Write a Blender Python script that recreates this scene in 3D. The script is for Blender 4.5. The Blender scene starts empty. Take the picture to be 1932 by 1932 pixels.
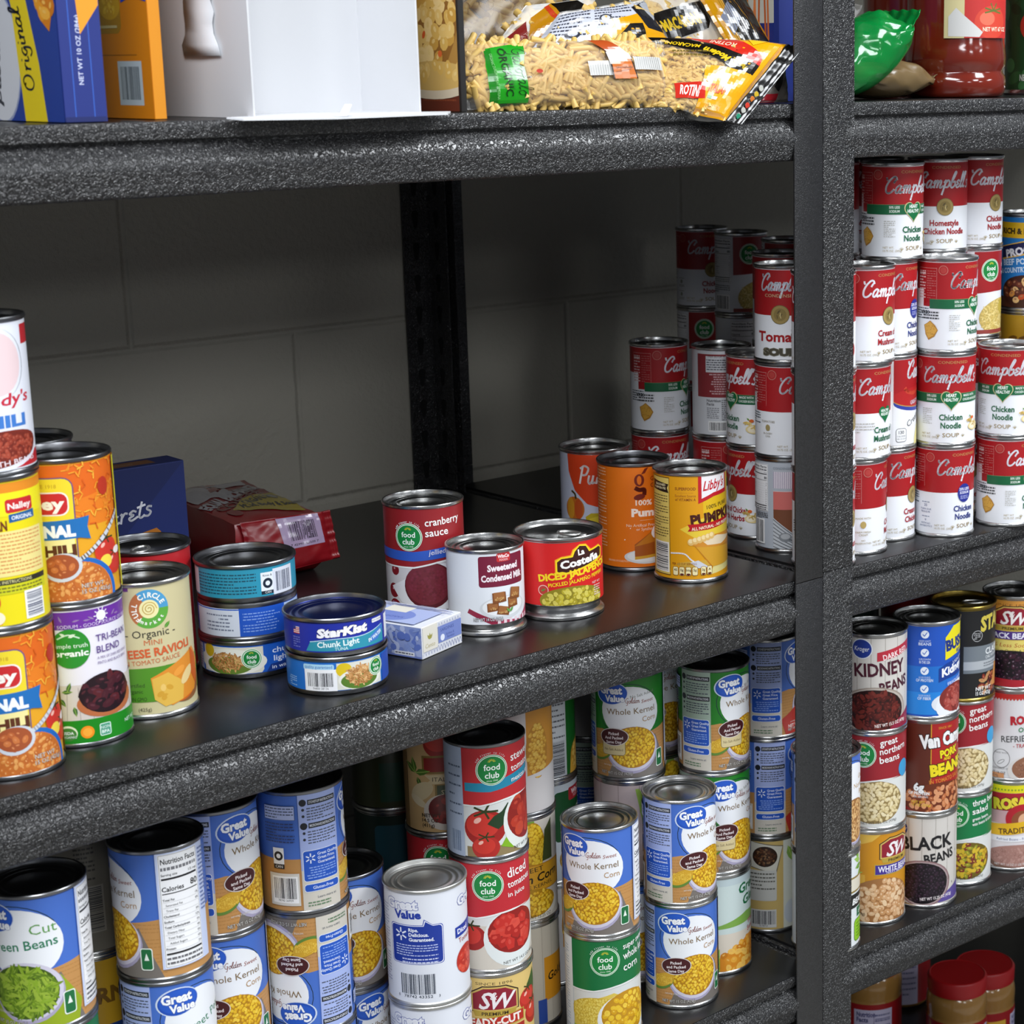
import bpy, bmesh, math, random
from mathutils import Vector, Matrix
from mathutils.geometry import tessellate_polygon
PI = math.pi
# ------------------------------------------------------------------ camera, sky, lights, exposure
# millimetres in this file, metres in the scene: x along the shelves, y into their depth, z up; z=0 is the middle deck
K = .001
SC = bpy.context.scene
COL = SC.collection
cam_d = bpy.data.cameras.new('camera'); cam = bpy.data.objects.new('camera', cam_d); COL.objects.link(cam)
SC.camera = cam
CX, CY, CZ = -1410.0, -1313.3, 509.9
yaw, pitch, roll = math.radians(45.4745), math.radians(12.9931), math.radians(.3635)
fw = Vector((math.sin(yaw)*math.cos(pitch), math.cos(yaw)*math.cos(pitch), -math.sin(pitch)))
rt = Vector((math.cos(yaw), -math.sin(yaw), 0)); dn = fw.cross(rt)
r2 = rt*math.cos(roll)+dn*math.sin(roll); d2 = -rt*math.sin(roll)+dn*math.cos(roll)
cam.matrix_world = Matrix.Translation(Vector((CX, CY, CZ))*K) @ Matrix((r2, -d2, -fw)).transposed().to_4x4()
cam_d.sensor_fit = 'HORIZONTAL'; cam_d.sensor_width = 36; cam_d.lens = 36*3680.8/1932
cam_d.shift_x = (966-1449)/1932; cam_d.shift_y = 0
cam_d.clip_start = .05; cam_d.clip_end = 60
cam_d.dof.use_dof = True; cam_d.dof.focus_distance = 1.86; cam_d.dof.aperture_fstop = 15
W = bpy.data.worlds.new('world'); SC.world = W; W.use_nodes = True
W.node_tree.nodes['Background'].inputs[0].default_value = (.80, .87, 1.0, 1)
W.node_tree.nodes['Background'].inputs[1].default_value = .16
def area(name, x, y, z, sx, sy, power, rot=(0, 0, 0), col=(.93, .965, 1)):
    l = bpy.data.lights.new(name, 'AREA'); l.shape = 'RECTANGLE'; l.size = sx*K; l.size_y = sy*K
    l.energy = power; l.color = col
    o = bpy.data.objects.new(name, l); COL.objects.link(o)
    o.location = (x*K, y*K, z*K); o.rotation_euler = rot
    return o
for lx, ly, pw in ((-1350, -1000, 50), (650, -1000, 50), (-2200, -3000, 34), (200, -3000, 34), (2400, -3000, 34), (-1400, -5200, 34), (1200, -5200, 34)):
    area('ceiling_panel_light', lx, ly, 1480, 600, 1200, pw)
SC.view_settings.view_transform = 'Standard'; SC.view_settings.look = 'None'; SC.view_settings.gamma = 1
SC.view_settings.use_curve_mapping = False
SC.view_settings.exposure = 0.0

# ------------------------------------------------------------------ helpers
def lin(h):
    if isinstance(h, str):
        h = h.lstrip('#'); h = h if len(h) == 6 else ''.join(x+x for x in h); c = [int(h[i:i+2], 16)/255 for i in (0, 2, 4)]
    else: c = h
    return tuple(x/12.92 if x <= .04045 else ((x+.055)/1.055)**2.4 for x in c)
def tag(o, label, cat, group=None):
    o['label'] = label; o['category'] = cat
    if group: o['group'] = group
    return o
def empty(name, loc=(0, 0, 0), rz=0, label=None, cat=None, group=None):
    o = bpy.data.objects.new(name, None); COL.objects.link(o); o.empty_display_size = .02
    o.location = [v*K for v in loc]; o.rotation_euler = (0, 0, rz)
    if label: tag(o, label, cat, group)
    return o
class MB:
    def __init__(s): s.v = []; s.f = []; s.m = []
    def add(s, vs, fs, m=0):
        n = len(s.v); s.v += [tuple(v) for v in vs]; s.f += [tuple(i+n for i in f) for f in fs]; s.m += [m]*len(fs)
        return s
    def box(s, x0, y0, z0, x1, y1, z1, m=0):
        s.add([(x0, y0, z0), (x1, y0, z0), (x1, y1, z0), (x0, y1, z0), (x0, y0, z1), (x1, y0, z1), (x1, y1, z1), (x0, y1, z1)],
              [(0, 3, 2, 1), (4, 5, 6, 7), (0, 1, 5, 4), (1, 2, 6, 5), (2, 3, 7, 6), (3, 0, 4, 7)], m); return s
    def lathe(s, prof, n=64, m=0, cx=0, cy=0):
        vs = [(cx+r*math.cos(2*PI*k/n), cy+r*math.sin(2*PI*k/n), z) for r, z in prof for k in range(n)]
        fs = [(i*n+k, i*n+(k+1) % n, (i+1)*n+(k+1) % n, (i+1)*n+k) for i in range(len(prof)-1) for k in range(n)]
        s.add(vs, fs, m); return s
    def tube(s, pts, r, n=8, m=0, closed=False):
        pts = [Vector(p) for p in pts]; L = len(pts); vs = []
        for i, p in enumerate(pts):
            a = pts[(i-1) % L] if closed or i else pts[0]; b = pts[(i+1) % L] if closed or i < L-1 else pts[-1]
            t = (b-a).normalized(); u = t.cross(Vector((0, 0, 1)))
            if u.length < 1e-3: u = t.cross(Vector((1, 0, 0)))
            u.normalize(); w = t.cross(u); rr = r[i] if isinstance(r, (list, tuple)) else r
            vs += [p+u*rr*math.cos(2*PI*k/n)+w*rr*math.sin(2*PI*k/n) for k in range(n)]
        R = L if closed else L-1
        fs = [(i*n+k, i*n+(k+1) % n, ((i+1) % L)*n+(k+1) % n, ((i+1) % L)*n+k) for i in range(R) for k in range(n)]
        if not closed: fs += [tuple(range(n))[::-1], tuple((L-1)*n+k for k in range(n))]
        s.add(vs, fs, m); return s
    def build(s, name, mats, parent=None, smooth=False, bevel=0, angle=40, sub=0):
        me = bpy.data.meshes.new(name); me.from_pydata([(x*K, y*K, z*K) for x, y, z in s.v], [], s.f)
        if not isinstance(mats, (list, tuple)): mats = [mats]
        for m_ in mats: me.materials.append(m_)
        me.polygons.foreach_set('material_index', s.m); me.update()
        o = bpy.data.objects.new(name, me); COL.objects.link(o)
        if parent: o.parent = parent
        bm = bmesh.new(); bm.from_mesh(me); bmesh.ops.recalc_face_normals(bm, faces=bm.faces)
        if bevel: bmesh.ops.bevel(bm, geom=bm.edges[:], offset=bevel*K, segments=2, affect='EDGES', profile=.6, clamp_overlap=True)
        bm.to_mesh(me); bm.free()
        if smooth or bevel:
            me.polygons.foreach_set('use_smooth', [True]*len(me.polygons)); me.set_sharp_from_angle(angle=math.radians(angle))
        if sub:
            md = o.modifiers.new('smooth', 'SUBSURF'); md.levels = md.render_levels = sub
        return o

# ------------------------------------------------------------------ materials
def mat(name, col=(.5, .5, .5), rough=.5, metal=0, **kw):
    m = bpy.data.materials.new(name); m.use_nodes = True; b = m.node_tree.nodes['Principled BSDF']
    b.inputs['Base Color'].default_value = (*lin(col), 1); b.inputs['Roughness'].default_value = rough
    b.inputs['Metallic'].default_value = metal
    for k, v in kw.items(): b.inputs[k.replace('_', ' ')].default_value = v
    return m
def nodes(m): return m.node_tree.nodes, m.node_tree.links, m.node_tree.nodes['Principled BSDF']
def noise_bump(m, scale, dist, strength=1, detail=2, rough=.5, coords='Object', stretch=None):
    N, L, b = nodes(m)
    tc = N.new('ShaderNodeTexCoord'); no = N.new('ShaderNodeTexNoise'); bu = N.new('ShaderNodeBump')
    no.inputs['Scale'].default_value = scale; no.inputs['Detail'].default_value = detail; no.inputs['Roughness'].default_value = rough
    src = tc.outputs[coords]
    if stretch:
        mp = N.new('ShaderNodeMapping'); mp.inputs['Scale'].default_value = stretch; L.new(src, mp.inputs[0]); src = mp.outputs[0]
    L.new(src, no.inputs['Vector']); L.new(no.outputs['Fac'], bu.inputs['Height'])
    bu.inputs['Distance'].default_value = dist; bu.inputs['Strength'].default_value = strength
    L.new(bu.outputs[0], b.inputs['Normal']); return no, bu
M = {}
# hammered black enamel on the beams and posts: worm-like ridges
m = M['hammer'] = mat('hammered_black_enamel', '#161617', .34, 0, Specular_IOR_Level=1.0)
N, L, b = nodes(m)
tc = N.new('ShaderNodeTexCoord'); no = N.new('ShaderNodeTexNoise'); no.inputs['Scale'].default_value = 330; no.inputs['Detail'].default_value = 1.2
no.inputs['Distortion'].default_value = .9
ab = N.new('ShaderNodeMath'); ab.operation = 'SUBTRACT'; ab.inputs[1].default_value = .5
a2 = N.new('ShaderNodeMath'); a2.operation = 'ABSOLUTE'; mr = N.new('ShaderNodeMapRange'); mr.inputs['From Max'].default_value = .13
bu = N.new('ShaderNodeBump'); bu.inputs['Distance'].default_value = .0009; bu.inputs['Strength'].default_value = .8
L.new(tc.outputs['Object'], no.inputs['Vector']); L.new(no.outputs['Fac'], ab.inputs[0]); L.new(ab.outputs[0], a2.inputs[0])
L.new(a2.outputs[0], mr.inputs['Value']); L.new(mr.outputs[0], bu.inputs['Height']); L.new(bu.outputs[0], b.inputs['Normal'])
cr = N.new('ShaderNodeMix'); cr.data_type = 'RGBA'; cr.inputs['A'].default_value = (*lin('#0c0c0d'), 1); cr.inputs['B'].default_value = (*lin('#222224'), 1)
L.new(mr.outputs[0], cr.inputs['Factor']); L.new(cr.outputs['Result'], b.inputs['Base Color'])
M['hammer_fine'] = m.copy(); M['hammer_fine'].name = 'fine_hammered_black_enamel'
for n_ in M['hammer_fine'].node_tree.nodes:
    if n_.type == 'TEX_NOISE': n_.inputs['Scale'].default_value = 480
    if n_.type == 'BUMP': n_.inputs['Strength'].default_value = .25
M['deck'] = mat('black_laminate_board', '#161617', .3, 0, Specular_IOR_Level=.42)
noise_bump(M['deck'], 900, .00005, .25, 2)
M['deck_edge'] = mat('matt_black_board_edge', '#111112', .6)
# painted block wall
m = M['wall'] = mat('painted_block_wall', '#aaa699', .62)
N, L, b = nodes(m)
tc = N.new('ShaderNodeTexCoord'); mp = N.new('ShaderNodeMapping'); br = N.new('ShaderNodeTexBrick')
sx = N.new('ShaderNodeSeparateXYZ'); cx_ = N.new('ShaderNodeCombineXYZ')
L.new(tc.outputs['Object'], sx.inputs[0]); L.new(sx.outputs['X'], cx_.inputs['X']); L.new(sx.outputs['Z'], cx_.inputs['Y'])
L.new(cx_.outputs[0], mp.inputs[0]); mp.inputs['Location'].default_value = (.387+.812*4, -.030+.203*20, 0)
L.new(mp.outputs[0], br.inputs['Vector'])
br.inputs['Scale'].default_value = 1; br.inputs['Brick Width'].default_value = .404; br.inputs['Row Height'].default_value = .202
br.inputs['Mortar Size'].default_value = .0055; br.inputs['Mortar Smooth'].default_value = .9; br.offset = .5; br.inputs['Color1'].default_value = (1, 1, 1, 1)
br.inputs['Color2'].default_value = (1, 1, 1, 1); br.inputs['Mortar'].default_value = (0, 0, 0, 1)
n1 = N.new('ShaderNodeTexNoise'); n1.inputs['Scale'].default_value = 130; n1.inputs['Detail'].default_value = 5; L.new(tc.outputs['Object'], n1.inputs['Vector'])
b1 = N.new('ShaderNodeBump'); b1.inputs['Distance'].default_value = .003; b1.inputs['Strength'].default_value = .8; L.new(br.outputs['Color'], b1.inputs['Height'])
b2 = N.new('ShaderNodeBump'); b2.inputs['Distance'].default_value = .0035; b2.inputs['Strength'].default_value = .55; L.new(n1.outputs['Fac'], b2.inputs['Height'])
L.new(b1.outputs[0], b2.inputs['Normal']); L.new(b2.outputs[0], b.inputs['Normal'])
M['floor'] = mat('speckled_vinyl_floor', '#8d8a84', .4); noise_bump(M['floor'], 20, .0005, .2)
M['tin'] = mat('tinplate', '#b9b9b8', .27, 1); noise_bump(M['tin'], 60, .0004, .12, 2)
M['tin_white'] = mat('dull_tinplate', '#cfcfcc', .42, 1); noise_bump(M['tin_white'], 50, .0006, .2, 3)
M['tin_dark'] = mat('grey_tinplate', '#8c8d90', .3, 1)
M['tin_gold'] = mat('gold_lacquered_tin', '#a89148', .3, 1)
M['tin_blue'] = mat('blue_lacquered_lid', '#26306e', .3, .85)
def printed(name, rough, **kw):
    m = mat(name, (.5, .5, .5), rough, 0, **kw); N, L, b = nodes(m)
    at = N.new('ShaderNodeAttribute'); at.attribute_name = 'Col'; L.new(at.outputs['Color'], b.inputs['Base Color']); return m
M['print'] = printed('printed_paper_label', .42)
M['gloss'] = printed('glossy_printed_film', .16, Specular_IOR_Level=.6)
M['card'] = printed('printed_carton_board', .45)
# ------------------------------------------------------------------ printed art: flat shapes wrapped on cans and boxes
FONT = {}
def glyphs(txt, bold=0., shear=0.):
    key = (txt, bold, shear)
    if key not in FONT:
        cu = bpy.data.curves.new('t', 'FONT'); cu.body = txt; cu.size = 1; cu.offset = bold; cu.shear = shear; cu.resolution_u = 2; cu.space_character = 1.0
        ob = bpy.data.objects.new('t', cu); me = bpy.data.meshes.new_from_object(ob)
        vs = [(v.co.x, v.co.y) for v in me.vertices]
        tri = [[vs[i] for i in p.vertices] for p in me.polygons]
        if vs: x0 = min(v[0] for v in vs); x1 = max(v[0] for v in vs)
        else: x0 = x1 = 0
        FONT[key] = (tri, x0, x1)
        bpy.data.meshes.remove(me); bpy.data.objects.remove(ob); bpy.data.curves.remove(cu)
    return FONT[key]
def spline(pts, n=6):
    out = []
    for i in range(len(pts)-1):
        p0 = pts[max(i-1, 0)]; p1 = pts[i]; p2 = pts[i+1]; p3 = pts[min(i+2, len(pts)-1)]
        for k in range(n):
            t = k/n
            out.append(tuple(.5*(2*b_+(c_-a_)*t+(2*a_-5*b_+4*c_-d_)*t*t+(3*b_-a_-3*c_+d_)*t**3) for a_, b_, c_, d_ in zip(p0, p1, p2, p3)))
    out.append(pts[-1]); return out
SCRIPT = {  # pen strokes for handwritten names: (advance, [strokes])
 'C': (1.35, [[(1.3, 1.75), (1.1, 2.1), (.75, 2.1), (.35, 1.6), (.12, .9), (.2, .25), (.5, .0), (.85, .12), (1.15, .5)], [(1.25, 1.9), (1.05, 1.55), (.98, 1.35)], [(-.05, 2.05), (.0, 1.85), (.12, 1.7)]]),
 'a': (.95, [[(.62, .9), (.4, 1.0), (.1, .65), (.1, .12), (.35, .05), (.6, .5), (.68, .95)], [(.66, .9), (.6, .3), (.7, .02), (.98, .2)]]),
 'm': (1.35, [[(.02, .6), (.2, .98), (.18, .0)], [(.2, .5), (.42, .98), (.58, .8), (.55, .0)], [(.57, .5), (.82, .98), (.98, .8), (.92, .12), (1.08, .02), (1.36, .25)]]),
 'p': (.92, [[(.05, .7), (.25, .95), (.05, -.95)], [(.2, .55), (.5, 1.0), (.78, .75), (.65, .12), (.2, .1)]]),
 'b': (.85, [[(.0, .2), (.3, 1.1), (.62, 2.0), (.45, 2.12), (.22, 1.3), (.12, .3), (.35, .0), (.7, .3), (.66, .8), (.4, .75)]]),
 'e': (.72, [[(.62, .82), (.38, 1.0), (.14, .76), (.42, .52), (.1, .3), (.28, .0), (.75, .22)]]),
 'l': (.5, [[(.0, .3), (.38, 1.3), (.5, 2.05), (.3, 2.0), (.14, 1.0), (.18, .1), (.5, .2)]]),
 "'": (.3, [[(.2, 2.15), (.1, 1.7)]]),
 's': (.6, [[(.55, .9), (.3, 1.0), (.2, .75), (.48, .35), (.3, .0), (.0, .1)]]),
 'S': (1.1, [[(1.0, 1.8), (.75, 2.1), (.35, 1.9), (.4, 1.4), (.75, .9), (.6, .2), (.2, .0), (-.1, .35)]]),
 'c': (.7, [[(.6, .85), (.35, 1.0), (.1, .5), (.3, .0), (.7, .2)]]),
 'r': (.65, [[(.1, .9), (.2, .95), (.12, .0)], [(.16, .5), (.4, .98), (.6, .9)]]),
 't': (.55, [[(.35, 1.7), (.15, .3), (.3, .0), (.55, .2)], [(.0, 1.2), (.6, 1.3)]]),
 'O': (1.4, [[(.7, 2.0), (.2, 1.6), (.1, .6), (.5, .0), (1.0, .4), (1.1, 1.3), (.8, 1.95), (.4, 1.8), (.6, 1.6)]]),
 'i': (.4, [[(.12, .9), (.1, .1), (.4, .15)], [(.16, 1.4), (.18, 1.5)]]),
 'g': (.85, [[(.65, .9), (.35, 1.0), (.1, .5), (.35, .05), (.65, .6), (.6, -.6), (.3, -.9), (.0, -.5)]]),
 'n': (.85, [[(.05, .8), (.15, .95), (.1, .0)], [(.14, .5), (.4, .98), (.6, .8), (.55, .1), (.85, .2)]]),
 'G': (1.2, [[(1.0, 1.8), (.7, 2.1), (.2, 1.4), (.2, .5), (.6, .1), (.95, .6), (.95, .95), (.6, .9)], [(.95, .9), (.85, -.6), (.5, -.8)]]),
 'o': (.8, [[(.4, 1.0), (.1, .6), (.25, .0), (.6, .2), (.6, .85), (.35, .98), (.85, .85)]]),
 'f': (.6, [[(.5, 1.9), (.3, 2.0), (.25, .6), (.1, -.9)], [(.0, .9), (.5, 1.0)]]),
 'P': (1.1, [[(.3, 2.0), (.1, .0)], [(.0, 1.8), (.5, 2.1), (1.0, 1.8), (.8, 1.1), (.25, 1.0)]]),
 'u': (.85, [[(.1, .95), (.05, .3), (.25, .0), (.5, .3), (.6, .95)], [(.6, .95), (.55, .1), (.85, .15)]]),
 'L': (1.0, [[(.2, 1.5), (.6, 2.1), (.6, 1.6), (.25, .3), (.0, .05), (.4, .15), (.9, .0)]]),
 'y': (.8, [[(.1, .95), (.1, .3), (.4, .1), (.65, .95), (.4, -.7), (.0, -.8)]]),
 'k': (.8, [[(.3, 2.0), (.1, .0)], [(.6, .95), (.2, .5), (.7, .0)]]),
 'd': (.9, [[(.6, .9), (.35, 1.0), (.08, .6), (.1, .1), (.35, .05), (.6, .5)], [(.85, 2.0), (.6, .3), (.75, .02), (.95, .2)]]),
 ' ': (.5, [])}
def mixc(a, b_, t):
    f = lambda h: [int(h.lstrip('#')[i:i+2], 16) for i in (0, 2, 4)]
    return '#%02x%02x%02x' % tuple(int(x*(1-t)+y*t) for x, y in zip(f(a), f(b_)))
class Art:
    """polygons in label millimetres with a colour and a print layer"""
    def __init__(s, u0, v0, u1, v1, col): s.p = []; s.L = 0; s.box = (u0, v0, u1, v1); s.base = col
    def xf(s, su, du, sv, dv, box=None):
        s.p = [([(x*su+du, y*sv+dv) for x, y in q], c, l) for q, c, l in s.p]; return s
    def raw(s, polys, col, lay=None):
        c = lin(col)
        if lay is None: s.L += 1; lay = s.L
        s.p += [(q, c, lay) for q in polys]; return s
    def poly(s, pts, col):
        if len(pts) > 3:
            t = tessellate_polygon([[Vector((x, y, 0)) for x, y in pts]]); s.raw([[pts[i] for i in tr] for tr in t], col)
        else: s.raw([pts], col)
        return s
    def rect(s, u0, v0, u1, v1, col): return s.raw([[(u0, v0), (u1, v0), (u1, v1), (u0, v1)]], col)
    def ell(s, cu, cv, ru, rv, col, rot=0, n=28):
        c, d = math.cos(rot), math.sin(rot)
        return s.raw([[(cu+ru*math.cos(a)*c-rv*math.sin(a)*d, cv+ru*math.cos(a)*d+rv*math.sin(a)*c) for a in [2*PI*k/n for k in range(n)]]], col)
    def rr(s, u0, v0, u1, v1, r, col):
        pts = []
        for cx, cy, a0 in ((u1-r, v0+r, -PI/2), (u1-r, v1-r, 0), (u0+r, v1-r, PI/2), (u0+r, v0+r, PI)):
            pts += [(cx+r*math.cos(a0+k*PI/8), cy+r*math.sin(a0+k*PI/8)) for k in range(5)]
        return s.raw([pts], col)
    def text(s, txt, u, v, size, col, al='C', bold=0., shear=0., sx=1., rot=0, fit=None, out=None, ow=.05):
        if out: s.text(txt, u, v, size, out, al, bold+ow, shear, sx, rot, fit)
        tri, x0, x1 = glyphs(txt, bold, shear); tri_, y0, y1 = glyphs(txt, 0, shear)
        k = size/.73  # size = cap height
        w = (y1-y0)*k*sx
        if fit: sx *= fit/w if w else 1; w = fit
        off = {'C': -w/2, 'L': 0, 'R': -w}[al]; c, d = math.cos(rot), math.sin(rot)
        def T(p):
            x = (p[0]-y0)*k*sx+off; y = p[1]*k
            return (u+x*c-y*d, v+x*d+y*c)
        return s.raw([[T(p) for p in t] for t in tri], col)
    def stroke(s, pts, w, col, rot=0, sm=True):
        if sm and len(pts) > 2: pts = spline(pts, 5)
        q = []
        for i in range(len(pts)-1):
            (x0, y0), (x1, y1) = pts[i], pts[i+1]; l = math.hypot(x1-x0, y1-y0) or 1
            tx, ty = (x1-x0)/l*w/2, (y1-y0)/l*w/2; e = .35
            q.append([(x0-ty-tx*e, y0+tx-ty*e), (x0+ty-tx*e, y0-tx-ty*e), (x1+ty+tx*e, y1-tx+ty*e), (x1-ty+tx*e, y1+tx+ty*e)])
        s.L += 1
        return s.raw(q, col, s.L)
    def script(s, txt, u, v, size, col, al='C', w=.26, slant=.22, fit=None, rot=0, out=None):
        """size = height of a small letter"""
        W_ = sum(SCRIPT[c][0] for c in txt)*size; kx = (fit/W_ if fit else 1)*size; W_ = W_/size*kx
        x = {'C': -W_/2, 'L': 0, 'R': -W_}[al]; c_, d_ = math.cos(rot), math.sin(rot); st = []
        for ch in txt:
            adv, ss = SCRIPT[ch]
            for q in ss:
                P = [(x+px*kx+py*size*slant, py*size) for px, py in q]
                st.append([(u+a*c_-b_*d_, v+a*d_+b_*c_) for a, b_ in P])
            x += adv*kx
        if out:
            for q in st: s.stroke(q, w*size*1.9, out)
        for q in st: s.stroke(q, w*size, col)
        return s
    def lines(s, u0, v0, u1, v1, n, col, seed=0, h=.45, ctr=False):
        """small print, too fine to read"""
        r = random.Random(seed+int(u0*7+v0*3)); q = []; dv = (v1-v0)/n
        for i in range(n):
            y = v1-(i+.5)*dv; end = u0+(u1-u0)*(1 if i % 4 != 3 else r.uniform(.4, .9)); x = u0+(r.uniform(0, .2)*(u1-u0) if ctr else 0)
            while x < end:
                w = r.uniform(1.2, 4); q.append([(x, y-dv*h/2), (min(x+w, end), y-dv*h/2), (min(x+w, end), y+dv*h/2), (x, y+dv*h/2)]); x += w+.7
        return s.raw(q, col)
    def bars(s, u0, v0, u1, v1, col='#20242c', bg='#f4f4f4', vert=True, seed=1, pad=1.5, num=None):
        r = random.Random(seed)
        if bg: s.rect(u0-pad, v0-pad-(2.2 if num else 0), u1+pad, v1+pad, bg)
        q = []; x = u0 if vert else v0; e = u1 if vert else v1
        while x < e:
            w = r.choice((.35, .35, .7, 1.0)); w = min(w, e-x)
            q.append([(x, v0), (x+w, v0), (x+w, v1), (x, v1)] if vert else [(u0, x), (u1, x), (u1, x+w), (u0, x+w)]); x += w+r.choice((.35, .5, .9))
        s.raw(q, col)
        if num: s.text(num, (u0+u1)/2, v0-2.4, 1.9, col)
        return s
    def blobs(s, cu, cv, ru, rv, cols, size=2.2, asp=1.4, seed=0, hi=None, dens=1., bg=None, rotr=PI, clip=None, n=9):
        """photographed food: many small rounded pieces inside an ellipse"""
        r = random.Random(seed); 
        if bg: s.ell(cu, cv, ru, rv, bg)
        st = size*1.15/dens; P = []
        y = cv+rv; row = 0
        while y > cv-rv:
            x = cu-ru+(row % 2)*st*.5
            while x < cu+ru:
                px, py = x+r.uniform(-.3, .3)*st, y+r.uniform(-.3, .3)*st
                if ((px-cu)/(ru-size*.4))**2+((py-cv)/(rv-size*.4))**2 < 1 and (clip is None or clip(px, py)): P.append((px, py))
                x += st
            y -= st*.72; row += 1
        s.L += 1; base = s.L
        for i, (px, py) in enumerate(P):
            a = r.uniform(-rotr, rotr); c, d = math.cos(a), math.sin(a); w = size*.5*asp**.5*r.uniform(.85, 1.15); h = size*.5/asp**.5*r.uniform(.9, 1.1)
            lay = base+(i % 23)*.35
            s.raw([[(px+w*math.cos(t)*c-h*math.sin(t)*d, py+w*math.cos(t)*d+h*math.sin(t)*c) for t in [2*PI*k/n for k in range(n)]]], r.choice(cols), lay)
            if hi: s.raw([[(px-.1*w+.4*w*math.cos(t)*c-.3*h*math.sin(t)*d, py+h*.25+.4*w*math.cos(t)*d+.3*h*math.sin(t)*c) for t in [2*PI*k/6 for k in range(6)]]], mixc(r.choice(hi) if isinstance(hi, (list, tuple)) else hi, cols[0], .5), lay+.2)
        s.L = base+9; return s
LSTEP = .011
def vclip(poly, k0, du):
    """cut a convex polygon into vertical strips of width du"""
    us = [p[0] for p in poly]; a = math.floor(min(us)/du+1e-7); b_ = math.ceil(max(us)/du-1e-7)
    if b_-a <= 1: return [poly]
    out = []
    for k in range(a, b_):
        q = poly
        for lim, sg in ((k*du, 1), ((k+1)*du, -1)):
            n = []
            for i in range(len(q)):
                p, r = q[i], q[(i+1) % len(q)]; pi, ri = (p[0]-lim)*sg, (r[0]-lim)*sg
                if pi >= 0: n.append(p)
                if (pi > 0 > ri) or (pi < 0 < ri):
                    t = pi/(pi-ri); n.append((lim, p[1]+(r[1]-p[1])*t))
            q = n
            if len(q) < 3: break
        if len(q) >= 3: out.append(q)
    return out
def area2(q): return sum(q[i][0]*q[(i+1) % len(q)][1]-q[(i+1) % len(q)][0]*q[i][1] for i in range(len(q)))
def color_mesh(me, cols_per_face):
    at = me.color_attributes.new('Col', 'FLOAT_COLOR', 'CORNER'); buf = []
    for p, c in zip(me.polygons, cols_per_face): buf += [c[0], c[1], c[2], 1.0]*p.loop_total
    at.data.foreach_set('color', buf)
NS = 72
def wrap_label(art, R, name='label', mat_=None):
    """the art rolled round a can of radius R: one mesh, printed paper"""
    du = 2*PI*R/NS; u0, v0, u1, v1 = art.box; V = []; F = []; Cc = []; Nn = []
    def pt(u, v, off):
        k = math.floor(u/du+1e-9); t = u/du-k
        a0, a1 = -PI/2+k*2*PI/NS, -PI/2+(k+1)*2*PI/NS; rr_ = R+off
        am = a0+(a1-a0)*t; Nn.append((math.cos(am), math.sin(am), 0))
        V.append(((math.cos(a0)*(1-t)+math.cos(a1)*t)*rr_*K, (math.sin(a0)*(1-t)+math.sin(a1)*t)*rr_*K, v*K)); return len(V)-1
    for k in range(-NS//2, NS//2):
        F.append((pt(k*du, v0, 0), pt((k+1)*du-1e-6, v0, 0), pt((k+1)*du-1e-6, v1, 0), pt(k*du, v1, 0))); Cc.append(lin(art.base))
    H_ = PI*R
    for q, c, lay in art.p:
        if max(p[0] for p in q) < -H_ or min(p[0] for p in q) > H_: continue
        if min(p[0] for p in q) < -H_ or max(p[0] for p in q) > H_: q = [(min(max(p[0], -H_+.01), H_-.01), p[1]) for p in q]
        lo, hi_ = min(p[1] for p in q), max(p[1] for p in q)
        if hi_ < v0 or lo > v1: continue
        if lo < v0 or hi_ > v1: 
            for lim, sg in ((v0, 1), (v1, -1)):
                n = []
                for i in range(len(q)):
                    p, r = q[i], q[(i+1) % len(q)]; pi, ri = (p[1]-lim)*sg, (r[1]-lim)*sg
                    if pi >= 0: n.append(p)
                    if (pi > 0 > ri) or (pi < 0 < ri): t = pi/(pi-ri); n.append((p[0]+(r[0]-p[0])*t, lim))
                q = n
                if len(q) < 3: break
            if len(q) < 3: continue
        for s_ in vclip(q, 0, du):
            if abs(area2(s_)) < 1e-4: continue
            if area2(s_) < 0: s_ = s_[::-1]
            um = sum(p[0] for p in s_)/len(s_); kk = math.floor(um/du)
            F.append(tuple(pt(min(max(p[0], kk*du), (kk+1)*du-1e-5), p[1], .02+lay*LSTEP) for p in s_)); Cc.append(c)
    me = bpy.data.meshes.new(name); me.from_pydata(V, [], F); me.materials.append(mat_ or M['print']); color_mesh(me, Cc)
    me.polygons.foreach_set('use_smooth', [True]*len(me.polygons)); me.normals_split_custom_set_from_vertices(Nn)
    return me
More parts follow.
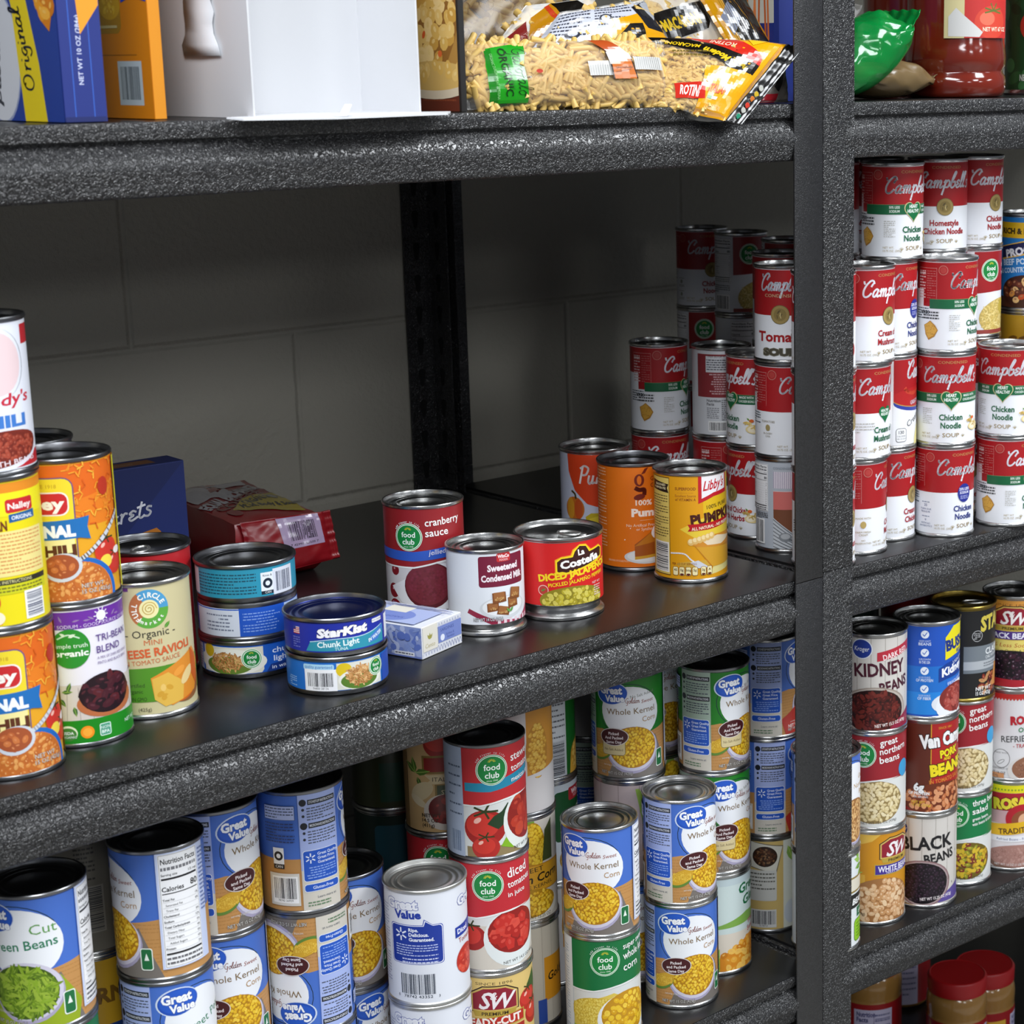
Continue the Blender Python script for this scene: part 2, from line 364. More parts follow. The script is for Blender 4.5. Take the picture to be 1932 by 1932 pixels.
def flat_art(mb_V, mb_F, mb_C, art, O, U, Vv, Nrm, curve=None):
    """art laid on a plane: origin O, unit vectors U and V (mm)"""
    O, U, Vv, Nrm = map(Vector, (O, U, Vv, Nrm)); u0, v0, u1, v1 = art.box
    def put(q, c, off):
        if area2(q) < 0: q = q[::-1]
        idx = []
        for a, b_ in q:
            p = O+U*a+Vv*b_+Nrm*(off+(curve(a, b_) if curve else 0)); mb_V.append(tuple(p*K)); idx.append(len(mb_V)-1)
        mb_F.append(tuple(idx)); mb_C.append(c)
    if art.base: put([(u0, v0), (u1, v0), (u1, v1), (u0, v1)], lin(art.base), .02)
    for q, c, lay in art.p:
        for ax, lim, sg in ((0, u0, 1), (0, u1, -1), (1, v0, 1), (1, v1, -1)):
            n = []
            for i in range(len(q)):
                p, r = q[i], q[(i+1) % len(q)]; pi, ri = (p[ax]-lim)*sg, (r[ax]-lim)*sg
                if pi >= 0: n.append(p)
                if (pi > 0 > ri) or (pi < 0 < ri): t = pi/(pi-ri); n.append((p[0]+(r[0]-p[0])*t, p[1]+(r[1]-p[1])*t))
            q = n
            if len(q) < 3: break
        if len(q) >= 3 and abs(area2(q)) > 1e-4: put(q, c, .03+lay*LSTEP)
def print_mesh(name, V, F, Cc, parent, m):
    me = bpy.data.meshes.new(name); me.from_pydata(V, [], F); me.materials.append(m); color_mesh(me, Cc)
    o = bpy.data.objects.new(name, me); COL.objects.link(o); o.parent = parent; return o
# ------------------------------------------------------------------ label artwork
LAB = {}; RL15, RLS = 36.85, 32.75
H15, HS = 112.7, 101.6
def A15(col, lo=3.6, hi=3.2): return Art(-116, lo, 116, H15-hi, col)
def AS(col): return Art(-103.5, 3.4, 103.5, HS-3.6, col)
WHITE = '#eceef2'
def food_club(a, u, v, r, ring='#e9f2e6', tag_=True):
    a.ell(u, v, r+1.3, r+1.3, ring); a.ell(u, v, r+.75, r+.75, '#1d8a3f'); a.ell(u, v, r+.1, r+.1, '#e9f2e6'); a.ell(u, v, r-.6, r-.6, '#0f7f38')
    k = r/15
    a.text('food', u, v-.2*k, 6.6*k, '#f4f8f2', bold=.015); a.text('club', u, v-8.6*k, 6.6*k, '#f4f8f2', bold=.015); a.text('since 1945', u, v-12.2*k, 2*k, '#dfeedd')
    for i in range(7):
        t = PI*(i+.5)/7; a.stroke([(u+1.8*k*math.cos(t), v+8.4*k+1.5*k*math.sin(t)), (u+4*k*math.cos(t), v+8.4*k+3.4*k*math.sin(t))], .6*k, '#d8cf3a', sm=False)
    if tag_:
        s = 'add flavor to life'
        for i, ch in enumerate(s):
            if ch == ' ': continue
            t = PI*.83-(i/len(s))*PI*.62; rr = r+2.4*k
            a.text(ch, u+rr*math.cos(t), v+rr*math.sin(t), 2.3*k, '#f2f2f2', rot=t-PI/2)
def tomato(a, u, v, r, col='#b3221c', stem='#2d3a17'):
    a.ell(u, v, r, r*.88, col); a.ell(u-r*.12, v+r*.15, r*.78, r*.62, '#c93328'); a.ell(u-r*.35, v+r*.38, r*.2, r*.12, '#f0b7a8', rot=.6)
    for i in range(5): a.stroke([(u, v+r*.8), (u+r*.6*math.cos(i*1.25), v+r*(.8+.35*math.sin(i*1.25)))], r*.1, stem, sm=False)
def heart(a, u, v, w, col, edge):
    for k, c in ((1.1, edge), (1, col)):
        pts = []
        for i in range(40):
            t = 2*PI*i/40; pts.append((u+w/2*k*math.sin(t)**3, v+w/2*k*(13*math.cos(t)-5*math.cos(2*t)-2*math.cos(3*t)-math.cos(4*t))/15))
        a.poly(pts, c)
def leaf(a, u, v, l, rot, col='#3f8a2b', w=.4):
    c, d = math.cos(rot), math.sin(rot)
    pts = [(0, 0), (.3, w*.5), (.6, w*.45), (1, 0), (.6, -w*.45), (.3, -w*.5)]
    a.poly([(u+l*(x*c-y*d), v+l*(x*d+y*c)) for x, y in pts], col); a.stroke([(u, v), (u+l*c, v+l*d)], l*.04, '#a9c45e', sm=False)
def noodles(a, u, v, r, seed=1):
    rn = random.Random(seed)
    a.ell(u, v-1, r*.9, r*.45, '#e6d29a'); a.ell(u-r*.2, v-r*.1, r*.5, r*.3, '#f0e6cc')
    for i in range(9):
        x, y, t = u+rn.uniform(-.7, .7)*r, v+rn.uniform(-.5, .5)*r, rn.uniform(0, PI)
        a.stroke([(x, y), (x+3*math.cos(t), y+3*math.sin(t)), (x+5*math.cos(t+.7), y+5*math.sin(t+.7))], 1.3, rn.choice(('#e9d28a', '#dcbc66', '#f3e5ae')))
    a.ell(u-r*.3, v+r*.75, 2.6, 1.8, '#d9692b'); leaf(a, u-r*.5, v+r*.8, 4, 2.4, '#5b8a35')
def crackers(a, u, v):
    a.poly([(u-9, v+6), (u-5, v+8), (u-1, v+11), (u+5, v+6), (u+8, v+1), (u+4, v-6), (u-3, v-10), (u-7, v-4)], '#b07a26')
    a.poly([(u-8, v+6), (u-4, v+8), (u-1, v+10), (u+4, v+5), (u+7, v+1), (u+3, v-5), (u-3, v-8), (u-6, v-3)], '#d3a040')
    r = random.Random(5)
    for i in range(16): a.ell(u+r.uniform(-5, 4), v+r.uniform(-5, 6), .5, .5, '#a06f22', n=6)
def nutri(a, u0, v0, u1, v1, ink='#1c1c20', bg='#f3f3f5', head=True, cal='80'):
    a.rect(u0, v0, u1, v1, bg)
    for x in (u0+.5, u1-.7): a.rect(x, v0+.5, x+.25, v1-.5, ink)
    for y in (v0+.5, v1-.7): a.rect(u0+.5, y, u1-.5, y+.25, ink)
    w = u1-u0; h = v1-v0; x0, x1 = u0+1.6, u1-1.6
    a.text('Nutrition Facts', (x0+x1)/2, v1-h*.085, h*.048, ink, bold=.02, fit=w-4)
    a.lines(x0, v1-h*.155, x1, v1-h*.1, 1, '#77777c', 3, .5); a.text('Serving size', x0, v1-h*.19, h*.022, ink, 'L', bold=.012); a.text('1/2 cup', x1, v1-h*.19, h*.022, ink, 'R', bold=.012)
    a.rect(x0, v1-h*.225, x1, v1-h*.208, ink)
    a.text('Calories', x0, v1-h*.325, h*.042, ink, 'L', bold=.02); a.text(cal, x1, v1-h*.318, h*.055, ink, 'R', bold=.02); a.rect(x0, v1-h*.35, x1, v1-h*.342, ink)
    names = ('Total Fat', 'Saturated Fat', 'Trans Fat', 'Cholesterol', 'Sodium', 'Total Carbohydrate', 'Dietary Fiber', 'Total Sugars', 'Added Sugars', 'Protein')
    for i, nme in enumerate(names):
        y = v1-h*(.41+.048*i); ind = (0, 2, 2, 0, 0, 0, 2, 2, 3, 0)[i]
        a.text(nme, x0+ind, y, h*.02, ink, 'L', bold=0 if ind else .015); a.rect(x0, y-h*.012, x1, y-h*.0105, '#88888c')
        if i not in (2,): a.text('%d%%' % ((1, 0, 0, 0, 12, 5, 4, 0, 6, 2)[i]), x1, y, h*.02, ink, 'R')
    a.rect(x0, v0+h*.115, x1, v0+h*.13, ink); a.lines(x0, v0+h*.02, x1, v0+h*.1, 2, '#66666a', 9)
def medal(a, u, v, r=9.5):
    a.ell(u, v, r, r, '#6f6038'); a.ell(u, v, r*.94, r*.94, '#a08a52'); a.ell(u, v, r*.66, r*.66, '#8a7642')
    rn = random.Random(3)
    for i in range(7): t = rn.uniform(.3, 2.6); x, y = u+rn.uniform(-.3, .3)*r, v+rn.uniform(-.4, .2)*r; a.stroke([(x, y), (x+r*.3*math.cos(t), y+r*.35*math.sin(t))], .9, rn.choice(('#cdbb84', '#5e5030')), sm=False)
RED = '#a3161c'; GREEN = '#12603a'; NAVY = '#20307c'; GOLD = '#9a8455'
def campbell(kind, l1='Chicken', l2='Noodle', col=None, side=None):
    a = AS('#e9ebf0'); split = {'heart': 50}.get(kind, 50); top = HS-4.5
    a.rect(-103, split, 103, top, RED)
    a.rect(-103.4, split-40, -64, split+18, '#e9ebf0')
    # nutrition panel on the red to the left of the name
    a.rect(-72, split+6, -71.7, top-6, '#c98f8c'); a.rect(-47.3, split+6, -47, top-6, '#c98f8c'); a.rect(-72, top-6.2, -47, top-5.9, '#d9a7a4')
    a.lines(-71, split+8, -61, top-8, 10, '#d8b6b4', 2); a.rect(-71, top-12, -61, top-11, '#ecdcdc'); a.lines(-59, split+8, -48, top-8, 12, '#b76a68', 5, .3)
    a.lines(-76, split-14, -56, split-1, 5, '#3c4a55', 6, .5)
    if kind == 'back':
        a.rect(-103.4, 4.5, 103, top, '#d9dbe0'); a.rect(-30, 46, 34, top-3, '#8e3036')
        a.rect(-18, 74, 33, 92, '#dfe1e6'); a.text('MIX SOUP + 1 CAN WATER', 7, 90.5, 2.6, '#4c2a2c'); a.lines(-17, 76, 32, 89, 5, '#5b5d66', 4); a.lines(-17, 49, 32, 73, 9, '#d9b9bb', 8, ctr=True)
        a.text('Nutrition', -17, 41, 3.2, '#33343a', 'L', bold=.02); a.text('Facts', -17, 37, 3.2, '#33343a', 'L', bold=.02); a.lines(-17, 22, -3, 35, 6, '#7c7e86', 6); a.lines(0, 20, 33, 44, 11, '#4f5158', 7)
        a.bars(-14, 9, 8, 18, seed=4, num=None); a.rect(12, 8, 18, 9, '#333'); a.poly([(13, 9), (20, 9), (16.5, 15)], '#2a2b30'); a.poly([(15, 10.4), (18, 10.4), (16.5, 13)], '#d9dbe0')
        return a
    if kind == 'tomato_old':
        a.script("Campbell's", 4, 76, 8, '#dfe3ee', fit=54, w=.25); a.text('CONDENSED', 0, 69, 3.4, '#c9b98f', fit=34)
        medal(a, 0, split+1, 10); a.text('Tomato', 0, 23, 10.5, RED, bold=.03, fit=52); a.text('SOUP', -1, 8.5, 7.2, '#4a463a', bold=.07, fit=35, out='#8d8a78', ow=.04)
        a.text('*', -17, 11, 5, '#8d8468'); return a
    a.text('CONDENSED', 2, top-6.6, 3.1, '#b98c56', fit=34); a.script("Campbell's", 0, top-27, 7.8, '#e3e4ec', fit=66, w=.25)
    for i in range(3): a.ell(-40, top-8, 5.2-.9*i, 5.2-.9*i, ('#b9695f', RED, '#ad3a36')[i])
    a.text('NET WT.', -34, 12.4, 2.2, '#a59468', 'L'); a.text('10.75 OZ. (305g)', -34, 9, 2.2, '#a59468', 'L')
    c = col or {'heart': GREEN, 'low': NAVY, 'request': GREEN}.get(kind, RED)
    a.text('SOUP', 0, 10.4, 4.6, GOLD, bold=.01, fit=18.5)
    for s_ in (-1, 1):
        for t in (-.9, -.45, 0, .45, .9): a.stroke([(s_*14, 10.4), (s_*14+3*math.sin(t), 10.4+3.2*math.cos(t))], .4, '#a59468', sm=False)
    sz = 6.6
    a.text(l1, 0, 29, sz, c, bold=.025, fit=min(46, 3.7*len(l1)), sx=.9); a.text(l2, 0, 20, sz, c, bold=.025, fit=min(48, 3.75*len(l2)), sx=.9)
    if kind == 'heart':
        a.rect(-55, 48, 103, 58, GREEN); a.rect(-54.5, 58, 103, 58.3, '#7f9a6a')
        a.text('50% LESS', -22, 54.2, 2.7, '#dfe8df', bold=.02, sx=.8); a.text('SODIUM', -22, 50, 2.7, '#dfe8df', bold=.02, sx=.8); a.text('MADE WITH', 22, 54.2, 2.7, '#dfe8df', bold=.02, sx=.8); a.text('CHICKEN BONE BROTH', 26, 50, 2.7, '#dfe8df', bold=.02, sx=.65)
        heart(a, 0, 51.5, 21, '#0e6b3c', '#c6b98a'); a.text('HEART', 0, 54.4, 3.6, '#eef4ee', bold=.03, fit=11); a.text('HEALTHY', 0, 49.6, 3.6, '#eef4ee', bold=.03, fit=15.5)
        a.lines(-33, 24, -21, 42, 9, '#b3b1aa', 3, .35); a.lines(-67, 36, -44, 45.5, 3, '#3e4043', 8, .5, True); crackers(a, -53, 24)
        noodles(a, 31, 22, 11)
    elif kind == 'low':
        a.ell(0, split-1, 8.6, 10.4, '#26308c'); a.text('25% LESS', 0, split+2, 3, '#e8e9f6', bold=.02, fit=13.5); a.text('SODIUM', 0, split-2, 3, '#e8e9f6', bold=.02, fit=12); a.lines(-5.5, split-8, 5.5, split-3.5, 3, '#aab0de', 2, ctr=True)
        for y, t in ((34, 'THAN OUR'), (18, 'WITH NO')):
            a.text('25' if y == 34 else 'o', -45, y, 3, '#4a5a86'); a.text(t, -45, y-4, 2, '#5a6a90'); a.text('REGULAR' if y == 34 else 'ANTIBIOTICS', -45, y-7, 2, '#5a6a90'); a.lines(-50, y+4, -40, y+5.6, 1, '#6a7898', 2)
        noodles(a, 34, 22, 10)
    elif kind == 'request':
        heart(a, 0, split-1, 17, '#0e6b3c', '#0e6b3c'); a.text('HEALTHY', 0, split+.6, 2.9, '#eef4ee', bold=.03, fit=13); a.text('REQUEST', 0, split-3.2, 2.9, '#eef4ee', bold=.03, fit=13)
        a.lines(-42, 29, -14, 41, 4, '#b3b1aa', 3, .35)
    elif kind == 'creamy':
        a.rect(-28, 4.5, 103, top, RED); a.rect(-28, 4.5, 103, 50, '#e6e7ea'); a.ell(14, 50, 42, 10, '#2f3f9a'); a.ell(14, 54, 43, 10, '#b58b49'); a.ell(14, 56, 44, 11, '#b01e20')
        a.stroke([(-14, 66), (-10, 62), (0, 60), (10, 62), (16, 58)], 4, '#d64a35'); a.script("Campbell's", 18, top-20, 8.5, '#eceff5', fit=60, w=.3)
        a.text('GREAT FOR', 6, 49, 4.4, '#dfe3f4', rot=.12, fit=24); a.text('Creamy', 4, 30, 7, '#4b4b4f', rot=.45, shear=.2, fit=30); a.ell(36, 4, 34, 30, '#e7dc92')
        a.rr(-25, 8, -12, 23, 3, '#3a3a3c'); a.rr(-24.5, 8.5, -12.5, 22.5, 2.6, '#e6e7ea'); a.text('130', -18.5, 17, 3.6, '#333', bold=.02); a.text('CALORIES', -18.5, 13.6, 1.7, '#333'); a.text('PER 1/2 CUP', -18.5, 10.8, 1.5, '#333')
        a.rect(-60, 4.5, -28, top, '#dcdde0'); a.lines(-58, 8, -40, top-4, 22, '#7c4a4c', 3); a.bars(-38, 30, -31, 62, vert=False, seed=3)
    else:
        medal(a, 0, split-.5)
    if side == 'cream':
        a.ell(-45, 33, 3.2, 3.8, '#b59d5e'); a.text('FARM FRESH', -45, 24, 2.2, '#a08f66'); a.text('CREAM', -45, 21, 2.2, '#a08f66'); a.text('NO', -45, 15, 2, '#a08f66'); a.text('PRESERVATIVES', -45, 12, 1.9, '#a08f66'); a.text('MADE WITH', -45, 39, 2.2, '#a08f66')
    elif side == 'tomatoes':
        a.ell(-45, 33, 2.8, 3.4, '#a08f5e'); a.text('TOMATOES', -45, 38.5, 2.3, '#8b8065'); a.text('IN EVERY', -45, 26, 2, '#8b8065'); a.text('CAN', -45, 23, 2, '#8b8065'); tomato(a, 38, 22, 12)
    elif side == 'mush':
        for x, y in ((34, 30), (38, 18)): a.ell(x, y, 5, 3.6, '#c9a877'); a.ell(x+1, y-3, 1.6, 3.4, '#efe0c6')
    elif side == 'herb': noodles(a, 28, 24, 10)
    elif side == 'icons':
        for y in (34, 18): a.ell(-43, y, 2, 2.4, '#9a9b8c'); a.lines(-48, y-7, -38, y-3.6, 2, '#9a9b92', 2); a.lines(-48, y+3.4, -38, y+5, 1, '#9a9b92', 3)
    return a
LAB['heart'] = campbell('heart'); LAB['red_noodle'] = campbell('medal', side='icons'); LAB['homestyle'] = campbell('medal', 'Homestyle', 'Chicken Noodle')
LAB['mushroom'] = campbell('medal', 'Cream of', 'Mushroom', side='mush'); LAB['chicken'] = campbell('medal', 'Cream of', 'Chicken'); LAB['low'] = campbell('low')
LAB['request'] = campbell('request', 'Cream of', 'Mushroom'); LAB['creamy'] = campbell('creamy', ' ', ' '); LAB['tomato'] = campbell('medal', ' ', 'Tomato', side='tomatoes')
LAB['tomato_old'] = campbell('tomato_old'); LAB['soup_back'] = campbell('back'); LAB['cream_side'] = campbell('medal', 'Cream of', 'Mushroom', side='cream'); LAB['herbs'] = campbell('medal', 'Cream of Chicken', 'with Herbs', side='herb')
def fc_noodle():
    a = AS('#dfe1e6'); top = HS-4.5; a.rect(-18, 52, 50, top, '#97181d'); a.poly([(-18, 54), (-18, 50), (50, 55), (50, 58)], '#97181d')
    food_club(a, 3, 76, 11.5, tag_=False); a.text('chicken', 36, 79, 5.5, '#e8dede', fit=24); a.text('noodle', 36, 70, 5.5, '#e8dede', fit=22)
    a.blobs(22, 22, 34, 22, ['#d5bd6d', '#c9ab58', '#e3cf8b'], 3, 3.2, 3, hi='#efe2ae', bg='#bba35a', clip=lambda x, y: x > -16); a.rect(-17.8, 4.5, 40, 9, '#8f3a34')
    a.ell(24, 34, 8, 9, '#b9a23c'); nutri(a, -52, 40, -20, top-2); a.bars(-44, 8, -24, 24, seed=8); a.lines(-52, 28, -22, 38, 4, '#77797e', 4); return a
LAB['fc_noodle'] = fc_noodle()
def pink_soup():
    a = AS('#b5bbc4'); top = HS-4.5; a.rect(-8, 3, 40, 47, '#7a4a33'); a.rect(-8, 70, 40, 88, '#e6dfe6')
    for i in range(24): a.rect(-8+i*2, 70, -7.2+i*2, 88, '#a89db4')
    a.rect(-8, 47, 40, 67, '#d3716b'); a.rect(-8, 66.5, 40, 67, '#ead0cd'); a.text('CONDENSED SOUP', -8, 90.5, 2.5, '#7d8590', 'L'); a.blobs(28, 40, 14, 12, ['#8f5a2c', '#b07f45', '#6d3d22'], 2.6, 1.2, 4, bg='#8f5a2c')
    a.poly([(-8, 38), (30, 8), (30, 4.5), (-8, 4.5)], '#c9cdd2')
    for i in range(8): a.stroke([(-8, 36-i*4.2), (32-i*1, 5-i*1.4)], 1, '#6c7076', sm=False)
    a.ell(5, 17, 7, 5, '#85898e'); a.ell(5, 18, 5, 3, '#b9bcc0'); a.stroke([(9, 15), (16, 12), (24, 14)], 1.6, '#70747a')
    nutri(a, -46, 44, -14, top-2); a.bars(-32, 10, -20, 34, seed=7); a.lines(-34, 35, -14, 43, 4, '#60646a', 3); return a
LAB['pink_soup'] = pink_soup()
CORN = ['#e0b01c', '#e8bf2c', '#d49f14', '#f0cc45']; CHI = ['#f7e27c', '#f3d75a']
def great_value(kind='corn', base='#456ec4', salt=False):
    a = A15(base); top = H15-5; green = base != '#456ec4'; n, L2 = {'corn': ('Whole Kernel', 'Corn'), 'beans': ('Green Beans', ''), 'peas': ('Sweet Peas', ''), 'chili': ('Kidney', 'Beans'), 'north': ('Northern', 'Beans')}[kind]
    ink = '#7c6136' if kind in ('corn', 'north', 'chili') else '#1d7a55'
    a.poly([(-116, 5), (-116, 50), (-40, 50), (-20, 53), (20, 48), (60, 53), (116, 50), (116, 5)], '#c08d52'); a.lines(-30, 8, 60, 50, 14, '#b17e44', 5, .25)
    a.poly([(-14, 5), (-6, 24), (4, 24), (40, 46), (58, 5)], '#77706a')
    # blob with a fine line round it
    for (ru, rv, cl, du, dv) in ((33.5, 27.5, '#142a36', -2, 1.5), (32.8, 26.8, base, -2, 1.5), (32, 26, WHITE, .5, 0)): a.ell(12+du, 71+dv, ru, rv, cl, -.12)
    a.ell(-8, 90, 17.6, 11.4, '#cdd9ec', .1); a.ell(-7.6, 89.8, 16.6, 10.6, '#1c4fb4', .1); a.ell(-7.4, 90.4, 15.4, 9.2, '#2459c2', .1)
    a.text('Great', -8.4, 89.4, 7.6, '#f4f6fb', bold=.045, fit=24, rot=.04, out='#173c8c', ow=.03); a.text('Value', -4.4, 81.9, 6.4, '#f4f6fb', bold=.045, fit=20, rot=.04, out='#173c8c', ow=.03)
    if salt: a.text('No Salt Added', 25, 87, 3, '#777a70', rot=.14, fit=26)
    if kind == 'corn': a.script('Golden', 14, 80.5, 2.5, '#9a5348', fit=15, w=.2, slant=.1); a.text('Sweet', 30.5, 80, 3.7, '#9a5348', shear=.2, fit=14, rot=.06)
    if kind == 'corn': a.text(n, 13, 69.5, 6.2, ink, fit=52, rot=.03); a.text(L2, 40, 61.5, 5.6, '#b08650', 'R', rot=.05)
    elif kind == 'beans': a.text('Cut', 30, 78, 8, '#5d9a4a', rot=.05, fit=20); a.text(n, 12, 66, 7.4, ink, bold=.012, rot=.08, fit=56)
    elif kind == 'peas': a.text('Sweet Peas', 18, 66, 7.4, ink, rot=.2, fit=50)
    elif kind == 'north': a.text('Great', 40, 78, 5.6, '#c1a06e', 'R'); a.text('Northern', 42, 69.5, 5.6, '#c1a06e', 'R'); a.text('Beans', 42, 61.5, 5.6, '#c1a06e', 'R')
    else: a.text('Kidney', 16, 70, 7, ink); a.text('Beans', 30, 61, 6, ink)
    # bowl
    if kind == 'beans': a.poly([(-30, 5), (-20, 50), (40, 44), (56, 20), (52, 5)], '#93a81f')
    a.ell(14, 33, 28.5, 23.5, '#a9a2bd'); a.ell(14, 34.5, 27.2, 22.4, '#cfcbdc')
    if kind in ('corn',): a.blobs(14, 36, 25.5, 20.8, CORN, 3.0, 1.2, 7, hi=CHI, bg='#b07c10')
    elif kind == 'beans': a.blobs(12, 34, 26, 20.8, ['#6f8f1c', '#87a827', '#5c7b18', '#98b338'], 5.4, 4.5, 7, hi='#b5cc5e', dens=1.7, bg='#3f5910')
    elif kind == 'peas': a.blobs(14, 36, 25.5, 20.8, ['#5f8f2a', '#75a63a'], 3.6, 1, 7, hi='#a5cc66', bg='#3d6318')
    elif kind == 'north': a.blobs(14, 36, 28, 23, ['#d6a86c', '#e0b981', '#c6945a'], 3.6, 1.5, 9, hi='#f0d5aa', bg='#9a6a3a')
    else: a.blobs(14, 36, 25.5, 20.8, ['#5b2a1c', '#70382a'], 4, 1.5, 7, hi='#a06a55', bg='#33150e'); a.poly([(-24, 5), (-30, 22), (-8, 34), (6, 20), (6, 5)], '#b5352c'); a.text('NET WT', -12, 12, 3.4, '#f2e6e0', bold=.02)
    if kind == 'corn':
        a.ell(-21, 29, 13, 7.5, '#5f8434', .35); a.ell(-20, 31, 12.5, 6.6, '#cfa12c', .4); a.blobs(-20, 31, 11.5, 5.8, ['#e0b840', '#d3a62e'], 1.9, 1, 2, hi='#f2d873', dens=1.1)
        if salt: a.rr(-19, 28, 6, 46, 3, '#4a3a26'); a.rr(-18.6, 28.4, 5.6, 46, 2.6, '#d8c898'); a.text('No Salt Added', -6.5, 32.6, 2.6, '#5f4a2c', fit=20)
        a.ell(-6, 46.5, 15.6, 9, '#d9d2d0', .06); a.ell(-6, 46.5, 14.8, 8.3, '#451419', .06); s = ('Picked', 'And Packed' if salt else 'and Packed', 'Same Day')
        for i, t in enumerate(s): a.text(t, -6, 48.4-i*4.2, 2.9, '#efe6e6', bold=.02, fit=(11, 19.5, 16.5)[i], rot=.04)
    if kind == 'beans': a.ell(-20, 46, 11, 8, '#d9d2d0'); a.ell(-20, 46, 10, 7, '#6b1c2e'); a.text('Picked', -20, 46, 3, '#efe6e6')
    a.rr(40, 12, 50, 30, 2, '#e8efe6'); a.rr(40.8, 12.8, 49.2, 29.2, 1.6, '#1c6b3c'); a.poly([(43, 20), (47, 20), (45, 26)], '#e8efe6')
    a.text('serving suggestion', -8, 17, 2, '#d9d5ce'); a.text('NET WT 15 OZ (425g)', -4, 8.4, 3.1, '#d9d5ce', fit=34, out='#3c3833', ow=.05)
    # directions panel, left
    pc = '#9fb3a4' if green else '#a3b2e2'
    a.rect(-64, 5, -29, top-1, pc); a.rect(-64, 5, -29, 40 if not green else 34, '#cfc9bd')
    for y, t in ((97, 'STOVETOP INSTRUCTIONS:'), (77, 'MICROWAVE INSTRUCTIONS:')):
        a.rect(-56, y-1.2, -30, y+3.2, '#1b1e26'); a.ell(-60, y+1, 3, 3, '#1b1e26'); a.text(t, -43, y-.1, 2.3, '#d9dce4', bold=.02, fit=24); a.lines(-57, y-15, -31, y-3, 5, '#4a4f60', 2, .4)
        for k_ in range(2): a.ell(-60, y-5-k_*5.5, 1.2, 1.2, '#2a2d36')
    a.rr(-62.5, 30, -30.5, 57, 2.5, '#dfe6f4'); a.rr(-62, 30.5, -31, 56.5, 2.2, '#1f54bb')
    for i in range(6): t = PI/6+i*PI/3; a.stroke([(-56+1.6*math.cos(t), 50+1.6*math.sin(t)), (-56+4.2*math.cos(t), 50+4.2*math.sin(t))], 1, '#e8eefb', sm=False)
    for i, t in enumerate(('Great Quality.', 'Great Price.', 'Guaranteed.')): a.text(t, -50, 52-i*3.6, 2.5, '#dfe8fb', 'L', bold=.015)
    a.lines(-60, 32, -33, 43, 5, '#8fadea', 4, .4, True); a.rr(-62.5, 21, -30.5, 28, 2.5, '#dfe6f4'); a.rr(-62, 21.5, -31, 27.5, 2.2, '#1f54bb'); a.text('Gluten-Free', -46, 23.2, 2.8, '#dfe8fb', bold=.01); a.text('Learn more at:', -34, 15, 2.2, '#5d6470', 'R'); a.lines(-60, 8, -40, 13, 2, '#60805f', 4)
    # recycling mark and barcode, further round
    a.rect(-93, 10, -66, 38, '#d6d2ca'); a.bars(-89, 16, -69, 34, seed=5, num='78742 36939'); a.rect(-88, 42, -78, 60, '#f0f0f0'); a.rect(-88, 42, -78, 46, '#1b1e26'); a.text('CAN', -83, 42.8, 2.4, '#eee'); a.ell(-83, 53, 4, 4, '#1b1e26'); a.ell(-83, 53, 2, 2, '#f0f0f0')
    a.rect(-95, 84, -67, 96, '#333a4c'); a.rect(-94.7, 84.3, -67.3, 95.7, '#b6c2ea'); a.lines(-94, 85, -68, 95, 4, '#4c5570', 3, .4); a.lines(-95, 64, -68, 82, 7, '#2f3c6a', 3, .4)
    a.rect(57, 12, 100, top-2, '#c6d0ec'); nutri(a, 59, 13, 92, top-4)
    a.lines(93.5, 50, 102, top-6, 16, '#6a7aa8', 4); return a
LAB['gv_corn'] = great_value(); LAB['gv_green'] = great_value(base='#1f7a22', salt=True); LAB['gv_beans'] = great_value('beans'); LAB['gv_peas'] = great_value('peas'); LAB['gv_chili'] = great_value('chili', base='#456ec4'); LAB['gv_north'] = great_value('north')
def gv_white():
    a = A15('#dfe2ea')
    a.text('Great', -16, 94, 9.4, '#e6e8ef', fit=32, bold=.05, rot=.03, out='#35469c', ow=.035); a.text('Value', -10, 85.5, 7.6, '#1f3a9c', fit=25, bold=.05, rot=.04)
    for c_, o_ in (('#3a4aa6', .6), ('#eef0f6', 0), ('#1b3796', -.6)): a.rr(-28-o_, 42-o_, 22+o_, 79+o_, 3, c_); a.poly([(4-o_, 77), (6-o_, 84+o_*2), (16+o_, 77)], c_)
    for i in range(6): t = PI/6+i*PI/3; a.stroke([(-17+2*math.cos(t), 70+2*math.sin(t)), (-17+6*math.cos(t), 70+6*math.sin(t))], 1.5, '#e8ecf7', sm=False)
    for i, t in enumerate(('Ripe.', 'Delicious.', 'Guaranteed.')): a.text(t, -9, 73.2-i*4.6, 3.4, '#e8ecf7', 'L', bold=.03)
    a.lines(-23, 49, 17, 61, 5, '#b6c0e6', 4, .4); a.lines(-20, 42, 17, 48, 2, '#c9d0ee', 5, .4, True)
    a.bars(-19, 12.5, 13, 32, bg=None, seed=9, col='#2a3444'); a.text('0', -22, 9, 2.6, '#2a3444'); a.text('78742 43352', -3, 9, 2.8, '#2a3444', fit=27); a.text('3', 16.5, 9, 2.6, '#2a3444')
    a.text('Great', 56, 90, 9, '#e6e8ef', fit=32, bold=.05, out='#35469c', ow=.035); a.poly([(35, 60), (35, 70), (70, 73), (70, 62)], '#1f3a9c'); a.text('Diced', 38, 63, 5, '#eef', 'L', bold=.03, rot=.05); a.text('Tomatoes', 39, 54, 5, '#b04a3c', 'L', rot=.05)
    a.blobs(50, 36, 15, 14, ['#cf3a2a', '#d94c36', '#b92c20'], 7, 1.3, 5, hi='#ea8a72', bg='#b92c20'); a.lines(-46, 20, -32, 96, 26, '#9aa2bc', 4, .35); return a
LAB['gv_white'] = gv_white()
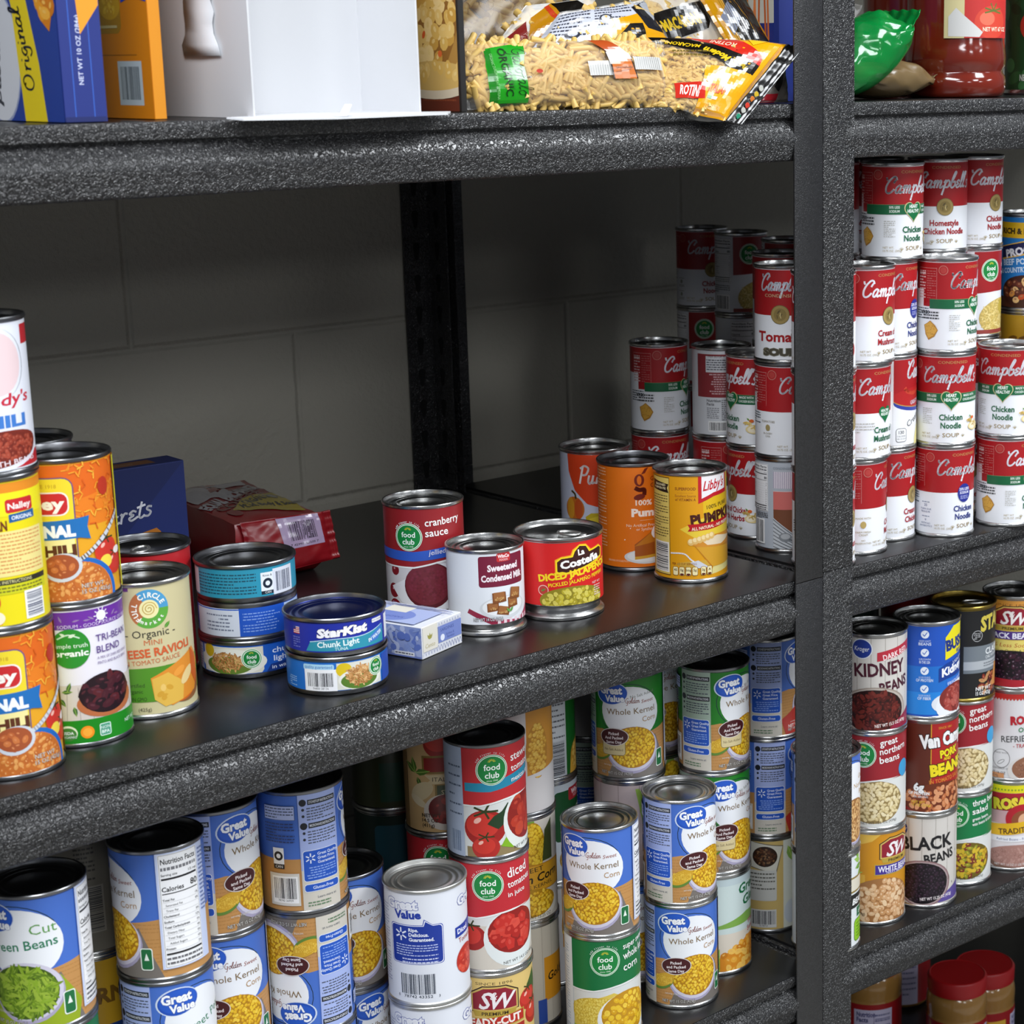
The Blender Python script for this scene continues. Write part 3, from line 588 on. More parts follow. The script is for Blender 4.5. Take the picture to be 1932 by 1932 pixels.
def fc_front(col, lines_, foods, band=None, left=2, r=13.6, tx=21, lv=88, white=60, pic='#d6d8d6', rot=.1):
    a = A15(pic); foods(a); a.rect(-116, white-1, 116, 110, col); a.poly([(-116, white), (-116, white-6), (-10, white-7), (12, white-3), (46, white), (60, white)], '#e6e8e6'); a.poly([(-116, white), (-116, white-5), (-10, white-5.4), (12, white-1.4), (46, white+2), (60, white+3)], col)
    if band: a.poly([(-24, white+8), (-24, white+16), (0, white+16), (30, white+22), (50, white+25), (50, white+15), (30, white+12), (0, white+7)], band[0])
    food_club(a, left, lv, r)
    for i, (t, sz, dy, w) in enumerate(lines_): a.text(t, tx, dy, sz, '#f2f0ee', 'L', rot=rot, fit=w, bold=.012)
    return a
def f_stew(a):
    a.rect(-24, 3, 60, 14, '#8c7a54'); tomato(a, -6, 32, 20, '#a01d18'); tomato(a, -6, 13, 13, '#b02620'); a.poly([(-4, 36), (2, 43), (10, 47), (16, 54), (18, 53), (15, 45), (14, 36), (6, 30)], '#1d3a1e'); a.poly([(8, 13), (14, 22), (22, 23), (30, 14), (20, 9)], '#7fb022')
    a.ell(36, 34, 25, 30, '#dfe3df'); a.blobs(38, 38, 23, 24, ['#a8281a', '#b43420', '#961f16', '#bf4228'], 13, 1.2, 4, hi='#cf5a42', bg='#8a1c14', dens=1.5); a.text('NET WT 14.5 OZ', 22, 7, 3, '#3b3b38', 'L', rot=.05)
def f_dice(a):
    a.rect(-60, 3, 60, 48, '#cdc6ba'); tomato(a, -16, 36, 15, '#9c1a17'); a.ell(26, 34, 30, 29, '#dde3e2'); a.blobs(27, 40, 27, 22, ['#c02a22', '#cb3a2e', '#ad2019', '#d4493a'], 12, 1.2, 9, hi='#da5f50', bg='#8f1814', dens=1.45, n=5); a.text('NET WT 14.5 OZ (411g)', 14, 8, 3, '#3b3b38', 'L', rot=.05)
def f_corn(a):
    a.poly([(-34, 10), (-34, 42), (10, 54), (30, 44), (20, 4)], '#d9bf52'); a.blobs(-8, 34, 28, 16, ['#e5cf62', '#dcc04a'], 2.4, 1.1, 2, hi='#f0de80', bg='#cbab3a'); a.poly([(-34, 3), (-34, 18), (0, 14), (10, 3)], '#8fae3d')
    a.ell(24, 26, 31, 27, '#eef0ee'); a.blobs(26, 30, 29, 24, CORN, 6, 1.2, 4, hi=CHI, bg='#c08c18')
def f_northern(a):
    a.ell(14, 30, 42, 29, '#d7d8d5'); a.blobs(14, 33, 36, 25, ['#dccb9c', '#cfbb88', '#e4d6b0'], 4.6, 1.5, 5, hi='#efe5c8', bg='#8f7a4c', dens=1.1); a.text('NET WT 15.5 OZ (439g)', 21, 8, 3, '#3b3b38', rot=.06)
def f_three(a):
    a.ell(14, 28, 40, 26, '#dcdedb'); a.blobs(14, 31, 34, 23, ['#c9a922', '#d0b02c', '#6a1c1e', '#8f9226', '#b8901c', '#7a2424'], 6, 1.9, 5, hi='#d8c258', bg='#6b5a18', dens=1.2); a.text('NET WT 15 OZ (425g)', 18, 8, 3, '#3b3b38', rot=.06)
def f_cran(a):
    a.rect(-116, 3, 116, 60, '#c9c6c8')
    for x, y, r_ in ((-31, 50, 5), (-34, 30, 7), (-33, 14, 8), (-22, 10, 5)): a.ell(x, y, r_, r_, '#7a1420'); a.ell(x-1, y+1.5, 1.2, 1, '#c98c92')
    a.poly([(-36, 34), (-20, 42), (-4, 58), (40, 54), (44, 10), (0, 12), (-24, 20)], '#dcdce0'); a.ell(4, 36, 24, 22, '#561620'); a.ell(3, 37.5, 22, 20, '#702530'); a.blobs(3, 37, 19, 17, ['#702530', '#78293a', '#66202b'], 2.4, 1, 3, dens=1); a.text('NET WT. 14 OZ', 6, 9, 3, '#3b3b38', 'L')
LAB['fc_stewed'] = fc_front('#b8262b', [('stewed', 8, 93, 30), ('tomatoes', 6.6, 83, 32), ('mexican style', 4.8, 73, 32)], f_stew, ('#1f86a6',))
a = LAB['fc_stewed']; a.rect(-60, 3, -26, H15-3, '#a9b6cc'); a.lines(-44, 40, -28, 95, 6, '#56637a', 3, .18); a.bars(-42, 8, -30, 28, bg=None, seed=3, col='#5a6d8a')
LAB['fc_diced'] = fc_front('#bb2630', [('diced', 10, 93, 24), ('tomatoes', 7, 83, 29), ('in juice', 4.8, 74, 20)], f_dice, white=62)
LAB['fc_supercorn'] = fc_front('#0f6e3a', [('super sweet', 6.4, 98, 34), ('whole kernel', 8.4, 87, 42), ('corn', 8.4, 75, 19)], f_corn, white=63); a = LAB['fc_supercorn']; a.rect(-70, 3, -34, H15-3, '#dde0e2'); a.lines(-56, 10, -40, 100, 30, '#8aa0b8', 3, .3)
LAB['cranberry'] = fc_front('#8e1c22', [('cranberry', 7.4, 93, 36), ('sauce', 7.4, 83, 22)], f_cran, None, left=-14, r=12, tx=2, lv=83, white=60, pic='#c9c6c8', rot=.04)
a = LAB['cranberry']; a.poly([(-60, 62), (-60, 71), (-10, 69), (20, 72), (60, 77), (60, 68), (20, 62), (-10, 60)], '#2c55b4'); food_club(a, -14, 83, 12); a.text('jellied', 4, 65.5, 5, '#e8e6ee', 'L', shear=.2, rot=.06)
LAB['fc_northern'] = fc_front('#96202a', [('great', 8, 98, 22), ('northern', 8, 88, 35), ('beans', 8, 78, 25)], f_northern, left=2, lv=88, white=60)
LAB['fc_northern'].ell(54, 68, 9, 10, '#3a9ad0')
LAB['fc_three'] = fc_front('#0e7440', [('three bean', 7.6, 98, 38), ('salad', 7.6, 88, 23), ('green beans,', 4, 80, 24), ('wax beans & kidney', 4, 74, 34)], f_three, left=2, lv=88, white=60)
for k_ in ('gv_corn', 'gv_green', 'gv_beans', 'gv_peas', 'gv_chili', 'gv_north'): LAB[k_].xf(1, 0, 1.06, 3.6-5*1.06)
# labels that appear once or twice
def nalley_front():
    a = A15('#e0a020'); r = random.Random(2)
    a.rect(-50, 60, 60, 108, '#e07a1c'); a.poly([(-50, 70), (60, 92), (60, 108), (-50, 108)], '#d96416')
    for i in range(60):
        u, v, t = r.uniform(-10, 45), r.uniform(56, 106), r.uniform(0, PI); a.stroke([(u, v), (u+5*math.cos(t), v+5*math.sin(t)), (u+8*math.cos(t+.6), v+8*math.sin(t+.6))], 1, r.choice(('#ea9a2c', '#cf5a14', '#f0b23c', '#e58a24')), sm=False)
    a.ell(27, 88, 5.5, 7, '#b3301c')
    a.rr(-55, 22, 2, 99, 8, '#6a4d7c'); a.rr(-54, 22, 1, 98, 7, '#e7cf2e'); a.text('SINCE 1918', -20, 91, 3, '#b58c1c'); a.rect(-54, 34, 0, 58, '#ece09a')
    a.rr(-52, 70, -2, 88, 6, '#efe4e0'); a.rr(-51, 71, -3, 87, 5.5, '#c3262a'); a.text('Nalley', -27, 75, 9, '#f3efe6', bold=.04, fit=42)
    a.poly([(-55, 50), (4, 52), (12, 50), (10, 60), (12, 68), (4, 67), (-55, 64)], '#1c6ab0'); a.text('ORIGINAL', -26, 53.5, 8.6, '#f0f2f6', bold=.06, fit=53, rot=.02)
    a.text('CHILI', -16, 39, 8, '#5a2c14', bold=.06, fit=32, rot=.03); a.text('WITH BEANS', -18, 34, 3.2, '#a8441c', bold=.03, fit=30)
    tomato(a, 26, 38, 12, '#d0391f'); tomato(a, 34, 27, 10, '#c4321c'); a.ell(24, 30, 6, 5, '#f0d44a'); a.ell(38, 36, 5, 3, '#eee4e0')
    a.ell(0, 8, 31.5, 29, '#1f66b8'); a.ell(-1, 7, 29, 27, '#cf7c33'); a.blobs(-1, 8, 28, 26, ['#d68a42', '#c8702c', '#dd9c55', '#b86228'], 3.8, 1.5, 3, hi='#f0c48c', bg='#c06a2a')
    a.stroke([(-4, 34), (4, 36), (16, 44), (36, 60), (48, 68)], 3.4, '#c9ced6'); a.ell(-10, 30, 14, 11, '#c9ced6', .2); a.blobs(-11, 31, 12.4, 9.4, ['#b86030', '#c8733c', '#a2502a'], 5.4, 1.4, 5, hi='#eaa877', bg='#a2502a')
    a.text('NET WT', 2, 13, 3.4, '#d9d2cc', 'L', out='#7a4a26'); a.text('15 OZ (425g)', 2, 8.6, 3.2, '#d9d2cc', 'L', out='#7a4a26'); a.rect(44, 5, 60, 108, '#e8dc1c'); return a
LAB['nalley'] = nalley_front()
def nalley_back():
    a = A15('#e4d312'); a.rect(-60, 101, 60, 108, '#e08a20'); a.poly([(-60, 5), (-2, 5), (-6, 30), (-60, 44)], '#e08a20'); tomato(a, -14, 22, 12, '#d0391f'); a.ell(-6, 10, 6, 5, '#efe6c8')
    a.rect(-40, 84, 42, 101, '#ebe01e'); a.rr(7, 86, 30, 96, 2, '#c3262a'); a.text('Nalley', 18.5, 88.6, 4.6, '#f3e6e0', bold=.03, fit=19); a.poly([(9, 79), (31, 80), (31, 86), (9, 85)], '#1c5a94'); a.text('ORIGINAL', 20, 80.8, 3, '#e8ecf2', bold=.02, fit=18)
    a.text('CHILI WITH BEAN', -18, 74, 7, '#6a2c14', 'C', bold=.04, fit=50); a.rect(-30, 40, 38, 73, '#e9d98c'); a.lines(-28, 42, 36, 72, 11, '#d08a4a', 3, .35); a.rect(-30, 34, 38, 38, '#2c2a20'); a.text('HEATING INSTRUCTIONS', 4, 35, 2.4, '#e8e2a0')
    a.rect(-30, 27, 38, 34, '#c9c81a'); a.lines(-28, 28, 34, 33, 2, '#6a6a1c', 5); a.bars(17, 8, 32, 26, vert=False, seed=6, col='#3a4260'); return a
LAB['nalley_back'] = nalley_back()
def wendys():
    a = A15('#dfe2ec'); a.rect(38, 92, 60, 106, '#b3262e')
    for r_, c_ in ((25, '#20283c'), (24.4, '#dfe2ec')): a.ell(12, 80, r_, 26, c_)
    a.ell(12, 80, 22, 23, '#e2c9cc')   # plain pink roundel in place of the mascot
    a.text("Wendy's", 10, 50, 8.6, '#c3283c', bold=.02, shear=.15, fit=62, rot=.06); a.text('CHILI', 11, 35, 8.4, '#3f78c4', bold=.05, fit=46)
    a.rect(-116, 5, 116, 15, '#b81e2a'); a.ell(8, 18, 42, 15, '#dfe2ec', .1); a.ell(8, 19, 39, 13, '#7a2a1e', .1); a.blobs(8, 20, 37, 12, ['#8f3524', '#a34430', '#7a2a1e'], 4, 1.4, 3, hi='#c9806a', bg='#702418', dens=1.2)
    a.text('WITH BEANS', 20, 7.6, 4, '#e6d6dc', bold=.01, fit=44, rot=.05); return a
LAB['wendys'] = wendys()
def tribean():
    a = A15('#e3e0ea'); r = random.Random(3)
    a.rect(-116, 94, 116, H15-5, '#6a2c9c'); 
    for i in range(14): leaf(a, -50+i*8, 100, 5, r.uniform(0, PI), '#8a55b4')
    a.ell(12, 102, 4, 4, '#efe9f6'); [a.stroke([(12+4.4*math.cos(t), 102+4.4*math.sin(t)), (12+6*math.cos(t), 102+6*math.sin(t))], .8, '#efe9f6', sm=False) for t in [i*PI/5 for i in range(10)]]
    a.text('LOW SODIUM - GOOD SOURCE OF FIBER', 6, 95, 2.8, '#dccdec', fit=76); a.ell(-13, 79, 14.5, 15.5, '#278a2a'); a.stroke([(-22, 87), (-14, 90), (-6, 87)], 1.1, '#cfe6cf'); leaf(a, -14, 88, 6, .4, '#dfeedd'); leaf(a, -16, 89, 5, 2.6, '#dfeedd')
    a.text('simple truth', -13, 79.6, 3.6, '#e6f2e6', fit=25); a.text('organic', -13, 73, 5, '#f0f6f0', bold=.03, fit=25)
    a.text('TRI-BEAN', 6, 82, 5.6, '#5c3f86', 'L', fit=32, bold=.008); a.text('BLEND', 6, 73, 5.6, '#5c3f86', 'L', fit=22, bold=.008); a.text('A MIX OF DARK RED KIDNEY,', 6, 68, 2.3, '#6f5a8c', 'L', fit=33); a.text('PINTO AND BLACK BEANS', 6, 64, 2.3, '#6f5a8c', 'L', fit=30)
    a.poly([(-116, 18), (-116, 50), (116, 50), (116, 18)], '#cfc6c2')
    for i in range(9): a.stroke([(-40+i*10, 18), (-34+i*8, 48)], .5, '#a89c98', sm=False)
    for x, y, t in ((-30, 44, .6), (-26, 42, 2.4), (-22, 45, 0), (-24, 40, -1), (-14, 33, -1.4), (2, 51, .1), (-18, 45, 1.2)): leaf(a, x, y, 8, t, '#3f6a34')
    a.ell(13, 34, 25, 12, '#b5683e'); a.blobs(12, 41, 22, 16, ['#2c0e18', '#451622', '#1f0a14', '#551a22'], 8, 1.7, 6, hi=['#8c4a56', '#6d3038'], bg='#1f0a14', dens=1.35); a.lines(-30, 19, -8, 21, 1, '#8a8684', 3)
    a.rect(-116, 3, 116, 22, '#17841a'); a.ell(-20, 12, 7, 6, '#dfe8d0'); a.ell(-20, 11, 6.2, 5.3, '#3f7f38'); a.text('USDA', -20, 11, 2.4, '#eef', bold=.02); a.text('ORGANIC', -20, 8, 2, '#eef'); a.ell(-6, 12, 5, 5, '#ef8e1c'); a.ell(-6, 12, 3.4, 3.4, '#f4a838')
    a.rr(3, 7, 12, 17, 1.4, '#d9efe4'); a.rr(3.6, 7.6, 11.4, 16.4, 1, '#4c9a7c'); a.text('NON', 7.5, 12.6, 2.4, '#e6f4ee'); a.text('BPA', 7.5, 9, 2.6, '#e6f4ee', bold=.02); a.text('NET WT', 34, 12, 3, '#e6f4ee'); return a
LAB['tribean'] = tribean()
def full_circle():
    a = A15('#c9bf94'); a.rect(-116, 106, -20, 110, '#6a3a7c'); r_ = 15.5; cu, cv = -5, 91
    for k, c_ in ((0, '#b0673c'), (1, '#4a97c4'), (2, '#5aa23c')):
        t0, t1 = ((2.2, 4.0), (.0, 2.2), (4.0, 2*PI))[k]; pts = [(cu, cv)]+[(cu+r_*math.cos(t0+(t1-t0)*i/14), cv+r_*1.03*math.sin(t0+(t1-t0)*i/14)) for i in range(15)]; a.poly(pts, c_)
    a.ell(cu, cv, 7.6, 7.6, '#e8dfa6'); a.stroke([(cu+6*(1-i/22)*math.cos(i*.8), cv+6*(1-i/22)*math.sin(i*.8)) for i in range(20)], .7, '#c9a84c')
    for s, t0, dt in (('FULL', 3.9, -.36), ('CIRCLE', 2.15, -.34), ('market', 4.15, .3)):
        for i, ch in enumerate(s):
            t = t0+dt*i; rr = 9.6 if s != 'market' else 13; a.text(ch, cu+rr*math.cos(t), cv+rr*math.sin(t), 4.2 if s != 'market' else 3.2, '#f0efe6', bold=.03, rot=t-PI/2 if s != 'market' else t+PI/2)
    a.text('- Organic -', -5, 68, 6.4, '#35332c', fit=40, rot=.03); leaf(a, 6, 74, 7, .8, '#3f8a2b'); a.text('MINI', -4, 61.5, 4.4, '#c4673a', fit=14)
    a.text('CHEESE RAVIOLI', -4, 52, 7, '#cc5a2c', bold=.03, fit=66, rot=.06); a.text('IN TOMATO SAUCE', -5, 46, 4, '#c4673a', fit=46, rot=.07)
    a.poly([(-116, 16), (-116, 40), (116, 46), (116, 20), (20, 14)], '#4f8a24'); a.text('certified', -20, 27, 3.4, '#26331c', fit=14); a.text('organic', -21, 22, 3.4, '#26331c', fit=13); a.text('NON GMO', -20, 15.4, 3.4, '#26331c', fit=16)
    a.ell(23, 24, 22, 15, '#8a5a34'); a.ell(22, 27, 21, 15, '#c9601c', .5); a.poly([(-8, 34), (10, 42), (34, 52), (44, 38), (34, 16), (8, 9), (-6, 16)], '#d98a2c'); a.poly([(-7, 33), (6, 37), (20, 26), (18, 12), (2, 9), (-6, 16)], '#dcb04a'); a.blobs(4, 23, 9, 9, ['#dcb04a', '#e6c06a', '#cf9c34'], 5, 1.4, 3); a.ell(24, 31, 9, 4, '#e3c98c', .8); a.poly([(30, 52), (38, 44), (40, 30), (36, 20), (30, 30)], '#c45a1c'); a.ell(16, 36, 6, 3, '#e89a3c', .5)
    a.text('(425g)', -14, 7, 3, '#5a5648'); return a
LAB['full_circle'] = full_circle()
LAB['plain_red'] = A15('#b01c24'); LAB['plain_red'].rect(-20, 90, 60, 100, '#b01c24').text('CHILI', 0, 60, 12, '#e8e0d8', bold=.03)
def libby():
    a = A15('#dc9a10', 3.5, 4); a.poly([(14, 108.7), (14, 60), (20, 40), (60, 30), (60, 108.7)], '#e0b51c'); a.poly([(-10, 52), (10, 62), (60, 74), (60, 40), (20, 34)], '#e6c63c'); a.poly([(30, 20), (60, 28), (60, 8), (20, 4)], '#e3d58c')
    a.rect(-48, 3.5, -21, 104, '#6a4a1c'); a.rect(-48, 4.5, -21.6, 103, '#dcc266'); a.poly([(-48, 100), (-22, 97), (-24, 93), (-22, 88), (-48, 90)], '#2a1c14'); a.text('SEASONED', -34, 94.6, 2.4, '#e8dcb0', bold=.02); a.text('PUMPKIN PIE', -35, 91.2, 2.4, '#e8dcb0', bold=.02); a.lines(-47, 42, -23, 86, 16, '#5a4a28', 4, .35)
    a.bars(-44, 8, -24, 36, vert=False, seed=3, bg='#ece8e0'); a.text('SUPERFOOD', -4, 92, 3, '#8c4a14', bold=.02, fit=21); a.lines(-12, 89, 4, 89.6, 1, '#b8741c'); a.text('Excellent Source', -4, 85, 2.7, '#9a5a1c', fit=21); a.text('of VITAMIN A', -4, 81, 2.9, '#8c4a14', fit=21, bold=.01)
    a.poly([(9, 108.7), (9, 78), (26, 84), (47, 86), (47, 108.7)], '#c01c28'); a.poly([(12.5, 108.7), (12.5, 83), (26, 88), (44, 90), (44, 108.7)], '#efe9ec'); a.script("Lib", 20, 92, 4.4, '#c01c28', fit=11, w=.3, rot=.05) if False else None
    a.text("Libby's", 28, 92, 10, '#c01c28', shear=.45, bold=.02, fit=28, rot=.1, sx=1)
    a.text('100% PURE', 32, 73, 4.2, '#3a2a18', fit=28, rot=.1); a.text('PUMPKIN', 31, 59, 10.5, '#45180f', bold=.05, fit=58, rot=.1); a.poly([(-2, 50), (0, 53), (-2, 57), (20, 58), (60, 62), (60, 56), (20, 51)], '#b5121c'); a.text('ALL NATURAL - NO PRESERVATIVES', 32, 53.4, 3.2, '#f0e2c8', bold=.025, fit=60, rot=.09)
    a.ell(22, 16, 36, 4, '#cda33c'); a.poly([(4, 36), (22, 12), (60, 14), (60, 34), (30, 38)], '#bf7a1a'); a.poly([(6, 34), (24, 12), (60, 14), (60, 30)], '#d39c2c'); a.poly([(0, 36), (24, 45), (60, 46), (60, 34), (30, 32), (8, 34)], '#cf8a2c'); a.poly([(12, 40), (30, 44), (56, 40), (36, 34), (18, 35)], '#e6d3b4')
    for i in range(6): a.ell(1+i*4.4, 39+i*1.1, 3.4, 3.6, '#dcb46a'); a.ell(.6+i*4.4, 40+i*1.1, 2.2, 2.2, '#eed59c')
    a.stroke([(-20, 27), (-6, 27), (2, 20), (12, 15)], 1.4, '#e6e8ec'); a.poly([(0, 18), (8, 20), (20, 12), (8, 12)], '#cdd0d8'); a.text('PER 1/2 CUP SERVING', -6, 15.4, 2.4, '#8c4a14', fit=25)
    for i, t in enumerate(('45', '0g', '5mg', '5g', '3g', 'A')): u = -18+i*6.6+(2 if i > 3 else 0); a.rr(u, 4.4, u+5.8, 13.6, 1.6, '#6a3a14'); a.rr(u+.4, 4.8, u+5.4, 13.2, 1.3, '#efe2ac'); a.text(t, u+2.9, 9, 2.6, '#4a2a14', bold=.02); a.ell(u+2.9, 5.8, 2, 1, '#5a1c10') if i not in (0, 3) else None
    return a
LAB['libby'] = libby().xf(1, -1, 1, 3.4)
def gather():
    a = A15('#d86c10', 4.5, 4); a.rect(-60, 4.5, -28, 108, '#d26610'); a.lines(-50, 20, -30, 104, 26, '#ecc9a8', 4, .22); dk = '#6d1d0c'
    a.ell(8, 92, 5.2, 6.4, dk); a.ell(8, 92, 2.4, 4.6, '#d86c10'); a.poly([(10, 98), (14, 104), (18, 105), (14, 99)], dk); a.stroke([(4, 84), (8, 82), (13, 82), (13, 77)], 4.4, dk); a.ell(8, 74.6, 6, 3, dk, .2); a.text('Good &', 20, 91, 4.6, dk, 'L', fit=20); a.text('Gather', 20, 84, 4.6, dk, 'L', fit=20)
    a.text('100%', 4, 66, 5.6, '#f0dccb', 'L', bold=.03, fit=17); a.text('Pumpkin', 0, 54.5, 8, '#f4e4d6', 'L', bold=.05, fit=46); a.rect(8, 50, 34, 50.3, '#ecc9a8'); a.text('No Artifical Preservatives', -6, 43.5, 3.2, '#f0d4bc', 'L', fit=46); a.text('or Synthetic Colors', 4, 39.4, 3.2, '#f0d4bc', 'L', fit=34)
    a.ell(18, 12, 27, 8, '#c9c8c6'); a.ell(18, 12.6, 24, 6.5, '#d9d8d6'); a.poly([(2, 10), (2, 25), (26, 42), (34, 26), (30, 12)], '#9c4f16'); a.poly([(2, 23), (26, 42), (34, 28), (20, 26)], '#b8701c'); a.poly([(2, 9), (2, 12), (30, 14), (30, 11)], '#c9952c'); a.ell(28, 36, 8, 7, '#efe9e8'); a.ell(26, 40, 4, 4, '#f6f1f0')
    a.text('SERVING SUGGESTION', -16, 6.4, 2, '#f0c9a4', fit=24); a.ell(-8, 30, .6, .6, '#f6e6d8'); a.ell(-2, 42, .5, .5, '#f6e6d8'); return a
LAB['gather'] = gather().xf(1, -2, 1, 3.6)
def pumpkin_white():
    a = A15('#b9bed0', 5, 5); a.poly([(-24, 108), (-22, 80), (-14, 60), (0, 46), (20, 40), (60, 38), (60, 108)], '#c93c14'); a.script('Pu', 0, 68, 9, '#e6dcda', fit=17, w=.24, slant=.12); a.text('mpkin', 9.5, 68, 11, '#e6dcda', 'L', shear=.2, bold=.02, fit=40)
    a.ell(-15, 40, 12, 13, '#b8651c'); a.ell(-20, 40, 5, 12, '#c98a24'); a.ell(-10, 40, 5, 11, '#b54c1c'); a.stroke([(-13, 51), (-14, 56), (-18, 59)], 2.2, '#4f4620'); a.poly([(0, 12), (-2, 32), (4, 36), (12, 36), (18, 28), (34, 24), (34, 10)], '#b5a01c'); a.poly([(4, 20), (2, 30), (12, 33), (20, 24), (30, 18)], '#cbb62c'); return a
LAB['pumpkin_white'] = pumpkin_white().xf(1, -9, 1, 9)
def costena():
    R_ = 41; a = Art(-128, 15, 128, 75, '#cf1d1d'); Y = '#f0d21e'
    def pts(o): return [(8-o, 48-o), (8-o, 57+o), (12, 60+o), (23-o, 61+o), (25-o, 66+o), (30, 71+o*.8), (37, 70+o), (41+o, 64+o), (56, 66+o), (60+o, 64), (59+o, 57-o), (48, 54-o), (24, 48-o), (12, 46-o)]
    a.poly(pts(2.2), '#e89a1c'); a.poly(pts(1.4), Y); a.poly(pts(0), '#3a1512'); a.text('La', 32, 62.5, 5.6, '#f4f2ee', bold=.04, rot=.1); a.text('Coste\u00f1a', 32.6, 53, 7.4, '#f4f2ee', bold=.045, fit=42, rot=.13)
    a.text('DICED JALAPE\u00d1OS', 29, 43, 6.6, Y, bold=.05, fit=78, rot=.12); a.text('PICKLED JALAPE\u00d1O PEPPERS', 30, 36.6, 3.6, Y, bold=.02, fit=62, rot=.12)
    a.ell(-6, 30, 5.2, 5, '#e8b8ae'); a.ell(-6, 30, 4.4, 4.2, '#b3382e'); leaf(a, -8, 29, 5, .5, '#3f7a2b')
    a.blobs(24, 20, 34, 13, ['#b5a52c', '#c7b83c', '#a39424', '#d2c55a'], 5, 1.3, 3, hi='#e6dc8c', bg='#8c7f1f', dens=1.15, clip=lambda x, y: y > 14); a.text('NET WT', 50, 32, 2.4, '#e8d8d4'); a.lines(46, 20, 56, 31, 5, '#d9c0bc', 4); return a
LAB['costena'] = costena(); RLC = 41
def milk():
    a = Art(-112, 11, 112, 77, '#dfe3e9'); a.rr(-10, 46, 38, 75, 2.5, '#741a36'); a.text('Sweetened', 14, 61, 6.2, '#f0e6ea', bold=.04, fit=31, rot=.02, sx=.8); a.text('Condensed Milk', 14, 51.6, 6.2, '#f0e6ea', bold=.04, fit=43, rot=.02)
    a.rr(7, 69, 21, 77, 1.5, '#bd2a2e'); a.text('WinCo', 14, 72.6, 3.2, '#f6eaea', bold=.04, fit=11.5); a.text('FOODS', 14, 69.8, 1.9, '#f6eaea')
    a.poly([(-20, 26), (10, 12), (10, 11), (0, 11), (-22, 22)], '#8f2440'); a.poly([(0, 16), (10, 11), (50, 11), (50, 24), (30, 12)], '#a8405a')
    for i in range(7): a.rect(6+i*6, 11, 9+i*6, 15, '#e2cdd4')
    a.ell(14, 26, 24, 11, '#cfd2d6'); a.ell(14, 27, 21.5, 9, '#e6e8ea')
    for x, y, w, h, t in ((2, 27, 11, 8, .1), (12, 23, 12, 8, -.2), (22, 30, 11, 10, .1), (8, 36, 13, 10, .1), (25, 38, 12, 11, -.1)):
        c, s = math.cos(t), math.sin(t); q = [(x+i*w/2*c-j*h/2*s, y+i*w/2*s+j*h/2*c) for i, j in ((-1, -1), (1, -1), (1.05, .8), (-.9, 1))]; a.poly(q, '#7f4a24'); a.poly([(px*.8+x*.2, py*.8+y*.2+1.2) for px, py in q], '#9a6236'); a.blobs(x, y-1.5, w*.4, h*.22, ['#c39a62', '#b5854c'], 1.4, 1.3, int(x+9))
    leaf(a, 18, 21, 6, .8, '#3f8a3b'); leaf(a, 18, 21, 5, 2.2, '#4f9a46'); a.text('NET WT 14 OZ (397g)', -16, 14.5, 3.2, '#d9dadd', 'L', fit=27, out='#4a4b50'); return a
LAB['milk'] = milk()
def tuna_base(col): return Art(-134, 4.5, 134, 29, col)
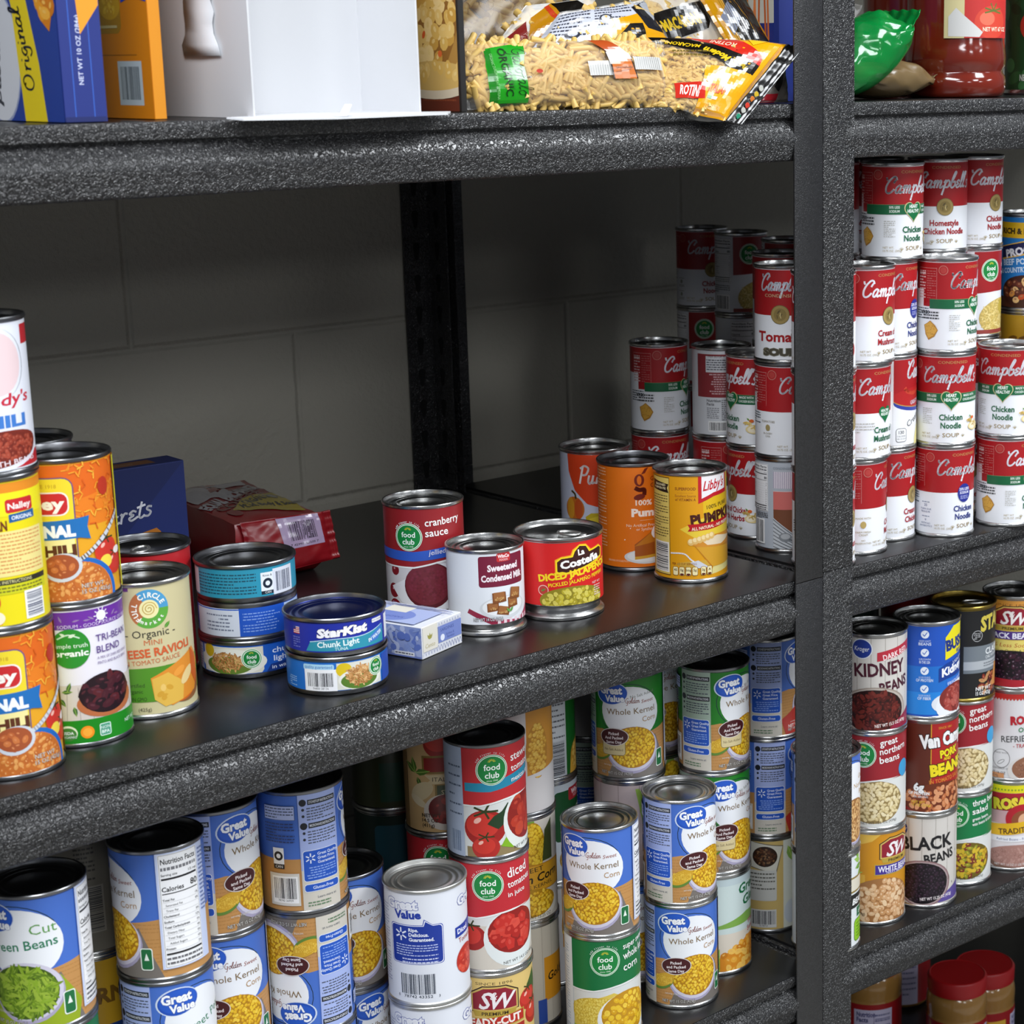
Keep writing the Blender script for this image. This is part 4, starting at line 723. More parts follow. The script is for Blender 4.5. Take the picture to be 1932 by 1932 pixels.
def tuna(kind):
    if kind == 'teal':
        a = tuna_base('#2a8fac'); a.rect(-134, 5.5, -45, 28, '#c9ccd8'); a.lines(-44, 7, 12, 26, 7, '#16485c', 4, .42); a.rect(16, 6, 28, 25, '#e3e9ee'); a.rect(16, 6, 28, 9, '#1a2634'); a.text('CAN', 22, 6.6, 2, '#e3e9ee'); a.ell(22, 15.5, 4.4, 4.4, '#1a2634'); a.ell(22, 15.5, 2.1, 2.1, '#e3e9ee'); a.text('Rinse &', 22, 21.5, 2, '#1a2634'); a.bars(30, 7, 47, 24, seed=7, bg='#d7dbe4', pad=3, col='#3a4258'); return a
    if kind == 'blue_back':
        a = tuna_base('#1a4fb5'); a.rect(8, 4.5, 56, 29, '#c8cedc'); a.rect(8, 5, 60, 6, '#1a4fb5'); a.lines(12, 9, 40, 25, 5, '#6a7288', 3, .4, True); a.rect(-60, 5, -33, 26, '#a9bcdc'); a.bars(-44, 7, -37, 25, bg=None, seed=3); a.lines(-28, 8, 5, 26, 7, '#7f9fe0', 4, .35, True); return a
    if kind == 'fc_light':
        a = tuna_base('#1b57b8'); a.rect(-30, 5, 28, 28, '#d6d3c4'); a.ell(-2, 15, 33, 11.5, '#e3e2d8'); a.ell(-22, 24, 6, 6, '#c9a81c'); a.ell(-3, 12, 22, 8, '#5f7a2b'); a.blobs(-4, 15, 17, 9, ['#a8733c', '#c08c50', '#8f5c2c', '#d0a468'], 3, 3.2, 4, hi='#dfbd8c', dens=1.5); food_club(a, 18, 18, 7.4, tag_=False)
        a.poly([(26, 5), (31, 12), (33, 28), (70, 28), (70, 5)], '#1b57b8'); a.text('chunk', 48, 20.5, 5, '#e6ecf8', fit=24, bold=.01); a.text('light', 45, 13.4, 5, '#e6ecf8', fit=16, bold=.01); a.poly([(30, 5), (34, 11), (70, 13), (70, 5)], '#16347c'); a.text('in water', 46, 6.6, 3.6, '#e6ecf8', fit=22); a.rect(-60, 5, -32, 28, '#9fb6cf'); a.lines(-42, 7, -34, 25, 8, '#5a6c8a', 4); return a
    if kind == 'starkist':
        a = tuna_base('#1c2c9c'); a.poly([(-30, 5.5), (-26, 13), (-6, 15), (20, 15.5), (40, 19), (44, 20), (44, 5.5)], '#2d8fa6'); a.stroke([(-26, 13.4), (-6, 15.6), (20, 16), (42, 20.4)], .7, '#b8dce4')
        a.text('StarKist', 2, 18.4, 7.2, '#f4f4fa', bold=.06, shear=.15, fit=42, rot=.06, out='#10143c', ow=.03); a.text('Chunk Light', -2, 9.4, 5, '#e8f6f6', bold=.02, fit=35, rot=.05); a.text('TUNA', 0, 5.8, 2.8, '#d6eef0', fit=11)
        a.poly([(24, 8), (28, 12), (26, 13), (34, 17), (40, 20), (44, 18), (40, 13), (36, 9)], '#3f78c4'); a.text('IN WATER', 33, 11, 3.2, '#f0f4fa', shear=.2, bold=.02, fit=17, rot=.3); a.rr(29, 24, 42, 27.4, 1, '#e8e8ee'); a.text('WILD CAUGHT', 35.5, 25, 1.6, '#333')
        a.rect(-43, 19, -36, 25, '#e8e8ee'); [a.rect(-43, 19+i*1.5, -36, 19.8+i*1.5, '#b3262e') for i in range(4)]; a.rect(-43, 22.6, -40, 25, '#2a3a8c'); a.lines(-44, 7, -36, 17, 5, '#6f78c8', 4); a.rect(48, 6, 70, 27, '#dfe1ea'); return a
    a = tuna_base('#1f6cc4'); a.rr(-13, 22.5, 14, 27.4, 1.5, '#a9d6f0'); a.text('quality guaranteed', .5, 23.8, 2.9, '#1f5cb0', fit=24); a.bars(-9, 8.2, 13, 20, seed=5, num='36800 28126', bg='#eef0f4', pad=3); a.lines(-34, 6, -22, 15, 5, '#9cc4ec', 3, .4, True)
    a.rect(16, 5, 58, 28, '#d6d6cc'); a.ell(22, 22, 6.6, 6, '#d9bd1c'); a.ell(37, 13, 20, 9.5, '#e6e6dc'); a.ell(36, 12, 17, 7.5, '#567a2b'); a.blobs(36, 16, 14, 9.5, ['#bb854c', '#cf9c60', '#a06a36', '#dcb47c'], 2.8, 3.2, 6, hi='#ecd0a0', dens=1.5); food_club(a, 52, 20, 6.8, tag_=False); a.rect(60, 5, 100, 28, '#2a4fae'); return a
for k_ in ('teal', 'blue_back', 'fc_light', 'starkist', 'fc_bar'): LAB['tuna_'+k_] = tuna(k_)
# beans and others on the right hand shelves
def wood(a, u0, v0, u1, v1, c1='#cdc8c2', c2='#8d857c', n=7):
    a.rect(u0, v0, u1, v1, c1)
    for i in range(1, n): x = u0+(u1-u0)*i/n; a.rect(x, v0, x+.5, v1, c2)
    r = random.Random(4)
    for i in range(12): a.ell(r.uniform(u0, u1), r.uniform(v0, v1), .5, r.uniform(1, 3), '#4d443c', n=7)
def snw_logo(a, u, v, w, band=None, bt='', bc='#3c2a86'):
    k = w/40
    a.poly([(u-21*k, v-9*k), (u-21*k, v+8*k), (u-10*k, v+14*k), (u+10*k, v+14*k), (u+21*k, v+8*k), (u+21*k, v-9*k)], '#2a1a14'); a.poly([(u-20*k, v-8.4*k), (u-20*k, v+7.4*k), (u-9.6*k, v+13*k), (u+9.6*k, v+13*k), (u+20*k, v+7.4*k), (u+20*k, v-8.4*k)], '#cdb060'); a.poly([(u-18.6*k, v-7*k), (u-18.6*k, v+6.6*k), (u-9*k, v+11.6*k), (u+9*k, v+11.6*k), (u+18.6*k, v+6.6*k), (u+18.6*k, v-7*k)], '#8c1a2e')
    a.text('S', u-7.5*k, v-6*k, 15*k, '#ece6e6', shear=.3, bold=.02); a.text('&', u-.5*k, v+2*k, 7*k, '#ece6e6', shear=.3); a.text('W', u+8*k, v-6*k, 14*k, '#ece6e6', shear=.35, bold=.02)
    a.poly([(u-17*k, v-13*k), (u-19*k, v-8*k), (u+19*k, v-8*k), (u+17*k, v-13*k)], '#b59a3c'); a.text('PREMIUM', u, v-12*k, 3*k, '#3a2a14', bold=.02, fit=22*k)
    if band: a.rect(u-26*k, v-26*k, u+26*k, v-14*k, '#b59a3c'); a.rect(u-25*k, v-25*k, u+25*k, v-15*k, bc); a.text(band, u, v-22.6*k, 6.4*k, '#eceaf4', bold=.02, fit=44*k)
def beans_label(kind):
    if kind == 'kidney':
        a = A15('#cdc8c2', 4, 5); wood(a, -50, 4, 60, 108); a.ell(-13, 96, 12, 11.4, '#dfe3ec'); a.ell(-13, 96, 11, 10.4, '#20388c'); a.text('Kroger', -13, 93.5, 5.4, '#eef0f6', shear=.1, fit=17)
        a.poly([(4, 82), (4, 92), (52, 101), (52, 90)], '#b32a3a'); a.text('DARK RED', 28, 86.2, 6.4, '#f0dcdc', bold=.02, fit=34, rot=.19); a.text('KIDNEY', 9, 66, 15, '#451226', bold=.03, fit=60, rot=.05); a.text('BEANS', 27, 48.5, 12.4, '#451226', bold=.03, fit=38, rot=.16)
        a.ell(2, 25, 40, 28, '#9c8f84'); a.ell(2, 25, 38, 26.5, '#b8ada4'); a.blobs(1, 25, 36, 25, ['#4a120e', '#5e1a14', '#380c0a', '#6d241c'], 6.4, 1.8, 3, hi=['#a04a3e', '#8a3830'], bg='#240806', dens=1.3); a.rr(-36, 8, -26, 20, 1.2, '#9ac0c0'); a.text('BPA', -31, 11, 3, '#e6f0f0', bold=.02); a.poly([(18, 4), (30, 14), (52, 24), (52, 4)], '#8c1c3a'); a.text('NET WT 15.5 OZ (439g)', 22, 8.6, 3.8, '#efe6e2', bold=.015, fit=40, rot=.09); a.text('3.5', 34, 24, 4, '#5a5048'); return a
    if kind == 'black':
        a = A15('#cdc8c2', 4, 5); wood(a, -50, 4, 60, 108); a.ell(-30, 92, 10, 9, '#20388c'); a.text('Kroger', -30, 90, 5, '#eef0f6'); a.text('BLACK', 4, 69, 16, '#16161a', bold=.03, fit=62, rot=.06); a.text('BEANS', 20, 54, 11.5, '#16161a', bold=.03, fit=38, rot=.13)
        a.ell(-2, 28, 35, 28, '#8a6a6c'); a.ell(-2, 28, 33, 26.5, '#a89496'); a.blobs(-2, 28, 31, 25, ['#1c0f1c', '#2a1626', '#140a14'], 4.6, 1.4, 3, hi=['#7d6a7c', '#5a485a'], bg='#0f070f', dens=1.2); a.poly([(16, 4), (30, 16), (60, 26), (60, 4)], '#5a4a92'); a.text('NET WT 15.25 OZ (432g)', 16, 8.6, 3.6, '#efe6e8', bold=.015, fit=40, rot=.07); a.text('3.5', 30, 30, 4, '#5a5048'); return a
    if kind == 'bush':
        a = A15('#1c50b4', 4, 5); a.rect(-116, 4, 116, 60, '#1c6cc4'); a.rect(-116, 4, 116, 30, '#2282d6')
        for i, (t1, t2) in enumerate((('HIGHEST QUALITY', 'BEANS'), ('GROWN', 'IN THE USA'), ('GOOD SOURCE', 'OF PROTEIN'), ('GOOD SOURCE', 'OF FIBER'))): v = 97-i*21; a.ell(-18, v, 4.6, 4.6, '#e2e8f2'); a.stroke([(-20.4, v), (-18.6, v-2), (-15.6, v+2.4)], .9, '#2058b8', sm=False); a.text(t1, -18, v-8.6, 2.2, '#cfdcf0', fit=13); a.text(t2, -18, v-12.6, 3.4, '#dfe8f6', bold=.01, fit=(14, 12, 19, 15)[i])
        a.poly([(6, 66), (6, 92), (18, 104), (48, 106), (48, 74), (20, 70)], '#e3d61c'); a.text("BUSH'S", 30, 79, 12, '#16307c', bold=.06, fit=44, rot=.12); a.text('BEST', 30, 72, 4, '#16307c', bold=.04); a.poly([(-2, 41), (-2, 57), (8, 62), (52, 72), (52, 50), (8, 44)], '#123a8c'); a.text('LIGHT RED', 32, 62.6, 4, '#e6ecf6', fit=28, rot=.22); a.text('Kidney', 20, 51, 9.4, '#f0f2f8', shear=.2, bold=.04, fit=36, rot=.22); a.poly([(8, 36), (8, 42), (52, 50), (52, 40)], '#2e6cc8'); a.text('FRIJOLES ROJOS', 30, 39.6, 4, '#dfe8f6', fit=40, rot=.2)
        a.ell(22, 16, 32, 14, '#dfe3ea'); a.ell(24, 18, 30, 20, '#e8ebf0', .4); a.blobs(24, 21, 25, 17, ['#a04038', '#b3564c', '#8f342e'], 8, 1.7, 3, hi=['#d99a90', '#c98278'], bg='#7c2a26', dens=1.3); return a
    if kind == 'vancamp':
        a = A15('#8f1c1c', 4, 5); a.rect(-50, 4, 0, 106, '#5a2416'); a.rect(-3, 30, 60, 106, '#a61e1e'); a.rect(-3, 30, -2, 106, '#cf9c2c'); a.rect(-3, 30, 60, 31, '#cf9c2c'); a.text('SINCE 1861', 15, 97, 2.8, '#cf9c2c'); a.text('Van Camp', 16, 78, 15, '#ececec', bold=.06, fit=60, rot=.08, out='#241010', ow=.05)
        a.text('PORK', 22, 64, 9, '#e8d41c', bold=.05, fit=26, rot=.1, out='#2a1c08'); a.text('AND', 18, 59.6, 3.4, '#e8d41c', bold=.03); a.text('BEANS', 22, 44.6, 13, '#e8d41c', bold=.06, fit=48, rot=.1, out='#2a1c08'); a.text('IN TOMATO SAUCE', 20, 35, 5, '#d9862c', bold=.01, fit=48, rot=.1)
        a.blobs(12, 14, 48, 20, ['#b8683c', '#c87f50', '#a0542c', '#d6956a'], 6.6, 1.5, 3, hi='#e8b894', bg='#6a2c14', clip=lambda x, y: y < 32-(abs(x-20)*.1)); a.text('6g', -16, 25, 9, '#e8e8ea', bold=.05, out='#3a2018'); a.text('OF PROTEIN', -16, 20, 3.6, '#e8e8ea', bold=.03, fit=24); a.text('PER SERVING', -14, 16.6, 2.4, '#e8e8ea', fit=17); a.text('NET WT', -24, 10, 3, '#d9c01c', 'L'); a.text('15 OZ (425g)', -24, 6.4, 3.2, '#d9c01c', 'L', fit=22); return a
    if kind == 'stagg':
        a = A15('#19191b', 4, 5); a.rect(-60, 60, -24, 100, '#5a626a'); a.rect(-116, 4, -26, 60, '#22242a'); a.text('STAGG', 36, 86, 17, '#c9b84a', bold=.05, shear=.15, fit=56, rot=.1); a.ell(3, 78, 6.6, 6.6, '#b8b8ba'); a.ell(3, 78, 6, 6, '#19191b'); a.lines(-1.4, 74, 7, 82, 4, '#b8b8ba', 3, .4, True)
        a.rect(-13, 34, 60, 66, '#6f777e'); a.rect(-13, 38, 60, 48, '#a9aeb3'); a.text('CLASSIC', 32, 56, 7.6, '#dfe2e4', bold=.02, fit=34, rot=.08); a.text('CHILI WITH BEANS', 30, 50.6, 4, '#dfe2e4', 'C', fit=30, rot=.08); a.lines(12, 40, 44, 46, 2, '#6a7076', 3); a.blobs(22, 20, 20, 14, ['#7a2418', '#9a5030', '#b88a5a', '#5a1a14'], 6.4, 1.8, 3, hi='#d9a884', dens=1.1); a.poly([(26, 16), (34, 42), (44, 40), (40, 14)], '#c98a4c'); a.text('NET WT', 2, 13, 4.4, '#e6e6e6', 'L', bold=.02); a.text('15 OZ (425g)', 2, 7.4, 4.4, '#e6e6e6', 'L', bold=.02, fit=22); return a
    if kind == 'snw_black':
        a = A15('#6a1c34', 4, 5); a.rect(-116, 60, 116, 108, '#cf8f3c'); a.text('SINCE 1896', 12, 101, 3, '#7a4a1c', fit=40); snw_logo(a, 14, 86, 44); a.rect(-24, 60, 60, 72, '#c9b04a'); a.rect(-24, 61, 60, 71, '#4a2f7c'); a.text('BLACK BEANS', 12, 62.6, 6.6, '#e8e6f2', bold=.03, fit=62); a.rect(-24, 43, 60, 60, '#dcc96a'); a.text('50% Less Sodium', 12, 52, 5, '#a8441c', shear=.2, fit=60); a.text('Premium Quality & Taste', 12, 46, 3.4, '#5a4a2c', fit=52)
        a.blobs(12, 28, 46, 20, ['#1c0a18', '#2c1022', '#3a1428', '#120610'], 6, 1.3, 5, hi=['#d9cdd6', '#7a5468', '#54304a'], bg='#0d040c', dens=1.2); a.poly([(-40, 4), (-40, 22), (-10, 14), (30, 12), (60, 18), (60, 4)], '#a8202c'); return a
    if kind == 'rosa_org':
        a = A15('#d6d4d6', 4, 5); a.rect(-116, 102, 116, 108, '#b82a26')
        for i in range(30): a.poly([(-60+i*4, 102), (-56+i*4, 102), (-58+i*4, 99.6)], '#b82a26')
        a.ell(34, 84, 14, 14, '#b5703c'); a.text('ROSARITA', 26, 72, 10, '#b01c2a', bold=.06, fit=54, rot=.05); a.text('ORGANIC', 26, 62, 6, '#1f7a4a', bold=.02, fit=36, rot=.05); a.text('REFRIED BEANS', 22, 50, 8, '#3a3a3c', bold=.005, fit=68, rot=.05); a.text('- TRADITIONAL -', 24, 42, 5, '#b0383a', bold=.01, fit=44)
        a.ell(-12, 28, 10.6, 11.6, '#5a5656'); a.ell(-12, 28, 10, 11, '#d6d4d6'); a.text('MADE WITH', -12, 34, 2.2, '#5a5656'); a.text('COCONUT OIL', -12, 14.6, 2.2, '#5a5656'); a.ell(-12, 24, 5, 2, '#5a5656', .6); a.ell(-12, 24, 4.4, 1.4, '#d6d4d6', .6)
        a.ell(22, 14, 26, 18, '#d2cdca'); a.ell(24, 16, 23, 15, '#8c5f48'); a.blobs(24, 16, 20, 13, ['#8c5f48', '#a0745c', '#7a4f3c'], 4, 1.6, 3, hi='#c9a894'); a.blobs(28, 22, 9, 5, ['#e8e4e0', '#d6d0c8'], 2, 1.2, 4); a.rect(-40, 4, -8, 10, '#c98a5a'); a.text('NET WT 16 OZ', -34, 9, 3, '#4a4442', 'L'); a.text('(1 LB) 454g', -34, 5.4, 3, '#4a4442', 'L'); return a
    if kind == 'rosa':
        a = A15('#dcd6d8', 4, 5); a.rect(-116, 98, 116, 108, '#e0d61c')
        for i in range(30): a.rect(-60+i*4, 101, -58+i*4, 103, '#7a9a2c')
        a.rect(-60, 60, 60, 98, '#c9a0a6'); a.rect(-60, 76, 60, 98, '#a81f2c'); a.text('ROSARITA', 20, 80, 13, '#e6d23c', bold=.07, fit=72, rot=.06, out='#5a0c14'); a.ell(18, 66, 20, 18, '#b01c2a'); a.ell(18, 64, 13, 12, '#8c4a2c'); a.ell(20, 64, 7, 8, '#d9a884'); a.poly([(-24, 44), (-20, 48), (-22, 58), (60, 66), (60, 52), (-4, 45)], '#dcae1c'); a.text('TRADITIONAL', 20, 48.6, 7, '#4a2414', bold=.02, fit=60, rot=.08); a.rect(-20, 37, 60, 44, '#e6e6ea'); a.text('Refried Beans - Frijoles Refritos', 18, 38.8, 3.2, '#2a3a7c', fit=60)
        a.ell(14, 16, 40, 17, '#7a5a4c'); a.ell(14, 19, 37, 14, '#a57a70'); a.blobs(14, 19, 34, 12, ['#a57a70', '#b58c82', '#946a60'], 4, 2.2, 3, hi='#cba8a0'); a.text('NET WT 16 OZ (1 LB) 454g', 6, 6.8, 3, '#e6e0de', fit=40); return a
    if kind == 'snw_white':
        a = A15('#c98a18', 4, 5); a.rect(-60, 4, -8, 60, '#d9a83c'); a.poly([(-50, 30), (-36, 50), (-14, 46), (-6, 30), (-20, 24)], '#5a7a26'); leaf(a, -40, 54, 30, .3, '#6f8c2c'); a.poly([(-50, 84), (0, 100), (10, 108), (-50, 108)], '#dcb24a'); snw_logo(a, 31, 88, 44, 'WHITE BEANS', bc='#3f2f8c'); a.text('NAVY BEANS', 30, 60.6, 3.4, '#d8d4ec'); a.ell(12, 16, 44, 34, '#e0ddd6', .2); a.blobs(12, 22, 42, 34, ['#cfa276', '#dab389', '#c2905f', '#e2c39c'], 6.6, 1.4, 4, hi='#f4e2c8', bg='#9c6a3c', dens=1.15, clip=lambda x, y: y > 6 and y < 52+(x-12)*.3 and x > -28+(40-y)*.1); a.text('NET WT', -34, 16, 3.4, '#3a2c14', 'L', bold=.02); a.text('15.5 OZ (439g)', -34, 11.6, 3.4, '#3a2c14', 'L', bold=.02, fit=26); return a
    if kind == 'green_black':
        a = A15('#dfe4e6', 4, 5)
        for i in range(8): leaf(a, 10+i*3, 104-i*5, 16, 2.4+i*.4, ('#7cb23c', '#98c45a', '#5f9a2c')[i % 3])
        a.rect(-10, 66, 26, 84, '#8c7434'); a.rect(-10, 68, 25, 82, '#dcd6c4'); a.rect(-30, 48, 26, 64, '#1c1c1c'); a.text('BEANS', 10, 52, 7, '#f0f0f0', shear=.2, bold=.03, fit=30); a.rect(4, 36, 24, 47, '#1c6a44'); a.text('the', 12, 39, 5, '#eee', shear=.2); a.rr(-2, 8, 30, 34, 5, '#5c8a14'); a.rr(-1, 9, 29, 33, 4.6, '#8cc422'); a.lines(3, 12, 27, 30, 5, '#2c4a0c', 3, .3); return a
for k_ in ('kidney', 'black', 'bush', 'vancamp', 'stagg', 'snw_black', 'rosa_org', 'rosa', 'snw_white', 'green_black'): LAB[k_] = beans_label(k_)
def misc(kind):
    a = A15('#c9a673', 4, 5)
    if kind == 'snw_ready':
        a = A15('#dbbd74', 4, 5); a.text('SINCE 1896', -6, 101, 3, '#5a4a2c', fit=36); snw_logo(a, -6, 84, 46); a.poly([(24, 70), (30, 92), (44, 104), (50, 90), (44, 70)], '#3a5a22'); tomato(a, 32, 78, 13, '#b82a1c'); tomato(a, 40, 62, 14, '#a8201a'); a.poly([(-40, 54), (-40, 66), (24, 72), (24, 60)], '#b59a3c'); a.poly([(-39, 55), (-39, 65), (23, 71), (23, 61)], '#b5281c'); a.text('READY-CUT', -8, 60, 8, '#f0e6dc', bold=.04, fit=56, rot=.06); a.poly([(-40, 30), (-40, 53), (24, 58), (24, 36)], '#a8241c'); a.text('DICED TOMATOES', -8, 42, 6, '#f0e6dc', fit=52); return a
    if kind == 'snw_italian':
        a.rect(-60, 4, -26, 108, '#8f6f44'); a.rect(-27, 20, -26, 80, '#3a2a1c'); tomato(a, 12, 92, 16, '#a01c18'); a.poly([(-6, 62), (-6, 80), (44, 82), (44, 64)], '#8a6f34'); a.poly([(-4, 64), (-4, 78), (44, 80), (44, 66)], '#8c1c1c'); [leaf(a, -14, 62, 16, t, '#4a6f22') for t in (2.5, 1.8, .2)]; leaf(a, -12, 58, 12, -1.2, '#3c5a1c'); a.poly([(-4, 52), (2, 56), (-4, 61), (44, 63), (44, 54)], '#d9c69c'); a.text('ITALIAN', 16, 55, 4.4, '#3a2a1c', 'C', fit=24); a.rect(6, 34, 44, 52, '#8a6f34'); a.rect(8, 36, 44, 51, '#33401f'); a.text('STEWED', 24, 42, 4.6, '#d9c69c', fit=24)
        a.ell(-8, 44, 14, 8, '#d6c49c', .6); a.ell(-12, 34, 10, 4, '#dcccaa', -.5); a.ell(14, 24, 20, 18, '#d9d0c4'); a.blobs(16, 27, 17, 15, ['#8c1f18', '#a02a20', '#701612'], 8, 1.2, 3, hi='#c9584a', bg='#6a1410'); a.text('NET WT', -8, 19, 3.6, '#3a2c1c', 'L', bold=.03); a.text('14.5 OZ', -8, 14, 3.6, '#3a2c1c', 'L', bold=.02); a.text('(411g)', -8, 9, 3.6, '#3a2c1c', 'L', bold=.02); return a
    if kind == 'corn_white':
        a = A15('#d3cfcf', 4, 5); a.rect(18, 42, 60, 108, '#c98a2c'); a.blobs(30, 66, 13, 28, ['#d9a93c', '#e0b850', '#cf9a2c'], 4.2, 1, 3, hi='#f0d684', bg='#b37a1c', dens=1.1); a.poly([(18, 42), (30, 44), (60, 50), (60, 40), (18, 40)], '#d3cfcf'); return a
    if kind == 'golden_corn':
        a = A15('#c9c3b8', 4, 5); a.poly([(10, 96), (14, 108), (22, 108), (24, 92), (18, 84)], '#7ca03c'); a.blobs(20, 80, 14, 26, ['#dbb01c', '#e6c22e'], 3.6, 1, 3, hi='#f6e27a', bg='#b3860f', dens=1.1, clip=lambda x, y: y > 62); a.poly([(30, 64), (34, 96), (44, 106), (44, 64)], '#3f4a22'); a.rect(-20, 34, 60, 62, '#b37a14'); a.rect(-20, 35, 60, 61, '#cf9820'); a.text('SWEET', 16, 54, 5, '#2c2010', fit=30, rot=.08); a.text('Golden Corn', 16, 43, 9, '#1c1408', shear=.2, bold=.02, fit=70, rot=.1); a.text('WHOLE KERNEL', 18, 37, 4, '#2c2010', fit=50, rot=.08); a.ell(14, 18, 36, 17, '#d9d6cc'); a.blobs(14, 22, 32, 15, CORN, 3.6, 1.2, 3, hi=CHI, bg='#b0820f', clip=lambda x, y: y < 34); a.text('NET WT 15.25 OZ', 22, 5.8, 3.6, '#2c2418', fit=34); return a
    if kind == 'golden_corn_low':
        a = A15('#bfb8aa', 4, 5); [a.rect(-40+i*12, 4, -39.6+i*12, 108, '#9a9284') for i in range(8)]; a.rect(22, 28, 60, 74, '#d18f1c'); a.text('Golden', 44, 50, 9, '#1c1408', shear=.2, bold=.02, fit=34, rot=.1); a.rect(14, 4, 24, 30, '#2a4a9c'); a.text('Picked at the peak', -6, 14, 3, '#5a5448'); return a
    if kind == 'giant_back':
        a = A15('#c9ccd0', 4, 5); a.rect(15, 4, 60, 108, '#14601c'); a.poly([(20, 4), (22, 22), (30, 36), (40, 40), (60, 40), (60, 4)], '#d9a63c'); a.blobs(38, 22, 16, 16, ['#dcae44', '#e6c064'], 5, 1.2, 3, hi='#f3dc98', bg='#c08c2c'); a.lines(-14, 44, 13, 96, 9, '#5a5c62', 3, .3); a.ell(2, 86, 2.2, 2.2, '#4a9ad0'); a.ell(9, 87, 2.2, 2.2, '#b8342c'); a.bars(-12, 6, 12, 42, vert=False, seed=6, bg=None); a.text('Questions or Comments', 0, 99, 2.6, '#4a4c52', fit=26); return a
    if kind == 'winco_corn':
        a = A15('#c3cbd2', 4, 5); a.rr(-20, 46, 34, 100, 4, '#0f4a22'); a.rr(-2, 88, 30, 102, 2, '#a3202a'); a.text('WinCo', 13, 94, 5.6, '#ead8da', bold=.04, fit=20); a.text('FOODS', 13, 90, 3, '#ead8da'); a.text('GOLDEN SWEET', 10, 73, 6, '#cfdcd0', bold=.03, fit=42, rot=.12); a.text('Corn', 10, 58, 11, '#dfe8e0', bold=.05, fit=30, rot=.06); a.blobs(10, 26, 26, 20, ['#c9a22c', '#d6b23c'], 5, 1.2, 3, hi='#ecd27c', bg='#9a7414'); a.ell(26, 40, 7, 7, '#2a6ab5'); a.text('D', 26, 38.4, 3.6, '#e8eef6', bold=.02); return a
    if kind == 'corn_husk':
        a = A15('#b9a9a8', 4, 5); [a.rect(-34+i*22, 4, -33.4+i*22, 108, '#8a7c7a') for i in range(4)]; a.poly([(6, 104), (10, 104), (24, 80), (26, 40), (20, 30)], '#8fae4a'); a.poly([(24, 108), (30, 108), (36, 70), (30, 40)], '#a3bf5a'); a.blobs(33, 66, 10, 34, ['#b8a02c', '#c9b43c'], 3.2, 1, 3, hi='#e0d070', bg='#8a7414'); return a
    if kind == 'giant':
        a = A15('#c9d8d6', 4, 5); a.rect(-116, 100, 116, 108, '#bcccd0'); a.rect(-40, 56, -22, 80, '#c9dce6'); a.text('Green', 14, 88, 11, '#12683c', 'L', shear=.2, bold=.03, fit=38, rot=.1); a.text('Giant', 20, 74, 11, '#12683c', 'L', shear=.2, bold=.03, fit=34, rot=.1); a.poly([(-116, 50), (-10, 56), (24, 66), (60, 64), (60, 56), (-116, 46)], '#7ca84a'); a.rect(-116, 4, 116, 46, '#d9cfc0')
        a.text('Whole Kernel', 28, 50, 5.6, '#a8283a', 'L', bold=.02, fit=34, rot=.12); a.text('Sweet Corn', 27, 42, 6, '#a8283a', 'L', bold=.02, fit=34, rot=.12); a.poly([(-30, 4), (-30, 8), (4, 28), (26, 38), (60, 40), (60, 4)], '#d98a24'); a.blobs(24, 18, 34, 22, ['#dd9228', '#e8a93c', '#c97c1c', '#f0bf5a'], 8, 1.3, 3, hi='#f6d890', dens=1.2, clip=lambda x, y: y < 8+(x+30)*.62); a.poly([(-34, 4), (-30, 20), (-10, 30), (-10, 4)], '#8fb83c'); return a
    if kind == 'bean_back':
        a = A15('#bfa565', 4, 5); a.rect(18, 4, 40, 108, '#c9ccc2'); leaf(a, 24, 100, 22, -1.2, '#7aa04a'); a.ell(28, 22, 9, 14, '#b9c0c8'); a.poly([(-24, 78), (-20, 108), (18, 102), (10, 70)], '#6a6250'); a.poly([(-23, 79), (-19, 107), (17, 101), (9, 71)], '#c9c6ba'); a.ell(-3, 90, 14, 12, '#2c180e'); a.blobs(-3, 90, 12.5, 10.5, ['#4a2814', '#5f3820', '#7a5a3c'], 2.6, 1.4, 3); a.rr(-24, 38, 10, 74, 2, '#bdbdb8'); a.lines(-22, 50, 8, 72, 5, '#54544c', 3, .35); a.bars(-18, 10, 8, 26, seed=8, bg='#c6c6c4', num='75 48725'); return a
    if kind == 'prog':
        a = A15('#1f78c0', 4, 5); a.rect(-116, 84, 116, 102, '#dcae14'); a.text('RICH & HEARTY', -8, 89, 6.4, '#2a1c10', bold=.05, fit=62); a.poly([(-40, 58), (-40, 74), (40, 92), (60, 94), (60, 80), (-20, 62)], '#d9ae4a'); a.poly([(-40, 60), (-40, 73), (40, 90), (60, 92), (60, 82), (-20, 64)], '#151c4a'); a.text('PROGRESSO', 2, 68, 9, '#e8e8ee', bold=.05, fit=68, rot=.2); a.text('BEEF POT ROAST', -4, 55, 7, '#cfe2f2', bold=.03, fit=66, rot=.1); a.text('& COUNTRY VEGETABLES', -4, 46, 6, '#cfe2f2', bold=.03, fit=74, rot=.1); a.rect(-116, 4, 116, 16, '#4a2414'); a.ell(-4, 22, 34, 20, '#3a180c'); a.blobs(-4, 24, 32, 18, ['#5a2414', '#c9863c', '#b8461c', '#dcb478', '#6d3018'], 8, 1.3, 4, hi='#e6b884', bg='#3a180c', dens=1.2); return a
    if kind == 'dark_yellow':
        a = A15('#1c1c2c', 4, 5); a.rect(20, 4, 60, 108, '#c99a14'); nutri(a, -30, 30, 6, 104, ink='#d9dae0', bg='#20202e'); return a
